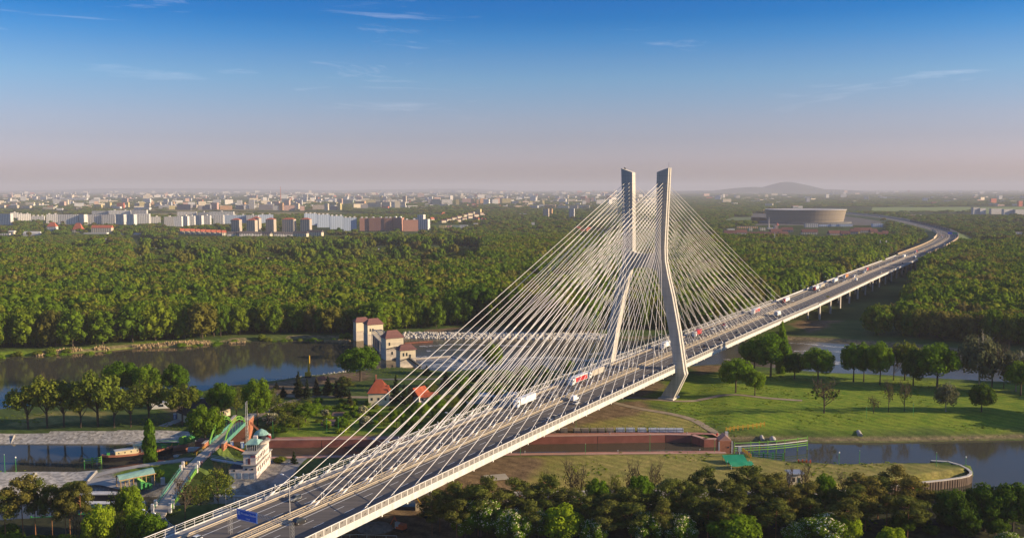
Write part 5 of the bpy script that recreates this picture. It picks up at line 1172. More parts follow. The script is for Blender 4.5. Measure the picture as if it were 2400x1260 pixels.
for lab, x0, x1, yt, yb, fc, kw in [('white villa with a pyramid red roof at the far left', 110, 131, 531, 541, 'white', dict(roof='hip', rh=12)), ('big steep red-roofed house left of the school', 170, 192, 538, 545, 'cream', dict(roof='hip', rh=17)), ('long cream school building with a flat red roof', 214, 261, 534, 545, 'cream', dict(roof='gable', rh=7)), ('low grey-roofed hall at the left edge', 54, 92, 548, 553, 'gable', dict(roof='gable', roofmat=roof_l, rh=6)), ('small shed with grey roof at the left edge', 19, 32, 543, 549, 'cream', dict(roof='gable', roofmat=roof_l, rh=3)), ('low white building with a red end wall at the left edge', 0, 22, 547, 551, 'white', {}), ('long low white garage row beside the school', 196, 250, 545, 548, 'gable', {}), ('white summer house among the far trees', 312, 326, 546, 550, 'gable', {}), ('tiny white hut among the far trees', 283, 289, 546, 549, 'gable', {})]:
    bpx(lab, x0, x1, yt, yb, fc, 'house' if 'house' in lab or 'villa' in lab else 'building', None, 14, 0, sight=260, **kw)
# second belt
for i, (x0, x1, yt, yb, fc) in enumerate([(17, 45, 481, 487, 'cream'), (45, 75, 482, 487, 'cream'), (0, 12, 481, 486, 'cream'), (100, 125, 485, 490, 'cream'), (132, 146, 488, 492, 'white'), (178, 190, 485, 489, 'cream'), (219, 239, 479, 486, 'yellow'), (245, 261, 475, 484, 'yellow'), (262, 285, 484, 488, 'white'), (291, 302, 474, 485, 'yellow'), (315, 326, 476, 484, 'sand'), (326, 338, 473, 484, 'yellow'), (338, 352, 476, 485, 'sand'), (310, 356, 486, 491, 'white'),
      (354, 360, 472, 480, 'orange'), (362, 377, 474, 484, 'cream'), (379, 396, 473, 482, 'cream'), (372, 396, 481, 488, 'grey'), (395, 409, 482, 490, 'yellow'), (404, 408, 473, 482, 'orange'), (412, 452, 479, 491, 'dark'), (428, 440, 474, 482, 'rose'), (452, 462, 480, 490, 'sand'), (464, 482, 482, 491, 'dark'), (480, 494, 480, 491, 'dark'), (493, 512, 475, 490, 'rose'), (515, 543, 482, 491, 'orange'), (552, 575, 481, 490, 'dark'), (556, 576, 474, 482, 'orange'), (577, 583, 481, 489, 'white'), (583, 596, 468, 489, 'grey'), (596, 606, 476, 486, 'cream'),
      (606, 640, 480, 491, 'dark'), (626, 636, 473, 480, 'white'), (640, 662, 482, 492, 'grey'), (652, 664, 476, 492, 'orange'), (664, 673, 474, 482, 'orange'), (664, 690, 481, 493, 'rose'), (690, 702, 477, 490, 'cream'), (702, 713, 483, 493, 'rose'), (732, 760, 480, 490, 'sand'), (760, 770, 477, 492, 'cream'), (768, 792, 474, 484, 'yellow'), (772, 792, 483, 491, 'dark'), (790, 800, 476, 491, 'yellow'), (800, 830, 468, 476, 'green'), (833, 857, 471, 480, 'orange'), (830, 860, 477, 485, 'sand'), (856, 880, 468, 476, 'yellow'), (862, 896, 475, 484, 'cream'), (845, 862, 479, 487, 'dark'), (882, 917, 473, 484, 'cream'),
      (917, 930, 473, 485, 'white'), (930, 951, 474, 483, 'cream'), (891, 897, 459, 472, 'yellow'), (896, 907, 461, 472, 'grey'), (907, 917, 464, 472, 'cream'), (946, 953, 459, 475, 'sand'), (944, 950, 460, 475, 'dark'), (1002, 1016, 466, 478, 'dark'), (1013, 1033, 466, 478, 'green'), (1034, 1060, 467, 478, 'grey'), (1068, 1076, 467, 479, 'yellow'), (1083, 1104, 465, 474, 'rose'), (1104, 1112, 467, 477, 'orange'), (1117, 1122, 467, 478, 'orange'), (1124, 1138, 465, 477, 'orange'), (1138, 1146, 468, 474, 'cream'), (1160, 1176, 466, 475, 'yellow'), (1176, 1198, 465, 475, 'yellow'), (1118, 1128, 490, 501, 'yellow'), (1186, 1190, 479, 485, 'cream'),
      (1215, 1222, 470, 477, 'yellow'), (1230, 1236, 467, 473, 'cream'), (1241, 1247, 471, 477, 'yellow'), (1256, 1275, 475, 479, 'yellow'), (1270, 1276, 470, 479, 'yellow'), (1276, 1302, 480, 485, 'orange'), (1307, 1334, 482, 487, 'cream'), (1335, 1355, 481, 488, 'sand'), (1352, 1383, 481, 486, 'cream'), (1247, 1258, 482, 485, 'cream')]):
    bpx('%s city block, %s from the left in the band of blocks behind the woods' % ({'cream': 'cream', 'white': 'white', 'yellow': 'yellow', 'sand': 'sand-coloured', 'orange': 'orange', 'grey': 'grey', 'dark': 'shaded grey', 'rose': 'rosy', 'green': 'pale green'}[fc], ORD[i]), x0, x1, yt, yb + .6, fc, 'apartment block', 'city blocks in the middle distance', 16, rnd.choice((-.4, -.2, .1, .3)), sight=700)
for lab, x0, x1, yt, yb, fc, rz in [('grey and orange twin apartment tower before the stay cables, left half', 1273, 1287, 489, 510, 'sand', -.3), ('grey and orange twin apartment tower before the stay cables, right half', 1287, 1295, 489, 506, 'orange', -.3), ('lone pale apartment tower before the stay cables', 1334, 1347, 489, 512, 'grey', -.3), ('yellow low block at the edge of the wood', 1029, 1045, 528, 538, 'yellow', 0), ('pale low block right of the yellow one at the edge of the wood', 1046, 1058, 528, 537, 'rose', 0), ('greenish low block at the edge of the wood', 1059, 1078, 528, 538, 'green', 0), ('long grey low block at the edge of the wood', 1078, 1096, 527, 535, 'grey', 0),
        ('white house at the wood edge with grey roof', 1110, 1120, 523, 530, 'gable', 0), ('lone white tower house in the far wood', 1246, 1253, 521, 530, 'gable', 0), ('small blue-white hall left of the twin tower', 1217, 1234, 500, 506, 'grey', 0)]:
    bpx(lab, x0, x1, yt, yb, fc, 'building' if 'tower' not in lab else 'apartment tower', None, 12, rz, sight=120)
for i in range(7):
    x0 = 1032 + i * 12.5; y0 = 522 - i * 3.4; bpx('sunlit slab of the diagonal row of low blocks, %s from the left' % ORD[i], x0, x0 + 12, y0 - 5, y0, 'cream', 'low block', 'diagonal row of low blocks', 11, .75, roof='gable', roofmat=roof_br, rh=3, sight=220)
for i in range(5):
    x0 = 1067 + i * 14; y0 = 520 - i * 4.0; bpx('sunlit slab of the second diagonal row of low blocks, %s from the left' % ORD[i], x0, x0 + 12, y0 - 5, y0, 'sand', 'low block', 'second diagonal row of low blocks', 11, .75, roof='gable', roofmat=roof_br, rh=3, sight=220)
R = np.random.RandomState(31)
for i, (x, y) in enumerate([(1008, 512), (1012, 516), (1040, 503), (1038, 506), (1112, 514), (1118, 516), (1130, 515), (1134, 518), (1092, 483), (1110, 482), (1168, 485), (1365, 545), (1380, 540), (1400, 548), (1403, 545), (1372, 543), (1356, 538), (1300, 550)]):
    bpx('far red-roofed house among trees left of the pylon', x - 4, x + 5, y - 2.5, y, 'cream', 'house', 'far red-roofed houses among trees', 10, R.uniform(-.8, .8), roof='gable', rh=6, sight=60, name='far_house')
# stadium quarter: red-roofed terraces right of the pylon
for i, (x0, x1, y, wl) in enumerate([(1698, 1728, 552, 'dark'), (1726, 1752, 550, 'dark'), (1752, 1776, 556, 'grey'), (1776, 1792, 555, 'cream'), (1792, 1822, 556, 'dark'), (1806, 1834, 548, 'dark'), (1826, 1848, 554, 'dark'), (1832, 1860, 544, 'dark'), (1880, 1918, 549, 'cream'), (1942, 1974, 552, 'dark'), (1972, 1994, 553, 'dark'), (1994, 2018, 548, 'dark'), (2002, 2046, 545, 'dark'), (2052, 2070, 556, 'cream'), (2070, 2084, 553, 'grey'), (2040, 2058, 548, 'orange')]):
    bpx('dark red roofed house of the quarter before the stadium, %s from the left' % ORD[i], x0, x1, y - 5, y, wl, 'house', 'red-roofed houses before the stadium', 15, R.uniform(-.15, .15), roof='gable', roofmat=roof_br, rh=7, name='terrace_house', sight=260)
for i, (x0, x1, yt, y, fc) in enumerate([(1686, 1692, 537, 539, 'gable'), (1706, 1722, 536, 539, 'gable'), (1728, 1776, 531, 535, 'orange'), (1756, 1764, 534, 541, 'cream'), (1800, 1815, 533, 537, 'white'), (1816, 1824, 529, 537, 'rose'), (1782, 1795, 534, 540, 'cream'), (1980, 2000, 525, 530, 'dark'), (1888, 1918, 524, 533, 'grey'), (1920, 1948, 526, 531, 'blue'), (1948, 1968, 525, 531, 'blue'), (1968, 1998, 525, 531, 'blue'), (2046, 2070, 524, 532, 'blue'), (2125, 2142, 503, 507, 'rose'), (2142, 2162, 503, 507, 'cream'), (2165, 2176, 504, 507, 'rose'), (2160, 2166, 515, 518, 'rose'), (2200, 2210, 515, 518, 'white'), (2266, 2272, 516, 520, 'cream'), (2382, 2396, 544, 550, 'grey')]):
    bpx('low building around the stadium, %s from the left' % ORD[i], x0, x1, yt, y, fc, 'building', 'low buildings around the stadium', 14, 0, sight=220)
for i, (x0, x1, yt, yb) in enumerate([(2279, 2295, 486, 502), (2295, 2311, 488, 502), (2320, 2350, 489, 502), (2350, 2376, 490, 503), (2376, 2410, 491, 503)]):
    bpx('greyish apartment slab behind the field at the right edge, %s from the left' % ORD[i], x0, x1, yt, yb, 'grey', 'apartment block', 'greyish slabs at the right edge', 14, .2, sight=160)
# remote scatter of the city
GEN = [(1, 60, 457, 470, 16, 'cream'), (45, 80, 457, 466, 7, 'cream'), (240, 400, 457, 464, 20, 'rose'), (560, 720, 457, 470, 22, 'cream'), (700, 1000, 453, 462, 28, 'rose'), (900, 1180, 451, 461, 24, 'cream'), (60, 400, 464, 490, 50, 'sand'), (400, 760, 470, 486, 34, 'orange'), (760, 1000, 472, 490, 30, 'cream'), (1000, 1420, 452, 484, 30, 'white'), (1680, 1880, 455, 480, 14, 'rose'), (2080, 2400, 455, 480, 12, 'cream'), (400, 540, 455, 468, 12, 'cream')]
for gx_, (xa, xb, ya, yb, n, fc) in enumerate(GEN):
    for i in range(n):
        px = R.uniform(xa, xb); py = R.uniform(ya, yb); f = R.choice(['cream', 'white', 'sand', fc, 'grey', 'rose'])
        w_ = R.uniform(4, 13); bpx('remote pale building on the plain near the horizon', px, px + w_, py - R.uniform(2.2, 4.6), py, f, 'building', 'remote buildings near the horizon', R.uniform(20, 50), R.uniform(-.4, .4), sight=0, name='remote_building')
for lab, x0, x1, yt, yb, fc in [('long white warehouse on the horizon', 1023, 1057, 457, 461, 'gable'), ('long white hall with tower block behind at the upper left', 140, 203, 464, 470, 'white'), ('bright cream tall block at the upper left', 156, 171, 456, 464, 'cream'), ('white warehouse right of the horizon hall', 1094, 1110, 457, 460, 'gable'), ('slim grey church-like tower at the upper left', 121, 125, 458, 465, 'grey'), ('long white low hall at the left edge', 18, 40, 471, 475, 'gable')]:
    bpx(lab, x0, x1, yt, yb, fc, 'building', None, 40, 0, sight=0)
for i in range(6): bpx('pale tower far left of the centre, %s of six from the left' % ORD[i], 391 + i * 11.5, 397.5 + i * 11.5, 458, 466, 'cream', 'apartment tower', 'six pale far towers', 30, -.2, sight=0)
for i in range(4): bpx('slim far tower of the pair of twin towers, %s from the left' % ORD[i], 580 + i * 6, 584.5 + i * 6, 457, 468, 'rose' if i % 2 else 'cream', 'apartment tower', 'slim far towers', 20, -.2, sight=0)
b = MB(); x, y = at(658, 474); b.tube([(x, y, 0), (x, y, 130)], [4, 1.5], 5); b.obj('chimney_mast', mat('mast_red', (.45, .16, .10), .8, .1, .1), label='thin reddish mast above the far city', category='mast')

flat_dk = mat('podium_grey', (.13, .125, .12), .9, .15, .05)
# ---- stadium
sx_, sy_ = at(1896, 523); sy_ += 40
ST = thing('stadium', 'oval beige stadium with a translucent shell right of the pylon', 'stadium', (sx_, sy_, 0))
shell = facade_mat('stadium_shell', (.29, .24, .185), (.21, .175, .135), 900, 11.5, 1.0, .08); shell_t = mat('stadium_roof_edge', (.55, .50, .45), .6, .05, .02); inner = mat('stadium_inner', (.05, .05, .055), .8, .2, .05); roofm = mat('stadium_roof', (.46, .43, .40), .6, .06, .02)
def oval(a, c, z, n=64): return [(a * cos(2 * pi * i / n), c * sin(2 * pi * i / n), z) for i in range(n)]
A, C = 128, 104
b = MB(); rings = []; uv = []
lev = [(0.93, 3.5), (.935, 11), (.945, 12), (.955, 20), (.968, 28), (.972, 29), (.985, 37), (1.0, 42)]
n = 64
for (k0, z0), (k1, z1) in zip(lev, lev[1:]):
    p, q = oval(A * k0, C * k0, z0, n), oval(A * k1, C * k1, z1, n)
    for i in range(n):
        j = (i + 1) % n; b.quad(p[i], p[j], q[j], q[i]); uv += [(i * 12, z0), (i * 12 + 12, z0), (i * 12 + 12, z1), (i * 12, z1)]
me = b.mesh('shell', [shell], smooth=True); L = me.uv_layers.new(name='UVMap'); L.data.foreach_set('uv', np.array(uv, np.float32).ravel()); child('shell', me, ST)
b = MB(); b.loft([oval(A, C, 42), oval(A * 1.006, C * 1.006, 43.2), oval(A * .99, C * .99, 43.6), oval(A * .60, C * .55, 40.5), oval(A * .58, C * .53, 39.0)], cap=False); b.obj('roof', roofm, ST, smooth=True)
b = MB(); b.loft([oval(A * .58, C * .53, 39), oval(A * .80, C * .78, 30), oval(A * .5, C * .45, 3)], cap=False); b.obj('stands', inner, ST)
b = MB(); b.loft([oval(A * .9, C * .9, -.5), oval(A * .9, C * .9, 3.6)], cap=False); b.loft([oval(A * 1.12, C * 1.2, -.5), oval(A * 1.12, C * 1.2, 4.5), oval(A * .9, C * .9, 4.6)], cap=False); b.obj('podium', flat_dk, ST)
BLD.append((sx_, sy_, 160)); SIGHT.append((at(1790, 525)[0], sy_ - 60, at(2004, 525)[0], sy_ - 60, 330))
# funfair mast and crane left of the stadium, yellow inflatable pillar
for lab, nm, px, yb, yt, r0, col in [('white and red drop tower of the funfair before the stadium', 'funfair_tower', 1802, 533, 509, 1.3, (.62, .52, .50)), ('yellow pointed pillar among the houses before the stadium', 'pillar', 2013, 552, 542, 2.0, (.65, .52, .12)), ('orange striped tower left of the stadium', 'striped_tower', 1790, 500, 490, 2.2, (.65, .30, .08)), ('small red pointed tent roof before the stadium', 'tent', 1822, 528, 522, 3.5, (.45, .12, .10)), ('slim white pole at the wood edge below the stadium', 'pole', 1837, 566, 555, .8, (.6, .58, .55))]:
    x, y = at(px, yb); h = (yb - yt) * y / FPX; b = MB(); b.tube([(x, y, 0), (x, y, h * .25), (x, y, h)], [r0 * 1.6, r0, r0 * .25], 6); b.obj(nm, mat(nm + '_paint', col, .7, .12, .1), label=lab, category=nm.replace('_', ' '))
# power pylons in the wood
for i, (px, yb, yt, w_, lab) in enumerate([(2076, 605, 563, 10, 'lattice power pylon above the wood right of the viaduct, right one'), (2062, 606, 562, 4, 'slim power mast above the wood right of the viaduct, left one'), (249, 586, 558, 8, 'lattice power pylon rising from the allotments at the left'), (1815, 590, 545, 4, 'slim mast at the wood edge left of the viaduct')]):
    x, y = at(px, yb); h = (yb - yt) * y / FPX; r = w_ * y / FPX / 2; b = MB()
    for sx in (-1, 1):
        for sy in (-1, 1): b.bar((x + sx * r, y + sy * r, 0), (x + sx * r * .15, y + sy * r * .15, h), .55)
    for k in range(7):
        z0, z1 = h * k / 7, h * (k + 1) / 7; q0, q1 = r * (1 - .85 * k / 7), r * (1 - .85 * (k + 1) / 7); b.bar((x - q0, y - q0, z0), (x + q1, y - q1, z1), .4); b.bar((x + q0, y - q0, z0), (x - q1, y - q1, z1), .4)
    for z in (.72, .86): b.bar((x - r * 1.2, y, h * z), (x + r * 1.2, y, h * z), .6)
    b.obj('power_pylon', latt, label=lab, category='power pylon')
# allotment huts
hutm = [mat('hut_white', (.62, .60, .56), .8, .1, .5), mat('hut_brown', (.28, .18, .12), .8, .1, .5), mat('hut_grey', (.36, .35, .34), .8, .1, .5)]
n = 0
for p in GARD[:2] + GARD[3:]:
    xs = [q[0] for q in p]; ys = [q[1] for q in p]
    for _ in range(400):
        x, y = R.uniform(min(xs), max(xs)), R.uniform(min(ys), max(ys))
        if n > 150 or not inside(np.array([x]), np.array([y]), p)[0] or x / y > 0: continue
        T = thing('garden_hut', 'tiny allotment hut among shrubs between wood and city', 'hut', (x, y, 0), R.uniform(-.8, .8), 'allotment huts between wood and city'); k = R.randint(0, 3)
        b = MB(); w_, d_ = R.uniform(4, 7), R.uniform(3.5, 5); b.box((0, 0, 0), (w_, d_, 2.6)); b.obj('wall', hutm[k], T); b = MB(); b.gable((0, 0, 2.6), (w_, d_, 1.3), 0, .3); b.obj('roof', [roof_l, roof_br, roof_d][R.randint(0, 3)], T); n += 1
# the many more buildings of the far city, too many to single out
R = np.random.RandomState(63); b = MB(); pal = [FC['gable'], mat('city_cream', (.62, .52, .38), .85, .05, .05), mat('city_rose', (.50, .33, .26), .85, .05, .05), mat('city_grey', (.42, .41, .41), .85, .05, .05), roof_r]
for i in range(1900):
    px = R.uniform(-150, 1560) if R.rand() < .9 else R.uniform(1650, 2500); py = 449.5 + 38 * R.rand() ** 1.7; x, y = at(px, py)
    if y > 30000: continue
    if float(fbm(np.array([x]), np.array([y]), 64, 900)[0]) < .42: continue
    tall = R.rand() < .3; w_ = R.uniform(12, 38) * (1 + y / 9000); h = (R.uniform(14, 30) if tall else R.uniform(5, 11)) * (1 + y / 16000); b.box((x, y, 0), (w_, R.uniform(10, 18), h), R.uniform(-.6, .6), int(R.choice(5, p=[.34, .26, .12, .2, .08])))
o = b.obj('distant_buildings', pal); o['kind'] = 'stuff'
# field and clearings beyond the motorway
fieldm = mat('spring_crop', (.135, .185, .030), .95, .1, .01)
for p in CLEAR[1:3]: sheet('field', p, .3, fieldm)
sheet('car_park', CLEAR[4], .25, mat('car_park_grey', (.075, .07, .065), .9, .2, .02)); sheet('yard', CLEAR[6], .25, mat('playing_field', (.09, .125, .035), .95, .3, .02))
sheet('road', CLEAR[8], .3, mat('lane_pale', (.17, .16, .11), .9, .2, .02))
far_cover()
# ================================================================== LOCKS, WEIR, BUILDINGS BY THE WATER
plaster = mat('pale_pink_plaster', (.66, .56, .50), .85, .07, .4); plaster_y = mat('cream_plaster', (.64, .54, .38), .85, .08, .3); stone_b = mat('weir_stone', (.50, .43, .35), .9, .14, .5); brick = mat('orange_brick', (.38, .15, .08), .9, .16, 1.2); brick_d = mat('lock_brick', (.30, .105, .075), .9, .16, .35)
coping = mat('pink_coping', (.42, .24, .19), .9, .1, .4); copper = mat('green_copper', (.24, .40, .33), .6, .14, .6); green_p = mat('green_paint', (.045, .25, .06), .55, .1, .6); green_l = mat('light_green_paint', (.17, .36, .05), .55, .1, .6); teal_p = mat('teal_railing_paint', (.10, .27, .20), .55, .1, .6); yel_p = mat('yellow_railing_paint', (.58, .33, .03), .55, .1, .6)
win = mat('window_glass', (.03, .04, .05), .15, .05, 1, spec=.5); door_b = mat('blue_grey_door', (.22, .29, .38), .6, .08, .6); roof_w = mat('weir_roof_tiles', (.19, .085, .070), .8, .12, .8); roof_o = mat('orange_roof_tiles', (.37, .085, .038), .85, .14, .8); black_p = mat('black_paint', (.015, .016, .018), .5, .05, 1); blue_p = mat('blue_plastic', (.02, .10, .42), .5, .06, .8); hull_b = mat('hull_black', (.014, .014, .017), .5, .1, .5); hull_r = mat('deck_red_brown', (.33, .13, .075), .75, .14, .5)
cabin_c = mat('cabin_cream', (.66, .55, .33), .6, .07, .6); wood_y = mat('timber', (.52, .33, .14), .8, .15, .8); tarp = mat('green_tarpaulin', (.012, .22, .115), .55, .15, .4); grey_p = mat('grey_paint', (.42, .44, .46), .5, .08, .5); red_p = mat('red_paint', (.55, .03, .03), .5, .06, .8); orange_p = mat('machine_orange', (.58, .12, .035), .5, .1, .6); mach_y = mat('machine_yellow', (.62, .36, .03), .5, .1, .6)
def loc_frame(p0, p1): return p0, atan2(p1[1] - p0[1], p1[0] - p0[0]), hypot(p1[0] - p0[0], p1[1] - p0[1])
def W(mb, name, m, parent, **k): return mb.obj(name, m, parent, **k)
def boxpart(T, name, m, c, d, rz=0, label=None, taper=1): b = MB(); b.box(c, d, rz, 0, taper); return b.obj(name, m, T, label=label)

# ---- lock chamber walls
def wall_run(name, label, pts, z0, z1, th, m, cop, seg, into=1, cat='wall', group=None, rec=.0):
    """wall along world points (top front edge), face on the side of 'into'"""
    T = thing(name, label, cat, (pts[0][0], pts[0][1], 0), 0, group); ox, oy = pts[0]
    for (a, c) in zip(pts, pts[1:]):
        L = hypot(c[0] - a[0], c[1] - a[1]); n = max(1, round(L / seg)); an = atan2(c[1] - a[1], c[0] - a[0]); nx, ny = -sin(an) * into, cos(an) * into
        for i in range(n):
            u = (i + .5) / n; x, y = a[0] + (c[0] - a[0]) * u + nx * th / 2, a[1] + (c[1] - a[1]) * u + ny * th / 2
            b = MB(); b.box((x - ox, y - oy, z0), (L / n - .25, th, z1 - z0), an); b.obj('wall_panel', m, T)
            b = MB(); b.box((x - ox + nx * .3, y - oy + ny * .3, z1), (L / n + .0, th + .7, .22), an); b.obj('coping', cop, T)
        b = MB(); x, y = (a[0] + c[0]) / 2 + nx * (th / 2 + .25), (a[1] + c[1]) / 2 + ny * (th / 2 + .25); b.box((x - ox, y - oy, z0), (L, th - .1, z1 - z0 - .15), an); b.obj('backing', dark_m, T)
    return T
fw = [at(x, y, .3) for x, y in [(606, 1032), (900, 1029), (1240, 1023.5), (1560, 1019), (1620, 1020), (1640, 1026), (1650, 1030), (1705, 1029)]]
wall_run('lock_wall', 'long brick wall on the far side of the lock chamber', fw, WZ_C - 1.5, .3, 1.6, brick_d, coping, 36, 1)
nw = [at(x, y, .3) for x, y in [(1700, 1059), (1240, 1063), (900, 1067.5), (606, 1071)]]
wall_run('lock_wall', 'brick wall on the near side of the lock chamber', nw, WZ_C - 1.5, .3, 1.4, brick_d, coping, 40, 1)
bo = MB(); bo.tube([(0, 0, 0), (0, 0, .7)], .16, 6); bo.ico((0, 0, .8), (.3, .3, .22)); bom = bo.mesh('bollard', [mat('bollard_black_white', (.30, .30, .30), .5, .3, 3)])
for i, (px, py) in enumerate([(635, 1026), (825, 1024), (1024, 1024), (1429, 1018), (1610, 1017), (1230, 1061), (1448, 1059), (1640, 1056), (806, 1070), (1005, 1068)]):
    o = child('bollard', bom, None, (*at(px, py, .4), .4)); o['label'] = 'mooring bollard on the lock edge, %s of those on the %s side from the left' % (ORD[i if i < 5 else [5, 6, 7, 8, 9].index(i)], 'far' if i < 5 else 'near'); o['category'] = 'bollard'; o['group'] = 'mooring bollards along the lock'
# second lock under the bridge and its walls
for lab, pts, zt in [('pale concrete wall of the lower lock beyond the motorway, far side', [(500, 1163), (640, 1166), (760, 1168)], .6), ('concrete quay wall behind the pine belt, far side of the lower lock', [(1000, 1166), (1200, 1156), (1500, 1152), (1700, 1151), (1850, 1158)], .5)]:
    P = [at(x, y, zt) for x, y in pts]; wall_run('quay_wall', lab, P, WZ_C - 1.5, zt, 1.4, concrete, conc, 30, 1)
P = [at(x, y, .4) for x, y in [(1040, 1186), (1300, 1184), (1700, 1196), (2000, 1199)]]; wall_run('quay_wall', 'concrete quay wall on the near side of the lower lock behind the pines', P[::-1], WZ_C - 1.5, .4, 1.2, concrete, conc, 30, 1)
for i, px in enumerate([550, 558, 1292, 1704, 1708]):
    x, y = at(px, 1168 if px < 600 else 1157, 0); b = MB(); b.tube([(x, y - .6, -3.6), (x, y - .6, .3)], .28, 6); b.obj('lock_fender', white_m, label='white fender post on the wall of the lower lock, %s from the left' % ORD[i], category='fender', group='white fender posts of the lower lock')
# ---- sheet piling round the spit
sp = [at(x, y, .35) for x, y in [(1900, 1158), (2000, 1147), (2080, 1139), (2150, 1131), (2210, 1124.5), (2250, 1119), (2268, 1115), (2276, 1110), (2276, 1104.5), (2268, 1098), (2250, 1089), (2222, 1081), (2183, 1079)]]
T = thing('sheet_pile_wall', 'ribbed steel pile wall with a white coping round the grass spit', 'pile wall', (*sp[5], 0)); ox, oy = sp[5]
pile = MB(); pile.v = []; pile.loft([[(-.62, 0, z), (-.34, -.42, z), (.34, -.42, z), (.62, 0, z)] for z in (-4.2, 0)], cap=True); pm_ = pile.mesh('pile', [mat('rusty_piling', (.15, .105, .075), .85, .25, .6)])
d0 = 0; acc = 0.0
for a, c in zip(sp, sp[1:]):
    L = hypot(c[0] - a[0], c[1] - a[1]); an = atan2(c[1] - a[1], c[0] - a[0]); u = 0
    while u < L:
        x, y = a[0] + cos(an) * u, a[1] + sin(an) * u; child('pile', pm_, T, (x - ox, y - oy, .2), an); u += 1.24
    b = MB(); b.box(((a[0] + c[0]) / 2 - ox - sin(an) * .1, (a[1] + c[1]) / 2 - oy + cos(an) * .1, .15), (L + .2, 1.0, .4), an); b.obj('coping', concrete, T)
# ---- lock head at the right end : orange brick pier, signals, guide fences
hx, hy = at(1700, 1052); T = thing('pier_house', 'orange brick pier house of the lock head with a sloping grey top', 'lock head', (hx, hy, 0), .02)
bx1, by1 = at(1690, 1048); 
boxpart(T, 'pier', brick, (0, 2.5, -3.5), (5.2, 5.5, 7.2)); b = MB(); b.gable((0, 2.5, 3.7), (4.6, 5.0, 2.4), pi / 2, .2); b.obj('sloping_top', coping, T); boxpart(T, 'window', win, (1.2, -.28, .6), (.7, .1, .6)); boxpart(T, 'ladder', grey_p, (-2.8, -.4, -3), (.5, .2, 6.4))
b = MB(); b.box((2.75, -.1, -3), (.35, .35, 6.6)); 
for k in range(5): b.box((2.75, -.32, -2.4 + k * 1.25), (.4, .08, .55))
b.obj('gauge_board', white_m, T)
for lab, px, py, zt in [('grey signal box on the brick pier of the lock head', 1702, 1035, 6.6), ('grey signal box on a slope by the near lock edge', 1733, 1060, 4.6)]:
    x, y = at(px, py + 12 if px > 1710 else 1047); S = thing('signal_box', lab, 'signal', (x, y, 0)); b = MB(); b.tube([(0, 0, 0), (0, 0, zt - 1.5)], .14, 5); b.obj('post', grey_p, S); boxpart(S, 'housing', grey_p, (0, 0, zt - 1.9), (1.3, .9, 2.1)); boxpart(S, 'dark_side', mat('signal_navy', (.03, .05, .12), .5, .05, 1), (-.72, 0, zt - 1.8), (.12, .8, 1.9))
b = MB(); x, y = at(1680, 1046, .3); b.tube([(x, y, .3), (x, y, 5.2)], .08, 5); b.ico((x, y, 5.7), (.55, .2, .55), 0, 2); b.obj('stop_disc', red_p, label='red round signal disc on a pole by the lock head', category='signal')
def guide_fence(name, label, pix, zt, rails, m, white_rail=None, z0=-5, post_every=8, cat='guide fence', thick=.35):
    P = [Vector((*at(x, y, zt), zt)) for x, y in pix]; T = thing(name, label, cat, (P[0].x, P[0].y, 0)); o = Vector((P[0].x, P[0].y, 0))
    for k, dz in enumerate(rails):
        b = MB(); b.tube([p - o - Vector((0, 0, dz)) for p in P], thick / 2, 4); b.obj('rail', white_m if k == white_rail else m, T, label='white rail' if k == white_rail else None)
    L = 0; pm2 = MB(); pm2.box((0, .25, z0 - zt), (.42, .42, zt - z0 + .5)); me = pm2.mesh('post', [m])
    for a, c in zip(P, P[1:]):
        n = max(1, round((c - a).length / post_every))
        for i in range(n): q = a.lerp(c, i / n) - o; child('post', me, T, (q.x, q.y, q.z), 0)
    q = P[-1] - o; child('post', me, T, (q.x, q.y, q.z), 0); return T
guide_fence('guide_fence', 'long light green guide fence with a white rail reaching from the lock into the canal', [(1722, 1038), (1760, 1036.5), (1800, 1034.5), (1840, 1031), (1870, 1027.5), (1893, 1024.5)], 2.4, [0, 1.35, 2.3, 3.3], green_l, 1, post_every=5)
guide_fence('guide_fence', 'short dark green guide fence along the grass spit beside the lock head', [(1765, 1060), (1790, 1061), (1812, 1062), (1836, 1064)], 1.2, [0, .9, 1.8], green_p, None, post_every=3)
guide_fence('railing', 'yellow railing on the slope above the lock head', [(1702, 1003), (1730, 999), (1765, 995), (1792, 990)], 3.0, [0, .6], yel_p, None, z0=1.2, post_every=2.5, cat='railing', thick=.14)
guide_fence('railing', 'yellow railing at the near corner of the lock head', [(1742, 1052), (1752, 1060), (1760, 1066)], 1.2, [0, .5], yel_p, None, z0=.1, post_every=1.6, cat='railing', thick=.14)
guide_fence('railing', 'low orange railing on the grass spit edge', [(1872, 1079), (1900, 1080)], 1.0, [0, .5], orange_p, None, z0=0, post_every=1.5, cat='railing', thick=.12)
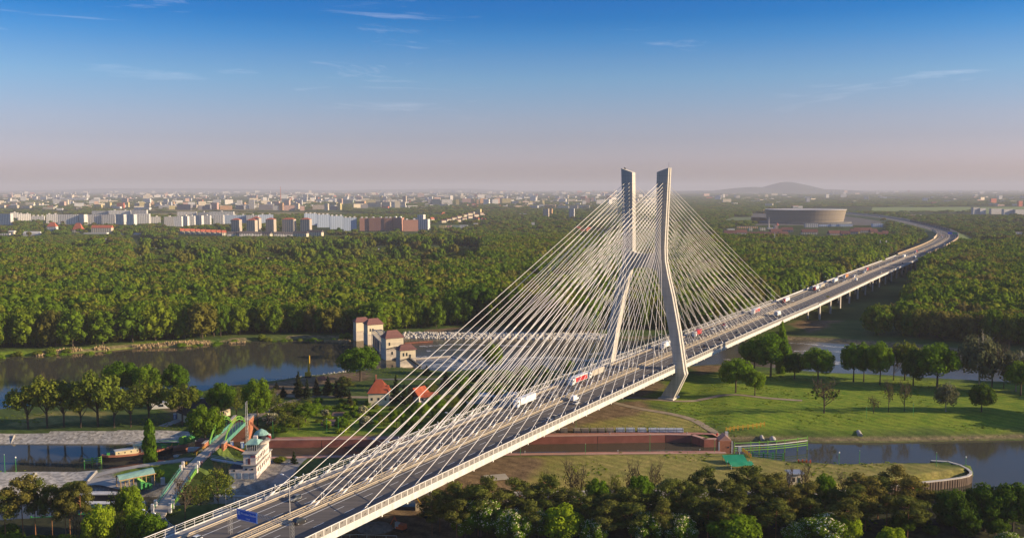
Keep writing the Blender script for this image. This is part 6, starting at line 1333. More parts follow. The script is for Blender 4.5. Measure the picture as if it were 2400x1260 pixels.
# culverts, slab, stop-log stacks, tarpaulins, hut
for lab, px, py, r in [('concrete culvert mouth in the canal bank right of the guide fence', 1812, 1019, 1.5), ('smaller culvert mouth further right in the canal bank', 2014, 1014, 1.1), ('culvert mouth half hidden behind the lock head', 1786, 1017, .9)]:
    x, y = at(px, py); b = MB(); b.tube([(x, y - 1.4, HX(x, y) - .1), (x + .4, y + 2.6, HX(x, y) + .6)], r, 12); b.obj('culvert', conc, label=lab, category='culvert')
x, y = at(1163, 1120); b = MB(); b.box((x, y, .2), (8.6, 6.2, .45), .25); b.obj('concrete_slab', conc, label='bare concrete slab lying on the sand below the motorway', category='slab')
lg = [mat('weathered_log', (.29, .25, .20), .9, .2, .7), mat('grey_tube', (.33, .36, .41), .5, .1, .5)]
for i, px in enumerate([1294, 1322, 1353, 1372, 1392, 1410, 1430, 1454, 1478, 1505, 1531, 1552, 1572, 1592]):
    x, y = at(px, 1015); new = i > 6; S = thing('tube_stack', '%s stacked beside the lock, %s from the left' % ('bundle of smooth grey tubes' if new else 'pile of weathered beams', ORD[i]), 'stack', (x, y, HX(x, y)), 0, 'stacks of beams and tubes beside the lock')
    for r_, z in ((0, .55), (1, .55), (2, .55), (.5, 1.45), (1.5, 1.45)):
        b = MB(); L = 3.9 if new else 3.2
        if new: b.tube([(-L / 2, r_ * 1.1, z), (L / 2, r_ * 1.1, z)], .52, 8)
        else: b.box((0, r_ * 1.1, z - .45), (L + rnd.uniform(-.4, .4), .95, .85), rnd.uniform(-.05, .05))
        b.obj('tube' if new else 'beam', lg[int(new)], S)
    b = MB()
    for sx in (-1.3, 1.3): b.bar((sx, -.7, 0), (sx, -.7, 2.6), .12); b.bar((sx, 2.9, 0), (sx, 2.9, 2.6), .12)
    b.obj('stake', dark_m, S)
for lab, px, py, w_, d_, h0, h1, rz in [('open green tarpaulin cover on the grass spit, upper one', 1722, 1085, 9.0, 5.0, 1.0, 2.6, .12), ('sagging green tarpaulin cover on the grass spit, lower one', 1735, 1097, 9.5, 4.5, 2.0, 2.4, .14)]:
    x, y = at(px, py); S = thing('tarpaulin_cover', lab, 'tarpaulin', (x, y, .3), rz); rings = []; nn_ = 14
    for j in range(nn_ + 1):
        u = j / nn_ * 2 - 1; rings.append([(v_ * w_ / 2 + .15 * math.sin(j * 2.3), u * d_ / 2, h0 + (h1 - h0) * (u * .5 + .5) if h0 < 1.5 else h1 * (1 - .42 * abs(u) ** 1.6) + .12 * sin(j * 3.1 + v_ * 4)) for v_ in (-1, -.5, 0, .5, 1)])
    b = MB(); b.loft(rings, cap=False, close=False); b.loft([[(p[0], p[1], p[2] - .08) for p in r][::-1] for r in rings], cap=False, close=False); b.obj('cover', tarp, S)
    b = MB()
    for sx in (-1, 1):
        for sy in (-1, 1): b.bar((sx * w_ * .48, sy * d_ * .47, 0), (sx * w_ * .48, sy * d_ * .47, h0 if sy < 0 else h1), .14)
    b.obj('frame', grey_p if h0 > 1.5 else green_p, S)
x, y = at(1862, 1132); H = thing('brick_hut', 'small cream hut with a grey standing-seam roof among the pines by the spit', 'hut', (x, y, .1), .05); boxpart(H, 'wall', plaster_y, (0, 0, 0), (4.6, 4.2, 4.2)); b = MB(); b.box((0, 0, 4.22), (6.0, 5.6, .25)); 
for k in range(9): b.box((-2.8 + k * .7, 0, 4.48), (.07, 5.6, .08))
b.obj('roof', grey_p, H); boxpart(H, 'door', mat('dark_green_door', (.02, .07, .05), .5, .05, 1), (1.0, -2.13, .1), (.9, .08, 2.6)); boxpart(H, 'window', win, (-1.0, -2.13, 1.2), (.9, .08, 1.5))
# navigation lamps on the spit and quays
for i, (px, by, ty, lamp) in enumerate([(1966, 1086, 1060, 1), (2014, 1088, 1058, 0), (2194, 1096, 1064, 0), (2263, 1094, 1074, 1), (1372, 1066, 1040, 0), (1523, 1062, 1015, 0), (1675, 1062, 1030, 0), (1220, 1068, 1050, 0), (1350, 1006, 975, 0), (38, 1108, 1076, 1), (12, 1110, 1070, 0), (198, 1098, 1080, 0), (766, 1014, 980, 0), (640, 1024, 985, 0), (793, 1014, 978, 0), (2030, 986, 960, 0), (2140, 984, 955, 0)]):
    x, y = at(px, by); h = (by - ty) * hypot(x, y) / FPX; S = thing('lamp_post', 'slim green lamp post %s' % ('with a white lantern near the water, %s of its kind' % ORD[i] if lamp else 'by the locks and canals, %s of its kind' % ORD[i]), 'lamp post', (x, y, max(HX(x, y), 0) - .1), 0, 'slim green lamp posts by the water'); b = MB(); b.tube([(0, 0, 0), (0, 0, h)], .09, 5); b.obj('pole', green_p, S)
    b = MB(); b.ico((0, 0, h + .1), (.35, .35, .4) if lamp else (.14, .14, .2)); b.obj('lantern', white_m if lamp else lamp_m, S)

# ---- weir house
wa, wb = at(942, 866, WZ_R), at(842, 798, WZ_R); o0, wang, wlen = loc_frame(wa, wb)
WH = thing('weir_house', 'old stone weir house of four towers with brown-red roofs across the river', 'weir house', (*wa, WZ_R), 0)
WR = radians(28)
def tower(key, px, py, wpx, hpx, dpt, rh):
    """tower block: front left foot seen at (px, py), front width and height in pixels; all towers stand at the same angle"""
    x, y = at(px, py, WZ_R); sc = y / FPX; w_ = wpx * sc / cos(WR) * .97; h = hpx * sc * 1.04
    T = child('tower_block', None, WH, (x - wa[0], y - wa[1], 0), WR); cx_, cy_ = w_ / 2, dpt / 2
    boxpart(T, 'tower_base', stone_b, (cx_, cy_, -1.5), (w_, dpt, h * .52 + 1.5)); boxpart(T, 'tower', plaster_y, (cx_, cy_, h * .52 + .01), (w_ - .3, dpt - .3, h * .48)); boxpart(T, 'cornice', stone_b, (cx_, cy_, h * .505), (w_ + .5, dpt + .5, .35))
    r = MB(); r.gable((cx_, cy_, h), (w_, dpt, rh), 0, .7, 0, dpt * .36); r.obj('roof', roof_w, T)
    for u in {'far': (.72,), 'second': (.18, .34), 'third': (.2,), 'near': (.22, .42)}[key]: boxpart(T, 'window', win, (u * w_, .1, h * .66), (1.0, .12, 2.1))
    return T, w_, h
R4 = {k: tower(k, *a) for k, a in dict(far=(835, 799, 31, 43, 7, 3.2), second=(862, 808, 36, 46, 9, 4.0), third=(905, 844, 41, 50, 9.5, 4.6), near=(938, 862, 37, 40, 7.5, 3.4)).items()}
T, w_, h = R4['third']; boxpart(T, 'window', win, (.34 * w_, -.06, h * .24), (1.1, .12, 2.0)); b = MB(); b.tube([(w_ * .6, -.2, -1), (w_ * .6, -.2, 1.2)], 1.9, 10); b.obj('arched_outlet', dark_m, T)
b = MB(); b.bar((w_ * .55, -.9, h * .60), (w_ * .98, -1.6, h * .40), .8); b.bar((.2, -.7, h * .52), (w_ * .55, -.7, h * .60), .5); b.obj('outside_stair', dark_m, T)
T, nw_, nh = R4['near']; b = MB(); b.bar((nw_ * .55, -.7, nh * .54), (nw_ * 1.25, -1.6, 0), 1.3); b.bar((.2, -.5, nh * .42), (nw_ * .55, -.5, nh * .54), .5); b.obj('outside_stair', dark_m, T); boxpart(T, 'door', dark_m, (nw_ * .62, .08, nh * .54), (1.4, .12, 2.2))
# bowstring gate frame between second and third tower
A = Vector((*at(872, 810, WZ_R), 0)) - Vector((*wa, 0)); Bv = Vector((*at(896, 834, WZ_R), 0)) - Vector((*wa, 0)); n = 9
GF = mat('gate_steel', (.22, .225, .23), .6, .12, .6); b = MB()
for off in (Vector((0, 0, 0)), Vector((4.6, 1.0, 0))):
    top = []
    for i in range(n + 1):
        u = i / n; p = A.lerp(Bv, u) + off; z = 11.2 + 2.6 * 4 * u * (1 - u); top.append(p + Vector((0, 0, z))); b.bar(p + Vector((0, 0, -1)), p + Vector((0, 0, z)), .42)
    b.tube(top, .34, 5); b.bar(A + off + Vector((0, 0, 8.5)), Bv + off + Vector((0, 0, 8.5)), .5); b.bar(A + off + Vector((0, 0, 1.2)), Bv + off + Vector((0, 0, 1.2)), .6)
    if off.length == 0: T0 = top
    else:
        for p, q in zip(T0, top): b.bar(p, q, .3)
b.obj('gate_frame', GF, WH); sm_ = mat('sluice_rust', (.19, .165, .14), .7, .2, .5)
for i in range(5):
    b = MB(); u0, u1 = (i + .08) / 5, (i + .92) / 5; p, q = A.lerp(Bv, u0), A.lerp(Bv, u1); c_ = (p + q) / 2; b.box((c_.x + .7, c_.y + .3, -1), ((q - p).length, .3, 9.2), atan2((q - p).y, (q - p).x)); b.obj('sluice_gate', sm_, WH)
b = MB(); P = [Vector((*at(x, y, WZ_R), WZ_R + .6)) for x, y in [(949, 806), (985, 804), (1014, 802)]]; b.tube(P, .3, 4)
for i in range(26): q = P[0].lerp(P[-1], i / 25); b.box((q.x, q.y, WZ_R - 1), (.5, .5, 2.4))
b.obj('breakwater_fence', hull_r, label='row of rust-red posts standing in the river behind the weir', category='post fence')
b = MB(); P = [Vector((*at(x, y, WZ_R), WZ_R + .3)) for x, y in [(975, 842), (1030, 838), (1060, 836), (1078, 842), (1092, 850)]]; b.tube(P, .8, 5); b.obj('weir_sill', stone_b, label='curved stone sill of the weir among white water', category='weir sill')
rk = mat('riprap_stone', (.46, .42, .36), .9, .2, .6)
b = MB(); R = np.random.RandomState(12)
for i in range(1100):
    px = R.uniform(945, 1420); py = 787 + 4 * (px - 945) / 475 + R.uniform(-3.6, 3.4); x, y = at(px, py, -1.2); b.ico((x, y, max(HX(x, y), -2.1) + R.uniform(-.2, .3)), R.uniform(.7, 1.5, 3), 0, 1, .25, i)
o = b.obj('riprap', rk); o['kind'] = 'stuff'
b = MB()
for i in range(160):
    px = R.uniform(610, 830); py = float(np.interp(px, [610, 690, 760, 830], [897, 887, 879, 869])) + R.uniform(-1, 2.5); x, y = at(px, py, -1.6); b.ico((x, y, -1.6 + R.uniform(-.3, .5)), R.uniform(.4, 1.1, 3), 0, 1, .25, i)
o = b.obj('bank_stones', rk); o['kind'] = 'stuff'

# ---- houses on the island
def house(label, px, py, w_, d_, h, rh, rz, wall, roof, hip=0.0, name='house', wins=3):
    x, y = at(px, py); T = thing(name, label, 'house', (x, y + d_ / 2, HX(x, y) - .2), rz); boxpart(T, 'wall', wall, (0, 0, 0), (w_, d_, h + .2)); b = MB(); b.gable((0, 0, h + .2), (w_, d_, rh), 0, .6, 0, hip); b.obj('roof', roof, T)
    for i in range(wins): boxpart(T, 'window', win, ((i + .5) / wins * w_ - w_ / 2, -d_ / 2 - .03, h * .45), (1.0, .08, 1.4))
    return T
H1 = house('villa with a steep orange-red hipped roof behind a dark spruce on the island', 886, 950, 10.5, 9.5, 6.4, 6.4, .08, plaster_y, roof_o, 4.5); boxpart(H1, 'chimney', brick, (-1.5, 0, 13), (.8, .8, 2.4)); boxpart(H1, 'dormer', roof_o, (4.6, -2, 8), (2, 3, 2.2), taper=.5)
H2 = house('small house with an orange gable roof seen through the stay cables', 980, 944, 8, 8, 3.6, 4.2, .9, plaster, roof_o); house('low annex with orange roof next to the small gabled house', 1003, 944, 9, 6, 3.0, 2.2, .1, plaster, roof_o, name='annex')
house('long dark-roofed barn behind the arch bridge', 470, 985, 22, 11, 3.6, 6.0, .75, plaster_y, mat('thatch_dark', (.060, .052, .048), .95, .15, .6), 4, name='barn')
house('low grey-roofed depot seen through the stay cables', 1150, 945, 26, 9, 3.6, 1.0, .12, grey_p, grey_p, name='depot')
for lab, px, py, w_, d_, h, m_ in [('white flat-roofed container cabin by the river trees', 378, 956, 9, 4, 3.2, white_m), ('white open carport with flat roof left of the dark barn', 486, 950, 8, 5, 3.0, white_m)]:
    x, y = at(px, py); T = thing('cabin', lab, 'cabin', (x, y, HX(x, y)), .3); boxpart(T, 'wall', m_, (0, 0, 0), (w_, d_, h)); boxpart(T, 'roof', grey_p, (0, 0, h), (w_ + .5, d_ + .5, .2)); boxpart(T, 'window', win, (0, -d_ / 2 - .03, 1), (2.4, .08, 1.2))
def portaloo(px, py, lab, z=None):
    x, y = at(px, py, z or 0); T = thing('portable_toilet', lab, 'portable toilet', (x, y, HX(x, y) if z is None else z), .2); boxpart(T, 'cabin', blue_p, (0, 0, 0), (1.3, 1.3, 2.3)); boxpart(T, 'roof', white_m, (0, 0, 2.3), (1.4, 1.4, .25)); boxpart(T, 'door', mat('toilet_door', (.45, .52, .62), .5, .05, 1), (0, -.67, .1), (.8, .05, 1.9))
portaloo(410, 982, 'blue portable toilet beside the yard before the dark barn'); portaloo(543, 1046, 'blue portable toilet below the right arch of the green bridge'); portaloo(568, 1049, 'blue portable toilet between the arch bridge and the white tower')
x, y = at(722, 884); T = thing('mobile_crane', 'yellow lattice mobile crane with raised jib on the river quay', 'crane', (x, y, HX(x, y))); boxpart(T, 'undercarriage', black_p, (0, 0, 0), (3.4, 2.8, .9)); boxpart(T, 'cab', mach_y, (0, 0, .92), (3.2, 2.6, 2.2)); b = MB(); b.tube([(.4, 0, 2.6), (.7, .2, 9), (.9, .3, 13.0)], [.75, .6, .4], 4); b.obj('jib', mach_y, T); b = MB(); b.bar((.9, .3, 12.6), (1.0, -.2, 4), .08); b.obj('hoist_rope', black_p, T)
x, y = at(754, 890); b = MB(); b.gable((x, y, HX(x, y)), (7, 3.2, 2.4), .1, 0, 0, 2.0); b.obj('scrap_heap', hull_r, label='dark red rusty heap of steel on the river quay', category='heap')
x, y = at(640, 898); b = MB(); b.box((x, y, -1.7), (16, 4.6, 1.6), .18, 0, .95); b.obj('work_barge', mat('barge_grey', (.22, .21, .21), .7, .15, .4), label='flat grey work barge moored at the river quay', category='barge')
x, y = at(703, 978); b = MB(); b.box((x, y, .3), (1.2, 1.2, 1.1)); b.obj('red_barrel', red_p, label='small red water butt on the garden lawn', category='barrel')
for lab, x0, y0, x1, y1, nm in [('dark earth bed on the island lawn, upper one', 776, 966, 836, 976, 'garden_bed'), ('greyish earth bed on the island lawn, lower one', 752, 984, 796, 998, 'garden_bed')]:
    pts = [at(x0, y1), at(x1, y1), at(x1 - 2, y0), at(x0 + 4, y0)]; b = MB(); z = max(HX(*p) for p in pts) ; b.prism(pts, z - .3, z + .22); b.obj(nm, mat('bed_soil', (.16, .10, .075), .95, .2, .6), label=lab, category='garden bed')

# ---- control tower of the lock
tx0, ty0 = at(570, 1124); TW = thing('lock_tower', 'white stepped lock control tower with green copper roofs', 'control tower', (tx0, ty0, .2), 0)
boxpart(TW, 'ground_floor', plaster, (2.6, 11, 0), (5.2, 22, 5.4)); boxpart(TW, 'cornice', conc, (2.6, 11, 5.4), (6.2, 23, .3)); boxpart(TW, 'first_floor', plaster, (2.5, 9.0, 5.7), (4.8, 17, 4.0)); boxpart(TW, 'cornice', conc, (2.5, 9.0, 9.7), (5.8, 18, .3))
boxpart(TW, 'annex', plaster, (-2.72, 5.5, 0), (5.4, 11, 4.0)); boxpart(TW, 'annex_roof', mat('bitumen_roof', (.045, .047, .055), .9, .1, .5), (-2.72, 5.5, 4.0), (5.5, 11.1, .2))
b = MB(); b.prism([(2.9 + 2.9 * cos(a), 16.5 + 2.9 * sin(a)) for a in [2 * pi * k / 14 for k in range(14)]], 5.7, 10.6); b.obj('round_bay', plaster, TW); b = MB(); b.prism([(2.9 + 3.5 * cos(a), 16.5 + 3.5 * sin(a)) for a in [2 * pi * k / 14 for k in range(14)]], 10.6, 11.3); b.obj('round_balcony', conc, TW)
b = MB(); b.prism([(2.9 + 1.8 * cos(a), 16.5 + 1.8 * sin(a)) for a in [2 * pi * k / 10 for k in range(10)]], 11.3, 13.6); b.obj('lookout', win, TW)
b = MB(); rr = [[(2.9 + r * cos(2 * pi * k / 12), 16.5 + r * sin(2 * pi * k / 12), z) for k in range(12)] for r, z in ((3.0, 13.4), (2.0, 14.6), (.15, 15.6))]; b.loft(rr); b.obj('copper_dome', copper, TW)
boxpart(TW, 'glazed_lookout', win, (2.3, 7.5, 10.0), (3.6, 6, 2.5)); b = MB(); b.gable((2.3, 7.5, 12.5), (5.0, 7.4, 1.5), 0, .2, 0, 1.6); b.obj('copper_roof', copper, TW); boxpart(TW, 'roof_box', plaster, (2.6, 9, 13.4), (1.6, 1.4, 1.3))
b = MB()
for k in range(6): b.box((.55 + k * .72, 4.46, 10.0), (.14, .1, 2.5))
b.obj('glazing_bar', white_m, TW)
for xx in (-3.9, -1.4, 1.2, 3.5):
    yy = -.05 if xx > 0 else -.05
    boxpart(TW, 'door', door_b, (xx, yy, .05), (1.5, .1, 2.5))
for xx, zz in ((1.3, 3.7), (3.6, 3.7), (-3.4, 3.2)): boxpart(TW, 'window', win, (xx, -.05, zz), (.9, .1, .6))
boxpart(TW, 'door', mat('plum_door', (.14, .05, .06), .5, .05, 1), (2.3, .44, 5.8), (.9, .1, 2.3)); boxpart(TW, 'name_board', mat('plum_board', (.25, .10, .13), .6, .05, 1), (3.9, .44, 8.4), (2.0, .08, .9))
for k in range(7): boxpart(TW, 'window', win, (5.22, 2.5 + k * 2.9, 2.6), (.1, 1.1, 1.5)); boxpart(TW, 'window', win, (4.92, 2.2 + k * 2.2, 6.6), (.1, 1.0, 1.5))
b = MB(); b.tube([(0, 0, 0), (0, 0, 9)], .06, 5); FT = thing('flag', 'red and white flag on a pole behind the white lock tower', 'flag', (*at(622, 1058), .2)); b.obj('pole', lamp_m, FT)
rw = []
for half, nm, m_ in ((0, 'upper_stripe', white_m), (1, 'lower_stripe', red_p)):
    b = MB(); rings = [[(u * .5, .18 * sin(u * 1.5), 8.9 - half * 1.0 - u * .28 - v_) for v_ in (0, 1.0)] for u in range(6)]; b.loft(rings, cap=False, close=False); b.obj(nm, m_, FT)
# lattice mast
x, y = at(580, 1062); MT = thing('radio_mast', 'tall thin lattice radio mast behind the white lock tower', 'mast', (x, y, 0)); b = MB(); lattice(b, (0, 0, 0), (0, 0, 17), .8, 12); b.obj('lattice', latt, MT); b = MB(); b.tube([(-.3, 0, 17), (-.3, 0, 22)], .1, 5); b.tube([(.3, 0, 17), (.3, 0, 22.5)], .1, 5); b.obj('antenna', white_m, MT)

# ---- road over the locks: arch bridge, causeway, girder bridge
Zr = 5.2
RP = [Vector((*at(x, y, z), z)) for x, y, z in [(596, 968, 1.2), (572, 986, 4.2), (560, 993, Zr), (508, 1041, Zr), (482, 1062, Zr), (455, 1088, Zr - .6), (444, 1098, Zr - .8), (383, 1186, 2.6), (370, 1206, .9), (366, 1216, .3)]]
def deck(mb, P, wd, th, dz=0): 
    rings = []
    for i, p in enumerate(P):
        d = P[min(i + 1, len(P) - 1)] - P[max(i - 1, 0)]; q = Vector((-d.y, d.x, 0)).normalized() * wd / 2
        rings.append([p + q + Vector((0, 0, dz)), p - q + Vector((0, 0, dz)), p - q + Vector((0, 0, dz - th)), p + q + Vector((0, 0, dz - th))])
    mb.loft(rings); return mb
def side(P, off):
    out = []
    for i, p in enumerate(P):
        d = P[min(i + 1, len(P) - 1)] - P[max(i - 1, 0)]; q = Vector((-d.y, d.x, 0)).normalized() * off; out.append(p + q)
    return out
span_m = mat('bridge_paving', (.40, .35, .29), .9, .12, .4)
AB = thing('arch_bridge', 'light green tied-arch road bridge over the lock entrance', 'bridge', RP[2]); o = RP[2]
seg = [p - o for p in (RP[2].lerp(RP[3], k / 8) for k in range(9))]
b = MB(); deck(b, seg, 5.6, .6); b.obj('deck', span_m, AB)
for sgn in (-1, 1):
    e = side(seg, sgn * 3.1); L = (e[-1] - e[0]).length
    up = [p + Vector((0, 0, .6 + 6.4 * (1 - (2 * k / 8 - 1) ** 2) ** .8)) for k, p in enumerate(e)]; lo = [p + Vector((0, 0, .2 + 5.4 * (1 - (2 * k / 8 - 1) ** 2) ** .8)) for k, p in enumerate(e)]
    b = MB(); b.tube(up, .24, 5); b.tube(lo, .2, 5)
    for k in range(8): b.bar(up[k], lo[k + 1], .2); b.bar(lo[k], up[k + 1], .2)
    b.obj('arch', green_l, AB)
    b = MB(); 
    for k in range(1, 8): b.bar(e[k], lo[k], .14)
    b.obj('hanger', green_p, AB); b = MB(); deck(b, e, .3, 1.7, 1.2); b.obj('side_girder', teal_p, AB)
for k, (P, lab) in enumerate([((RP[1], RP[2]), 'brick abutment at the far end of the green arch bridge'), ((RP[3], RP[3].lerp(RP[4], .35)), 'brick abutment at the near end of the green arch bridge')]):
    b = MB(); mid = (P[0] + P[1]) / 2; an = atan2((P[1] - P[0]).y, (P[1] - P[0]).x); Lq = max(4.5, (P[1] - P[0]).length); T = thing('abutment', lab, 'abutment', (mid.x, mid.y, 0), an); boxpart(T, 'pier', brick, (0, 0, -3.2), (Lq, 8.4, Zr + 2.5))
    for sgn in (-1, 1): boxpart(T, 'pillar', brick, (0, sgn * 4.0, Zr - .7), (Lq, 1.0, 2.3)); boxpart(T, 'coping', conc, (0, sgn * 4.0, Zr + 1.6), (Lq + .3, 1.3, .25))
    for sgn in (-1, 1):
        b = MB(); s_ = -1 if k == 0 else 1; b.bar((s_ * -2, sgn * 4.2, Zr + .2), (s_ * -2 - s_ * 4, sgn * 11, .8), .9); b.obj('wing_wall', brick, T)
C = [RP[3], RP[4], RP[5], RP[6]]
b = MB(); rings = []
for p, (l, r_) in zip(C, ((7, 7), (9, 12), (9, 13), (7, 9))):
    d = (C[-1] - C[0]); q = Vector((-d.y, d.x, 0)).normalized(); rings.append([(p + q * 3.2) - Vector((0, 0, .25)), (p - q * 3.2) - Vector((0, 0, .25)), Vector((*(p - q * l)[:2], .2)), Vector((*(p + q * r_)[:2], .2))])
b.loft(rings); ob_ = b.obj('causeway', mat('causeway_grass', (.085, .125, .020), .95, .25, .4)); ob_['kind'] = 'structure'
b = MB(); deck(b, C, 5.0, .2, .02); ob_ = b.obj('road', span_m); ob_['kind'] = 'structure'
b = MB(); deck(b, [RP[0], RP[1], RP[2]], 4.6, .2, .03); ob_ = b.obj('road', span_m); ob_['kind'] = 'structure'
b = MB(); deck(b, [RP[7], RP[8], RP[9]], 5, .5, .03); ob_ = b.obj('road', span_m); ob_['kind'] = 'structure'
def railing(label, P, off, h, m, name='railing', rails=2, every=2.0):
    e = side(P, off); T = thing(name, label, 'railing', e[0]); b = MB()
    for k in range(rails): b.tube([p - e[0] + Vector((0, 0, h * (k + 1) / rails)) for p in e], .07, 4)
    b.obj('rail', m, T); b = MB()
    for a, c in zip(e, e[1:]):
        n = max(1, int((c - a).length / every))
        for i in range(n + 1): q = a.lerp(c, i / n) - e[0]; b.box((q.x, q.y, q.z - .1), (.1, .1, h + .1))
    b.obj('post', m, T); return T
railing('yellow railing along the causeway on the canal side', [RP[3].lerp(RP[4], .4), RP[4], RP[4].lerp(RP[5], .2)], -2.8, 1.2, yel_p); railing('yellow railing on the causeway next to the girder bridge', [RP[5], RP[6]], -2.8, 1.2, yel_p); railing('brick-coloured railing along the causeway on the tower side', [RP[3], RP[4], RP[5], RP[6]], 2.8, 1.1, hull_r)
GB = thing('girder_bridge', 'small green girder road bridge with white end posts beside the motorway', 'bridge', RP[6]); o = RP[6]; seg = [RP[6] - o, RP[7] - o]
b = MB(); deck(b, seg, 5.2, .7); b.obj('deck', span_m, GB)
for sgn in (-1, 1):
    e = side(seg, sgn * 2.9); b = MB(); deck(b, e, .28, 1.5, .6); b.obj('side_girder', green_l if sgn > 0 else teal_p, GB)
    b = MB(); b.tube([p + Vector((0, 0, 1.5)) for p in e], .08, 4); n = 12
    for i in range(n + 1): q = e[0].lerp(e[1], i / n); b.box((q.x, q.y, q.z + .5), (.1, .1, 1.0))
    b.obj('hand_rail', teal_p, GB)
    for u in (-.06, .03, .97, 1.07): q = e[0].lerp(e[1], u); boxpart(GB, 'end_post', white_m, (q.x, q.y, q.z - 1.2 if u > 0 else q.z - 1), (.9, .9, 3.2))
# footbridge from causeway to tower
p = RP[4].lerp(RP[5], .25); q = Vector((tx0 + .2, ty0 + 4.5, 4.9)); T = thing('footbridge', 'grey steel footbridge from the causeway to the white tower', 'footbridge', p); b = MB(); deck(b, [Vector((2.5, -.5, -.6)), q - p], 1.6, .5); b.obj('deck', grey_p, T)
for sgn in (-1, 1): b = MB(); e = side([Vector((2.5, -.5, -.6)), q - p], sgn * .8); b.tube([v_ + Vector((0, 0, 1.1)) for v_ in e], .06, 4); b.tube([v_ + Vector((0, 0, .55)) for v_ in e], .05, 4); b.obj('hand_rail', grey_p, T)
# bent white-post fence round the curved lane
for lab, pts in [('low white-post fence on the inside of the curved lane', [(382, 1203), (384, 1216), (392, 1228), (404, 1238), (420, 1246), (440, 1253)]), ('short white-post fence on the outside of the curved lane', [(352, 1196), (345, 1206), (340, 1216)])]:
    P = [Vector((*at(x, y), HX(*at(x, y)))) for x, y in pts]; railing(lab, P, 0, 1.0, white_m, 'fence', 1, 2.2)
# person on the causeway
def person(px, py, z, label, top, legs, rz=0):
    x, y = at(px, py, z); o = thing('person', label, 'person', (x, y, z), rz); V = [(0, 0, .92), (0, 0, 1.15), (0, 0, 1.42), (0, 0, 1.55), (0, .02, 1.72), (-.10, .05, .5), (-.11, .12, .06), (.10, -.05, .5), (.11, -.14, .06), (-.21, 0, 1.40), (-.27, .06, 1.12), (-.24, .14, .88), (.21, 0, 1.40), (.27, -.06, 1.12), (.24, -.12, .88), (-.11, -.02, .05), (.11, -.28, .05)]
    E = [(0, 1), (1, 2), (2, 3), (3, 4), (0, 5), (5, 6), (0, 7), (7, 8), (2, 9), (9, 10), (10, 11), (2, 12), (12, 13), (13, 14), (6, 15), (8, 16)]; RD = [.16, .15, .17, .07, .115, .085, .055, .085, .055, .075, .055, .045, .075, .055, .045, .05, .05]
    me = bpy.data.meshes.new('body'); me.from_pydata(V, E, []); ob = bpy.data.objects.new('body', me); COL.objects.link(ob); ob.parent = o; me.materials.append(legs); me.materials.append(top)
    sk = ob.modifiers.new('skin', 'SKIN')
    for v_, r in zip(me.skin_vertices[0].data, RD): v_.radius = (r, r)
    me.skin_vertices[0].data[0].use_root = True; sub = ob.modifiers.new('sub', 'SUBSURF'); sub.levels = sub.render_levels = 1
    b = MB(); b.box((0, 0, 1.0), (.44, .28, .5), 0, 0, 1.05); b.obj('jacket', top, o); b = MB(); b.ico((0, .0, 1.80), (.105, .115, .08), 0, 2); b.obj('hair', black_p, o); return o
person(473, 1093, Zr - .5, 'dark-dressed person walking on the causeway between the two bridges', mat('dark_jacket', (.05, .03, .04), .8, .1, 3), black_p)
b = MB(); x, y = at(498, 1082, 2.5); b.box((x, y, 2.2), (2.2, 1.4, .4), .3); b.box((x + .3, y, 2.6), (.7, .5, .7), .3); b.obj('grass_bench', grey_p, label='small pale concrete bench on the slope below the causeway', category='bench')
# gate gear and brick pier at the far end of the upper canal
T = thing('gate_gear', 'green toothed gate machinery beside the big tree at the canal end', 'gate machinery', (*at(438, 1043, -1), -1), -.4); b = MB()
for k in range(4): b.box((k * 1.6 - 2.4, .2 * k, .4 + .5 * k), (1.9, 2.0, 2.6), .4 * k)
b.obj('gear_frame', green_p, T); b = MB(); b.tube([(-2, -1.2, 2.4), (-2, 1.2, 2.4)], 1.6, 10); b.tube([(2, -1, 3), (2, 1, 3)], 1.1, 10); b.obj('gear_wheel', green_l, T)
T = thing('gate_gear', 'second green gate machinery by the timber-framed shelter at the lower canal', 'gate machinery', (*at(338, 1146), .2), .5); b = MB()
for k in range(3): b.box((k * 1.4 - 1.2, -.3 * k, .3), (1.2, 3.2, 2.8 - .5 * k), .3)
b.obj('gear_frame', green_p, T); b = MB(); b.bar((-2.4, 0, 4.4), (2.0, -.4, .6), 1.0); b.obj('gear_beam', green_l, T)
T = thing('lock_gate', 'dark green lock gate walkway across the upper canal entrance', 'lock gate', (*at(370, 1041, -2), -2.2), 0); boxpart(T, 'gate_leaf', green_p, (3, -1, 0), (20, 1.0, 2.2)); boxpart(T, 'walkway', white_m, (3, -1.7, 1.7), (20, .5, .4))
x, y = at(470, 1048); b = MB(); b.box((x, y + 3, -3), (4.5, 6, 5.6)); b.obj('brick_pier', brick_d, label='round-topped brick pier at the end of the upper canal', category='pier'); x, y = at(462, 1056, 0); b = MB(); b.box((x, y, .1), (7.5, 1.5, 1.5), .03); b.obj('concrete_barrier', grey_p, label='pale grey concrete block below the big tree at the canal end', category='block')
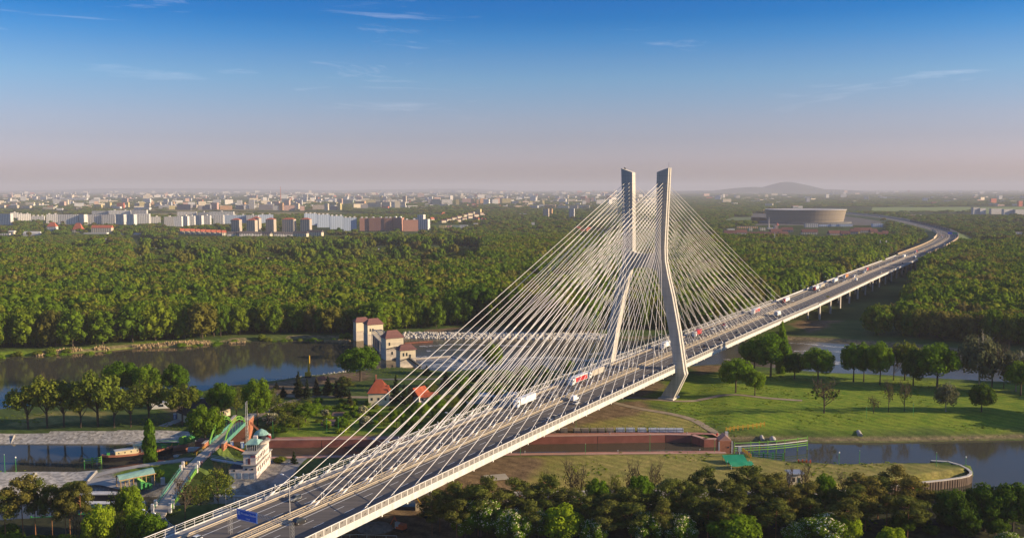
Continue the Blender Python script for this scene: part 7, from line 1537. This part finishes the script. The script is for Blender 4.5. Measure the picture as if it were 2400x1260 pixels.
# lower canal: floating gate, green fences, shelter with timber frame and copper-green roof
T = thing('canal_pontoon', 'long white-edged black pontoon in the lower canal behind the pines', 'pontoon', (*at(235, 1163, -2), -3.0), .02); boxpart(T, 'hull', hull_b, (0, 0, 0), (14, 3, 2.2)); boxpart(T, 'edge', white_m, (0, 0, 2.2), (14.4, 3.4, .3)); T = thing('canal_pontoon', 'white and teal moored pontoon in the lower canal, nearer one', 'pontoon', (*at(232, 1180, -2), -3.0), -.03); boxpart(T, 'hull', teal_p, (0, 0, 0), (12, 2.4, 1.3)); boxpart(T, 'edge', white_m, (0, 0, 1.3), (12.4, 2.8, .3))
guide_fence('guide_fence', 'dark green guide fence in the lower canal behind the pines', [(72, 1212), (100, 1211), (130, 1209), (165, 1206), (195, 1203)], -1.0, [0, .8, 1.6], green_p, None, z0=-4, post_every=4)
guide_fence('guide_fence', 'light green mooring fence at the bow of the tug', [(197, 1076), (215, 1074), (236, 1071)], -.2, [0, .9, 1.7], green_l, None, z0=-5, post_every=2.8)
x, y = at(318, 1140); T = thing('boat_shelter', 'timber-framed shelter with a curved copper-green roof above the lower canal', 'shelter', (x, y, .2), .62); rings = [[(u * 6.4, v_ * 3.4, 4.2 + 1.5 * (1 - v_ * v_) + u * .4) for v_ in (-1, -.6, -.2, .2, .6, 1)] for u in (-1, 0, 1)]; b = MB(); b.loft(rings, cap=False, close=False); b.loft([[(p[0], p[1], p[2] - .15) for p in r][::-1] for r in rings], cap=False, close=False); b.obj('roof', copper, T); b = MB()
for u in (-6, -3, 0, 3, 6):
    for v_ in (-3.2, 3.2): b.bar((u, v_, 0), (u, v_, 4.3), .3)
for v_ in (-3.5, 3.5): b.bar((-6.6, v_, 4.1), (6.6, v_, 4.6), .35)
b.obj('timber_frame', wood_y, T)
for lab, px, py, m_, d in [('white and blue cabinet on the yard beside the girder bridge', 382, 1136, grey_p, (1.4, 1.2, 2.6)), ('small stone bin by the green tree behind the shelter', 360, 1130, conc, (1.5, 1.5, 2.2)), ('blue water tank at the near end of the girder bridge', 330, 1192, blue_p, (2.0, 1.8, 2.2)), ('white meter cabinet beside the blue water tank', 336, 1186, white_m, (1.0, 1.0, 3.2)), ('yellow-black warning post by the curved lane', 344, 1198, mach_y, (.7, .3, 1.9))]:
    x, y = at(px, py); b = MB(); b.box((x, y, HX(x, y) - .1), d, .2); b.obj('utility_cabinet', m_, label=lab, category='cabinet' if 'cabinet' in lab else lab.split()[1] if False else 'utility box')
# ---- tug
tx1, ty1 = at(240, 1082, WZ_C); tx2, ty2 = at(408, 1058, WZ_C); o0, tang, tlen = loc_frame((tx1, ty1), (tx2, ty2))
TG = thing('tug_boat', 'old black-hulled tug with cream deckhouse moored on the quay', 'boat', ((tx1 + tx2) / 2, (ty1 + ty2) / 2 - .6, WZ_C + .5), tang, None, (1, 1, 1.12))
L = tlen / 2; rings = []
for u in np.linspace(-1, 1, 13):
    wd = 3.0 * (1 - abs(u) ** 3.2) ** .7 + .05; sh = .55 * abs(min(u, 0)) ** 2 + .25 * max(u, 0) ** 2
    rings.append([(u * L, -wd, 1.5 + sh), (u * L, wd, 1.5 + sh), (u * L * .97, wd * .8, -.6), (u * L * .97, -wd * .8, -.6)])
b = MB(); b.loft(rings); b.obj('hull', hull_b, TG)
b = MB(); b.loft([[(p[0][0] * .985, p[0][1] * .94, p[0][2] + .02), (p[1][0] * .985, p[1][1] * .94, p[1][2] + .02)] for p in rings], cap=False, close=False); b.obj('deck', hull_r, TG)
b = MB(); b.tube([(p[0][0], p[0][1], p[0][2] + .35) for p in rings], .1, 4); b.tube([(p[1][0], p[1][1], p[1][2] + .35) for p in rings], .1, 4); b.loft([[(p[0][0], p[0][1] - .02, p[0][2] - .35), (p[0][0], p[0][1] - .02, p[0][2] + .3)] for p in rings], cap=False, close=False); b.obj('bulwark', hull_r, TG)
boxpart(TG, 'deckhouse', cabin_c, (-L * .28, 0, 1.6), (L * .72, 3.3, 1.7)); boxpart(TG, 'deckhouse_roof', grey_p, (-L * .28, 0, 3.3), (L * .75, 3.6, .15)); boxpart(TG, 'wheelhouse', cabin_c, (L * .20, 0, 1.6), (L * .52, 3.4, 2.8)); boxpart(TG, 'wheelhouse_roof', copper, (L * .20, 0, 4.4), (L * .56, 3.8, .18)); boxpart(TG, 'upper_cabin', cabin_c, (-L * .02, 0, 3.45), (L * .22, 2.4, 1.2))
for k in range(4): boxpart(TG, 'porthole', win, (-L * .55 + k * L * .17, -1.68, 2.3), (.5, .06, .5))
for k in range(2): boxpart(TG, 'window', win, (L * .12 + k * L * .22, -1.73, 2.9), (1.3, .06, .8))
boxpart(TG, 'door', mat('cabin_door', (.25, .07, .04), .6, .05, 1), (L * .03, -1.73, 1.7), (.8, .06, 2.0)); b = MB(); b.tube([(L * .5, 0, 2), (L * .5, 0, 5.6)], .1, 5); b.bar((L * .5, 0, 5.4), (L * .85, 0, 2.8), .12); b.tube([(-L * .1, 0, 4), (-L * .1, 0, 6.2)], .07, 4); b.obj('mast', hull_r, TG); b = MB(); b.box((L * .72, 0, 2), (2.2, 1.8, 1.2)); b.box((-L * .82, 0, 2), (1.2, 1.0, .9)); b.obj('winch', green_p, TG)
# stern cargo lighter behind the tug
x, y = at(412, 1056, WZ_C); T = thing('lighter', 'rusty low lighter lying behind the tug at the quay', 'boat', (x, y + 2, WZ_C), tang); b = MB(); b.box((0, 0, -.5), (9, 4, 2.0), 0, 0, .96); b.obj('hull', hull_r, T); b = MB(); 
for k in (-3, 0, 3): b.bar((k, 0, 1.5), (k + 1, 0, 3.0), .2)
b.obj('davit', yel_p, T)
# concrete ribs on the paved slopes
for i, (x0, y0, x1, y1) in enumerate([(18, 1038, 33, 1016), (72, 1132, 84, 1112), (205, 1130, 226, 1106), (212, 1155, 224, 1140)]):
    a, c = at(x0, y0, -1.5 if i == 0 else 0), at(x1, y1); b = MB(); b.bar((*a, HX(*a) + .15), (*c, HX(*c) + .15), .9); b.obj('slope_stair', conc, label='narrow concrete stair strip on the paved canal slope, %s from the left' % ORD[i], category='stair', group='concrete stair strips on the canal slopes')
# ---- building site under the bridge
def excavator(px, py, label, m, rz, boom, dark=False):
    x, y = at(px, py); T = thing('excavator', label, 'excavator', (x, y, HX(x, y)), rz)
    for sy in (-1.1, 1.1): b = MB(); b.loft([[(a, sy + s_, z) for a, z in ((-1.7, .1), (1.7, .1), (2.0, .5), (1.7, .9), (-1.7, .9), (-2.0, .5))] for s_ in (-.3, .3)]); b.obj('track', black_p, T)
    boxpart(T, 'body', m, (-.5, 0, 1.0), (3.0, 2.4, 1.5), taper=.92); C_ = boxpart(T, 'cab', grey_p if not dark else m, (.6, .65, 1.0), (1.4, 1.0, 2.1)); boxpart(C_, 'window', win, (1.28, .65, 1.7), (.05, .8, 1.1)); b = MB(); b.tube([(.8, -.3, 1.6), boom[0]], [.3, .22], 4); b.tube([boom[0], boom[1]], [.22, .16], 4); b.obj('boom', m, T); b = MB(); q = boom[1]; b.box((q[0], q[1], q[2] - .8), (1.0, 1.1, .9), 0, 0, .6); b.obj('bucket', black_p, T)
excavator(938, 1244, 'orange-red excavator folding its arm on the building site', orange_p, 2.6, ((2.6, -.3, 4.2), (4.6, -.3, .6)))
excavator(1003, 1212, 'white and yellow excavator with its boom raised under the motorway', mach_y, 2.5, ((5.0, -.3, 5.4), (9.0, -.3, 4.0)))
house('little cream site hut with a dark hipped roof under the motorway edge', 992, 1196, 5.6, 5.0, 3.6, 2.2, .05, plaster_y, roof_d, 2.4, name='site_hut', wins=1)
x, y = at(880, 1240); b = MB(); R = np.random.RandomState(4); b.ico((x, y, 0), (6, 4.5, 2.2), 0, 3, .10, 3); b.obj('gravel_heap', mat('gravel_grey', (.21, .19, .17), .95, .3, .8), label='grey gravel heap on the building site', category='heap')
x, y = at(1018, 1188); b = MB(); b.tube([(x, y, 0), (x, y, 2.0)], .08, 4); b.box((x, y - .1, 1.5), (1.2, .1, 1.6)); b.obj('site_sign', red_p, label='small red sign board beside the cream site hut', category='sign')
P = [Vector((*at(x, y), HX(*at(x, y)))) for x, y in [(800, 1262), (840, 1260), (880, 1261), (930, 1263)]]; railing('line of pale posts along the lower edge of the building site', P, 0, 1.1, white_m, 'fence', 1, 2.6)
# ================================================================== VEHICLES
paintc = {}
def paint_m(col, nm): 
    if nm not in paintc: paintc[nm] = mat('car_paint_' + nm, col, .35, .03, .5, spec=.5)
    return paintc[nm]
tyre = mat('tyre_rubber', (.02, .02, .02), .85, .1, 3); rim = mat('wheel_rim', (.45, .45, .46), .4, .05, 3, metal=.6); lampw = mat('headlight_glass', (.75, .75, .72), .2, .03, 2); lampr = mat('tail_light', (.45, .02, .02), .3, .03, 2)
COLS = dict(white=(.75, .74, .72), silver=(.45, .46, .48), black=(.018, .018, .02), grey=(.16, .165, .17), red=(.42, .03, .03), blue=(.04, .09, .25), darkblue=(.025, .04, .10), beige=(.45, .40, .32), orange=(.62, .22, .05))
def wheelset(T, xs, w_, r):
    wm = MB(); wm.tube([(0, -.12, 0), (0, .12, 0)], r, 10); rm = MB(); rm.tube([(0, -.135, 0), (0, .135, 0)], r * .58, 8); wme, rme = wm.mesh('wheel', [tyre]), rm.mesh('rim', [rim])
    for x in xs:
        for sy in (-1, 1): wo = child('wheel', wme, T, (x, sy * (w_ / 2 - .12), r)); child('rim', rme, wo)
def sec(x, w_, z0, z1, rnd_=.12): return [(x, -w_ / 2, z0), (x, w_ / 2, z0), (x, w_ / 2, z1 - rnd_), (x, w_ / 2 - rnd_, z1), (x, -w_ / 2 + rnd_, z1), (x, -w_ / 2, z1 - rnd_)]
def make_car(color, kind='hatch'):
    """x forward"""
    T = thing('car', '', 'car'); L, Wd, H = dict(hatch=(4.1, 1.75, 1.46), suv=(4.6, 1.88, 1.72), estate=(4.7, 1.8, 1.5), saloon=(4.6, 1.8, 1.43))[kind]; h0 = H * .56
    b = MB(); b.loft([sec(-L / 2, Wd * .86, .35, h0 * .92), sec(-L * .44, Wd, .22, h0), sec(L * .2, Wd, .22, h0 * 1.0), sec(L * .42, Wd * .97, .22, h0 * .86), sec(L / 2, Wd * .82, .32, h0 * .68)]); b.obj('body', paint_m(COLS[color], color), T)
    rear = -L * .47 if kind in ('hatch', 'suv', 'estate') else -L * .34
    b = MB(); b.loft([sec(rear, Wd * .88, h0 - .02, h0 + .04, .02), sec(rear + L * .07, Wd * .82, h0 - .02, H - .05, .08), sec(L * .02, Wd * .80, h0 - .02, H - .04, .08), sec(L * .22, Wd * .88, h0 - .02, h0 + .05, .02)]); b.obj('window', win, T)
    b = MB(); b.box(((rear + L * .08) / 2 + .0, 0, H - .06), (L * .36, Wd * .76, .06)); b.obj('roof', paint_m(COLS[color], color), T)
    wheelset(T, (-L * .30, L * .31), Wd, .33)
    for sy in (-1, 1): boxpart(T, 'headlight', lampw, (L * .475, sy * Wd * .33, h0 * .55), (.14, .34, .16)); boxpart(T, 'tail_light', lampr, (-L * .485, sy * Wd * .36, h0 * .7), (.1, .26, .2))
    return T
def make_van(color='white', L=5.6, H=2.4):
    T = thing('van', '', 'van'); Wd = 2.0; c = paint_m(COLS[color], color); b = MB(); b.loft([sec(-L / 2, Wd * .96, .35, H), sec(L * .12, Wd, .3, H), sec(L * .22, Wd * .97, .3, H * .86), sec(L * .33, Wd * .95, .3, H * .52), sec(L / 2, Wd * .9, .35, H * .42)]); b.obj('body', c, T)
    b = MB(); b.loft([sec(L * .225, Wd * .86, H * .54, H * .84, .05), sec(L * .32, Wd * .84, H * .52, H * .56, .01)]); b.v = [(p[0] + .05, p[1], p[2]) for p in b.v]; b.obj('windscreen', win, T)
    for sy in (-1, 1): boxpart(T, 'side_window', win, (L * .17, sy * (Wd * .492), H * .56), (L * .12, .05, H * .22)); boxpart(T, 'headlight', lampw, (L * .47, sy * .7, H * .3), (.2, .3, .2)); boxpart(T, 'tail_light', lampr, (-L * .5, sy * .9, H * .3), (.06, .18, .5))
    wheelset(T, (-L * .28, L * .30), Wd, .36); return T
def make_truck(cab_c, box_c, L=13.6, deco=None, kind='semi'):
    T = thing('truck', '', 'truck'); Wd, H = 2.55, 3.95; cc, bc = paint_m(COLS[cab_c], cab_c), paint_m(COLS[box_c], box_c)
    b = MB(); b.loft([sec(L / 2 + .6, Wd * .96, .55, 3.35, .2), sec(L / 2 + 2.1, Wd * .96, .5, 3.3, .25), sec(L / 2 + 2.65, Wd * .9, .5, 2.6, .2)]); C_ = b.obj('cab', cc, T)
    boxpart(C_, 'windscreen', win, (L / 2 + 2.5, 0, 1.95), (.22, 2.1, .95)); 
    for sy in (-1, 1): boxpart(C_, 'side_window', win, (L / 2 + 1.8, sy * 1.22, 1.95), (.8, .06, .75)); boxpart(C_, 'headlight', lampw, (L / 2 + 2.62, sy * .9, .75), (.12, .4, .25)); boxpart(C_, 'mirror', black_p, (L / 2 + 2.5, sy * 1.42, 1.9), (.15, .2, .7))
    boxpart(T, 'trailer', bc, (0, 0, 1.15), (L, Wd, H - 1.15)); boxpart(T, 'chassis', black_p, (.6, 0, .7), (L + 2, 1.1, .42))
    if deco:
        for sy in (-1, 1): boxpart(T, 'side_panel', paint_m(COLS[deco], deco), (-.2, sy * (Wd / 2 + .012), 1.3), (L * .93, .02, H - 1.75))
        if deco == 'red': b = MB(); b.add([(-1.8, -Wd / 2 - .03, 1.7), (-.2, -Wd / 2 - .03, 1.7), (1.2, -Wd / 2 - .03, 3.3), (-.6, -Wd / 2 - .03, 3.3)], [(0, 1, 2, 3)]); b.add([(1.3, -Wd / 2 - .03, 1.7), (2.2, -Wd / 2 - .03, 1.7), (3.4, -Wd / 2 - .03, 3.0), (2.5, -Wd / 2 - .03, 3.0)], [(0, 1, 2, 3)]); b.obj('side_emblem', paint_m(COLS['white'], 'white'), T)
    if kind == 'pair': boxpart(T, 'gap', black_p, (.2, 0, 1.2), (.7, Wd + .03, H - 1.3))
    boxpart(T, 'rear_door', grey_p, (-L / 2 - .02, 0, 1.2), (.05, Wd - .2, H - 1.35)); wheelset(T, (-L * .42, -L * .33, -L * .24, L / 2 - .6, L / 2 + 1.7), Wd, .5); return T
PV = {}
def put(key, s, t, label, away, group=None, maker=None):
    if key not in PV: PV[key] = maker(); o = PV[key]
    else: o = copy_tree(PV[key])
    o.location = bp(s, t); o.location.z += .02; o.rotation_euler.z = heading(s) + (0 if away else pi); o['label'] = label
    if group: o['group'] = group
    elif 'group' in o: del o['group']
    return o
def sp_(px, py, z): return to_st(*at(px, py, z))
car = lambda c, k='hatch': ('car' + c + k, lambda: make_car(c, k))
VEH = [ # pixel foot, key, maker, label
 (690, 1222, *car('black', 'suv'), 'black SUV beneath the blue sign on the nearest lanes'), (683, 1169, *car('grey', 'estate'), 'dark estate car on the oncoming lanes behind the double lamp near the corner'),
 (450, 1268, *car('white', 'estate'), 'white car cut off by the bottom edge on the oncoming lanes'), (1300, 979, *car('beige', 'hatch'), 'beige car on the outbound lanes ahead of the pylon shadow'), (1283, 985, *car('silver', 'hatch'), 'silver car following the beige one on the outbound lanes'),
 (1342, 937, 'vanw', lambda: make_van(), 'white panel van on the outbound lanes in front of the pylon'), (1352, 946, *car('silver', 'saloon'), 'silver saloon beside the white panel van'), (1292, 931, *car('grey', 'hatch'), 'grey car on the oncoming lanes behind the long white truck'),
 (1228, 946, 'truckw', lambda: make_truck('white', 'white'), 'long white articulated truck nearest on the oncoming lanes'), (1355, 896, 'truckr', lambda: make_truck('white', 'white', 13.6, 'red'), 'articulated truck with a red trailer side on the oncoming lanes'), (1404, 881, 'truckp', lambda: make_truck('white', 'beige', 14.5, None, 'pair'), 'beige two-part box truck right behind the red-sided one'),
 (1549, 814, 'boxw', lambda: make_truck('white', 'white', 7.5), 'white box truck seen between the pylon legs'), (1637, 786, 'trucks', lambda: make_truck('white', 'red', 9.0), 'white truck with red load right of the near pylon leg'), (1666, 772, *car('white', 'hatch'), 'white car on the oncoming lanes right of the pylon leg'), (1698, 766, *car('white', 'saloon'), 'white saloon following on the oncoming lanes among the far cables'), (1700, 763, *car('red', 'hatch'), 'red car beside the white saloon among the far cables'),
 (1759, 733, 'truckr', None, 'red-sided truck among the outer far cables'), (1648, 812, *car('black', 'saloon'), 'black car on the outbound lanes right of the near pylon leg'), (1692, 797, *car('black', 'hatch'), 'black car on the outbound lanes further along below the cables'), (1725, 780, *car('grey', 'hatch'), 'grey car on the outbound lanes at the middle of the far cables'), (1600, 808, *car('silver', 'estate'), 'silver car half hidden behind the near pylon leg'),
 (1822, 741, 'vanb', lambda: make_truck('white', 'white', 8.0), 'white lorry on the outbound lanes at the outermost far cables'), (1832, 707, 'truckwr', lambda: make_truck('red', 'white'), 'white trailer truck with a red cab at the end of the far cables'), (1853, 706, *car('silver', 'hatch'), 'silver car behind the white trailer truck with a red cab'),
 (1912, 679, 'truckwr', None, 'red-cabbed truck on the viaduct, first of a convoy of trucks'), (1926, 674, 'truckp', None, 'beige truck on the viaduct, second of a convoy of trucks'), (1921, 681, *car('white', 'estate'), 'white car beside the convoy on the viaduct'), (1957, 661, 'truckw', None, 'white truck on the viaduct, third of the convoy'), (1986, 651, 'trucko', lambda: make_truck('white', 'orange'), 'orange-sided truck on the viaduct, fourth of the convoy'),
 (1976, 660, *car('white', 'hatch'), 'white small car on the viaduct behind the white truck'), (1987, 658, *car('silver', 'suv'), 'silver SUV on the viaduct next to the orange truck'), (2000, 650, 'vanw', None, 'white van on the viaduct behind the orange truck'), (2009, 657, 'vanw2', lambda: make_van('white', 6.4, 2.6), 'white delivery van driving outbound on the viaduct'), (2005, 646, *car('white', 'saloon'), 'white saloon on the viaduct behind the white van'), (2017, 647, *car('white', 'hatch'), 'white hatchback on the viaduct in the middle of the traffic'),
 (2022, 640, 'vanw', None, 'white van following the traffic on the viaduct'), (2031, 635, 'trucks', None, 'white truck with red load at the back of the viaduct traffic'), (2028, 643, *car('black', 'hatch'), 'black car beside the van on the viaduct'), (2059, 626, *car('white', 'hatch'), 'white car alone on the far half of the viaduct'), (2069, 626, *car('black', 'saloon'), 'black car alone on the far half of the viaduct'), (2077, 619, *car('white', 'estate'), 'white estate car near the viaduct end'), (2091, 618, *car('silver', 'hatch'), 'silver car near the viaduct end'), (2092, 613, *car('red', 'saloon'), 'dark red car near the viaduct end'),
 (2119, 603, 'truckw', None, 'white truck entering the viaduct from the bend'), (2136, 601, *car('white', 'hatch'), 'white car behind the truck entering the viaduct'), (2150, 592, 'trucks', None, 'white truck with red load in the bend before the viaduct'), (2148, 595, *car('white', 'saloon'), 'white saloon in the bend before the viaduct'), (2152, 606, 'vanb', None, 'white lorry leaving the viaduct outbound'), (2118, 618, *car('darkblue', 'hatch'), 'dark blue car outbound near the viaduct end'), (2066, 640, *car('white', 'suv'), 'white SUV outbound on the far half of the viaduct'),
 (2163, 591, *car('red', 'hatch'), 'red car in the bend, left of the pair'), (2169, 590, *car('red', 'hatch'), 'red car in the bend, right of the pair'), (2174, 585, *car('white', 'hatch'), 'white car in the bend beyond the red pair'), (2190, 584, *car('darkblue', 'estate'), 'dark blue estate outbound in the bend'), (2207, 556, 'trucks', None, 'white truck deep in the bend'), (2213, 574, 'vanw', None, 'white van outbound in the bend by the noise wall'), (2160, 600, *car('darkblue', 'suv'), 'dark blue SUV just past the viaduct end'), (2062, 509, 'vanw', None, 'white van far away near the stadium'), (2208, 549, *car('grey', 'hatch'), 'grey car at the far side of the bend')]
OUTB = {690, 1300, 1283, 1342, 1352, 1648, 1692, 1725, 1822, 2009, 2152, 2118, 2066, 2190, 2213, 2160, 2169}
for px, py, key, mk_, lab in VEH:
    z = 15.5; 
    for _ in range(5): s, t = sp_(px, py, z); z = zdeck(s)
    tc_ = ct_(s); off = t - tc_ if s > 900 else t; out_ = px in OUTB
    lanes = (6.1, 9.9, 13.9) if out_ else (-5.5, -9.0, -2.5); off = min(lanes, key=lambda q: abs(q - off))
    put(key, s, off, lab, out_, 'vehicles on the motorway', mk_)
# parked vehicles off the motorway
for px, py, key, mk_, lab, rz in [(305, 1130, *car('darkblue', 'hatch'), 'dark blue car parked at the end of the quay lane by the shelter', .9), (470, 1071, *car('black', 'hatch'), 'black car parked on the grass beside the causeway', .5)]:
    x, y = at(px, py); o = copy_tree(PV[key]) if key in PV else mk_(); PV.setdefault(key, o); o.location = (x, y, HX(x, y) + .15); o.rotation_euler.z = rz; o['label'] = lab
    if 'group' in o: del o['group']
# ================================================================== labels of what stands in rows : counted along the picture
def image_x(o):
    v = Vector((o.location.x, o.location.y, o.location.z + 4 - CAMH)); return 1200 + FPX * v.dot(R2) / v.dot(_F)
ZONES = {'trees at the edge of the far wood': [(-1e9, 250, 'wood-edge tree above the left end of the river, %s from the left'), (250, 560, 'wood-edge tree across the river from the spreading row, %s from the left'), (560, 830, 'wood-edge tree left of the weir house, %s from the left'), (830, 1150, 'wood-edge tree behind the weir house, %s from the left'), (1150, 1e9, 'wood-edge tree seen through the stay cables, %s from the left')],
    'trees at the edge of the wood right of the viaduct': [(-1e9, 1e9, 'tree in front of the wood right of the viaduct, %s from the left')],
    'garden bushes on the island': [(-1e9, 720, 'garden bush on the island left of the dark conifers, %s from the left'), (720, 900, 'garden bush on the island below the dark conifers, %s from the left'), (900, 1e9, 'garden bush on the island seen through the stay cables, %s from the left')],
    'leafy garden trees on the island': [(-1e9, 1e9, 'small leafy garden tree on the island between river and lock, %s from the left')],
    'bank bushes along the far shore': [(-1e9, 1e9, 'bush on the far river bank at the foot of the wood, %s from the left')],
    'small trees beneath the pine belt': [(-1e9, 1e9, 'small shaded tree beneath the pine belt at the bottom, %s from the left')],
    'undergrowth beneath the pine belt': [(-1e9, 1e9, 'shady bush beneath the pine belt at the bottom, %s from the left')],
    'thin leafless trees above the pine belt': [(-1e9, 1e9, 'thin sparse tree rising above the pine belt, %s from the left')],
    'undergrowth bushes in the bottom left corner': [(-1e9, 1e9, 'low bush in the bottom left corner, %s from the left')],
    'remote buildings near the horizon': [(-1e9, 300, 'remote building near the horizon at the far left, %s in order'), (300, 700, 'remote building above the white estate, %s from the left'), (700, 1000, 'remote building above the brick-red block, %s from the left'), (1000, 1600, 'remote building near the horizon left of the pylon, %s from the left'), (1600, 1e9, 'remote building near the horizon right of the pylon, %s from the left')],
    'allotment huts between wood and city': [(-1e9, 400, 'tiny allotment hut at the left between wood and city, %s from the left'), (400, 800, 'tiny allotment hut below the terraces, %s from the left'), (800, 1e9, 'tiny allotment hut below the brick-red block, %s from the left')],
    'far red-roofed houses among trees': [(-1e9, 1e9, 'far red-roofed house among trees left of the pylon, %s from the left')],
    'vehicles on the motorway': []}
MEM = {}
for o in COL.objects:
    g = o.get('group')
    if g in ZONES and o.parent is None: MEM.setdefault(g, []).append((image_x(o), o))
for g, L in MEM.items():
    for lo, hi, tmpl in ZONES[g]:
        for i, (x, o) in enumerate(sorted((q for q in L if lo <= q[0] < hi), key=lambda q: q[0])): o['label'] = tmpl % (ORD[i] if i < 99 else ORD[i % 99] + ' again')
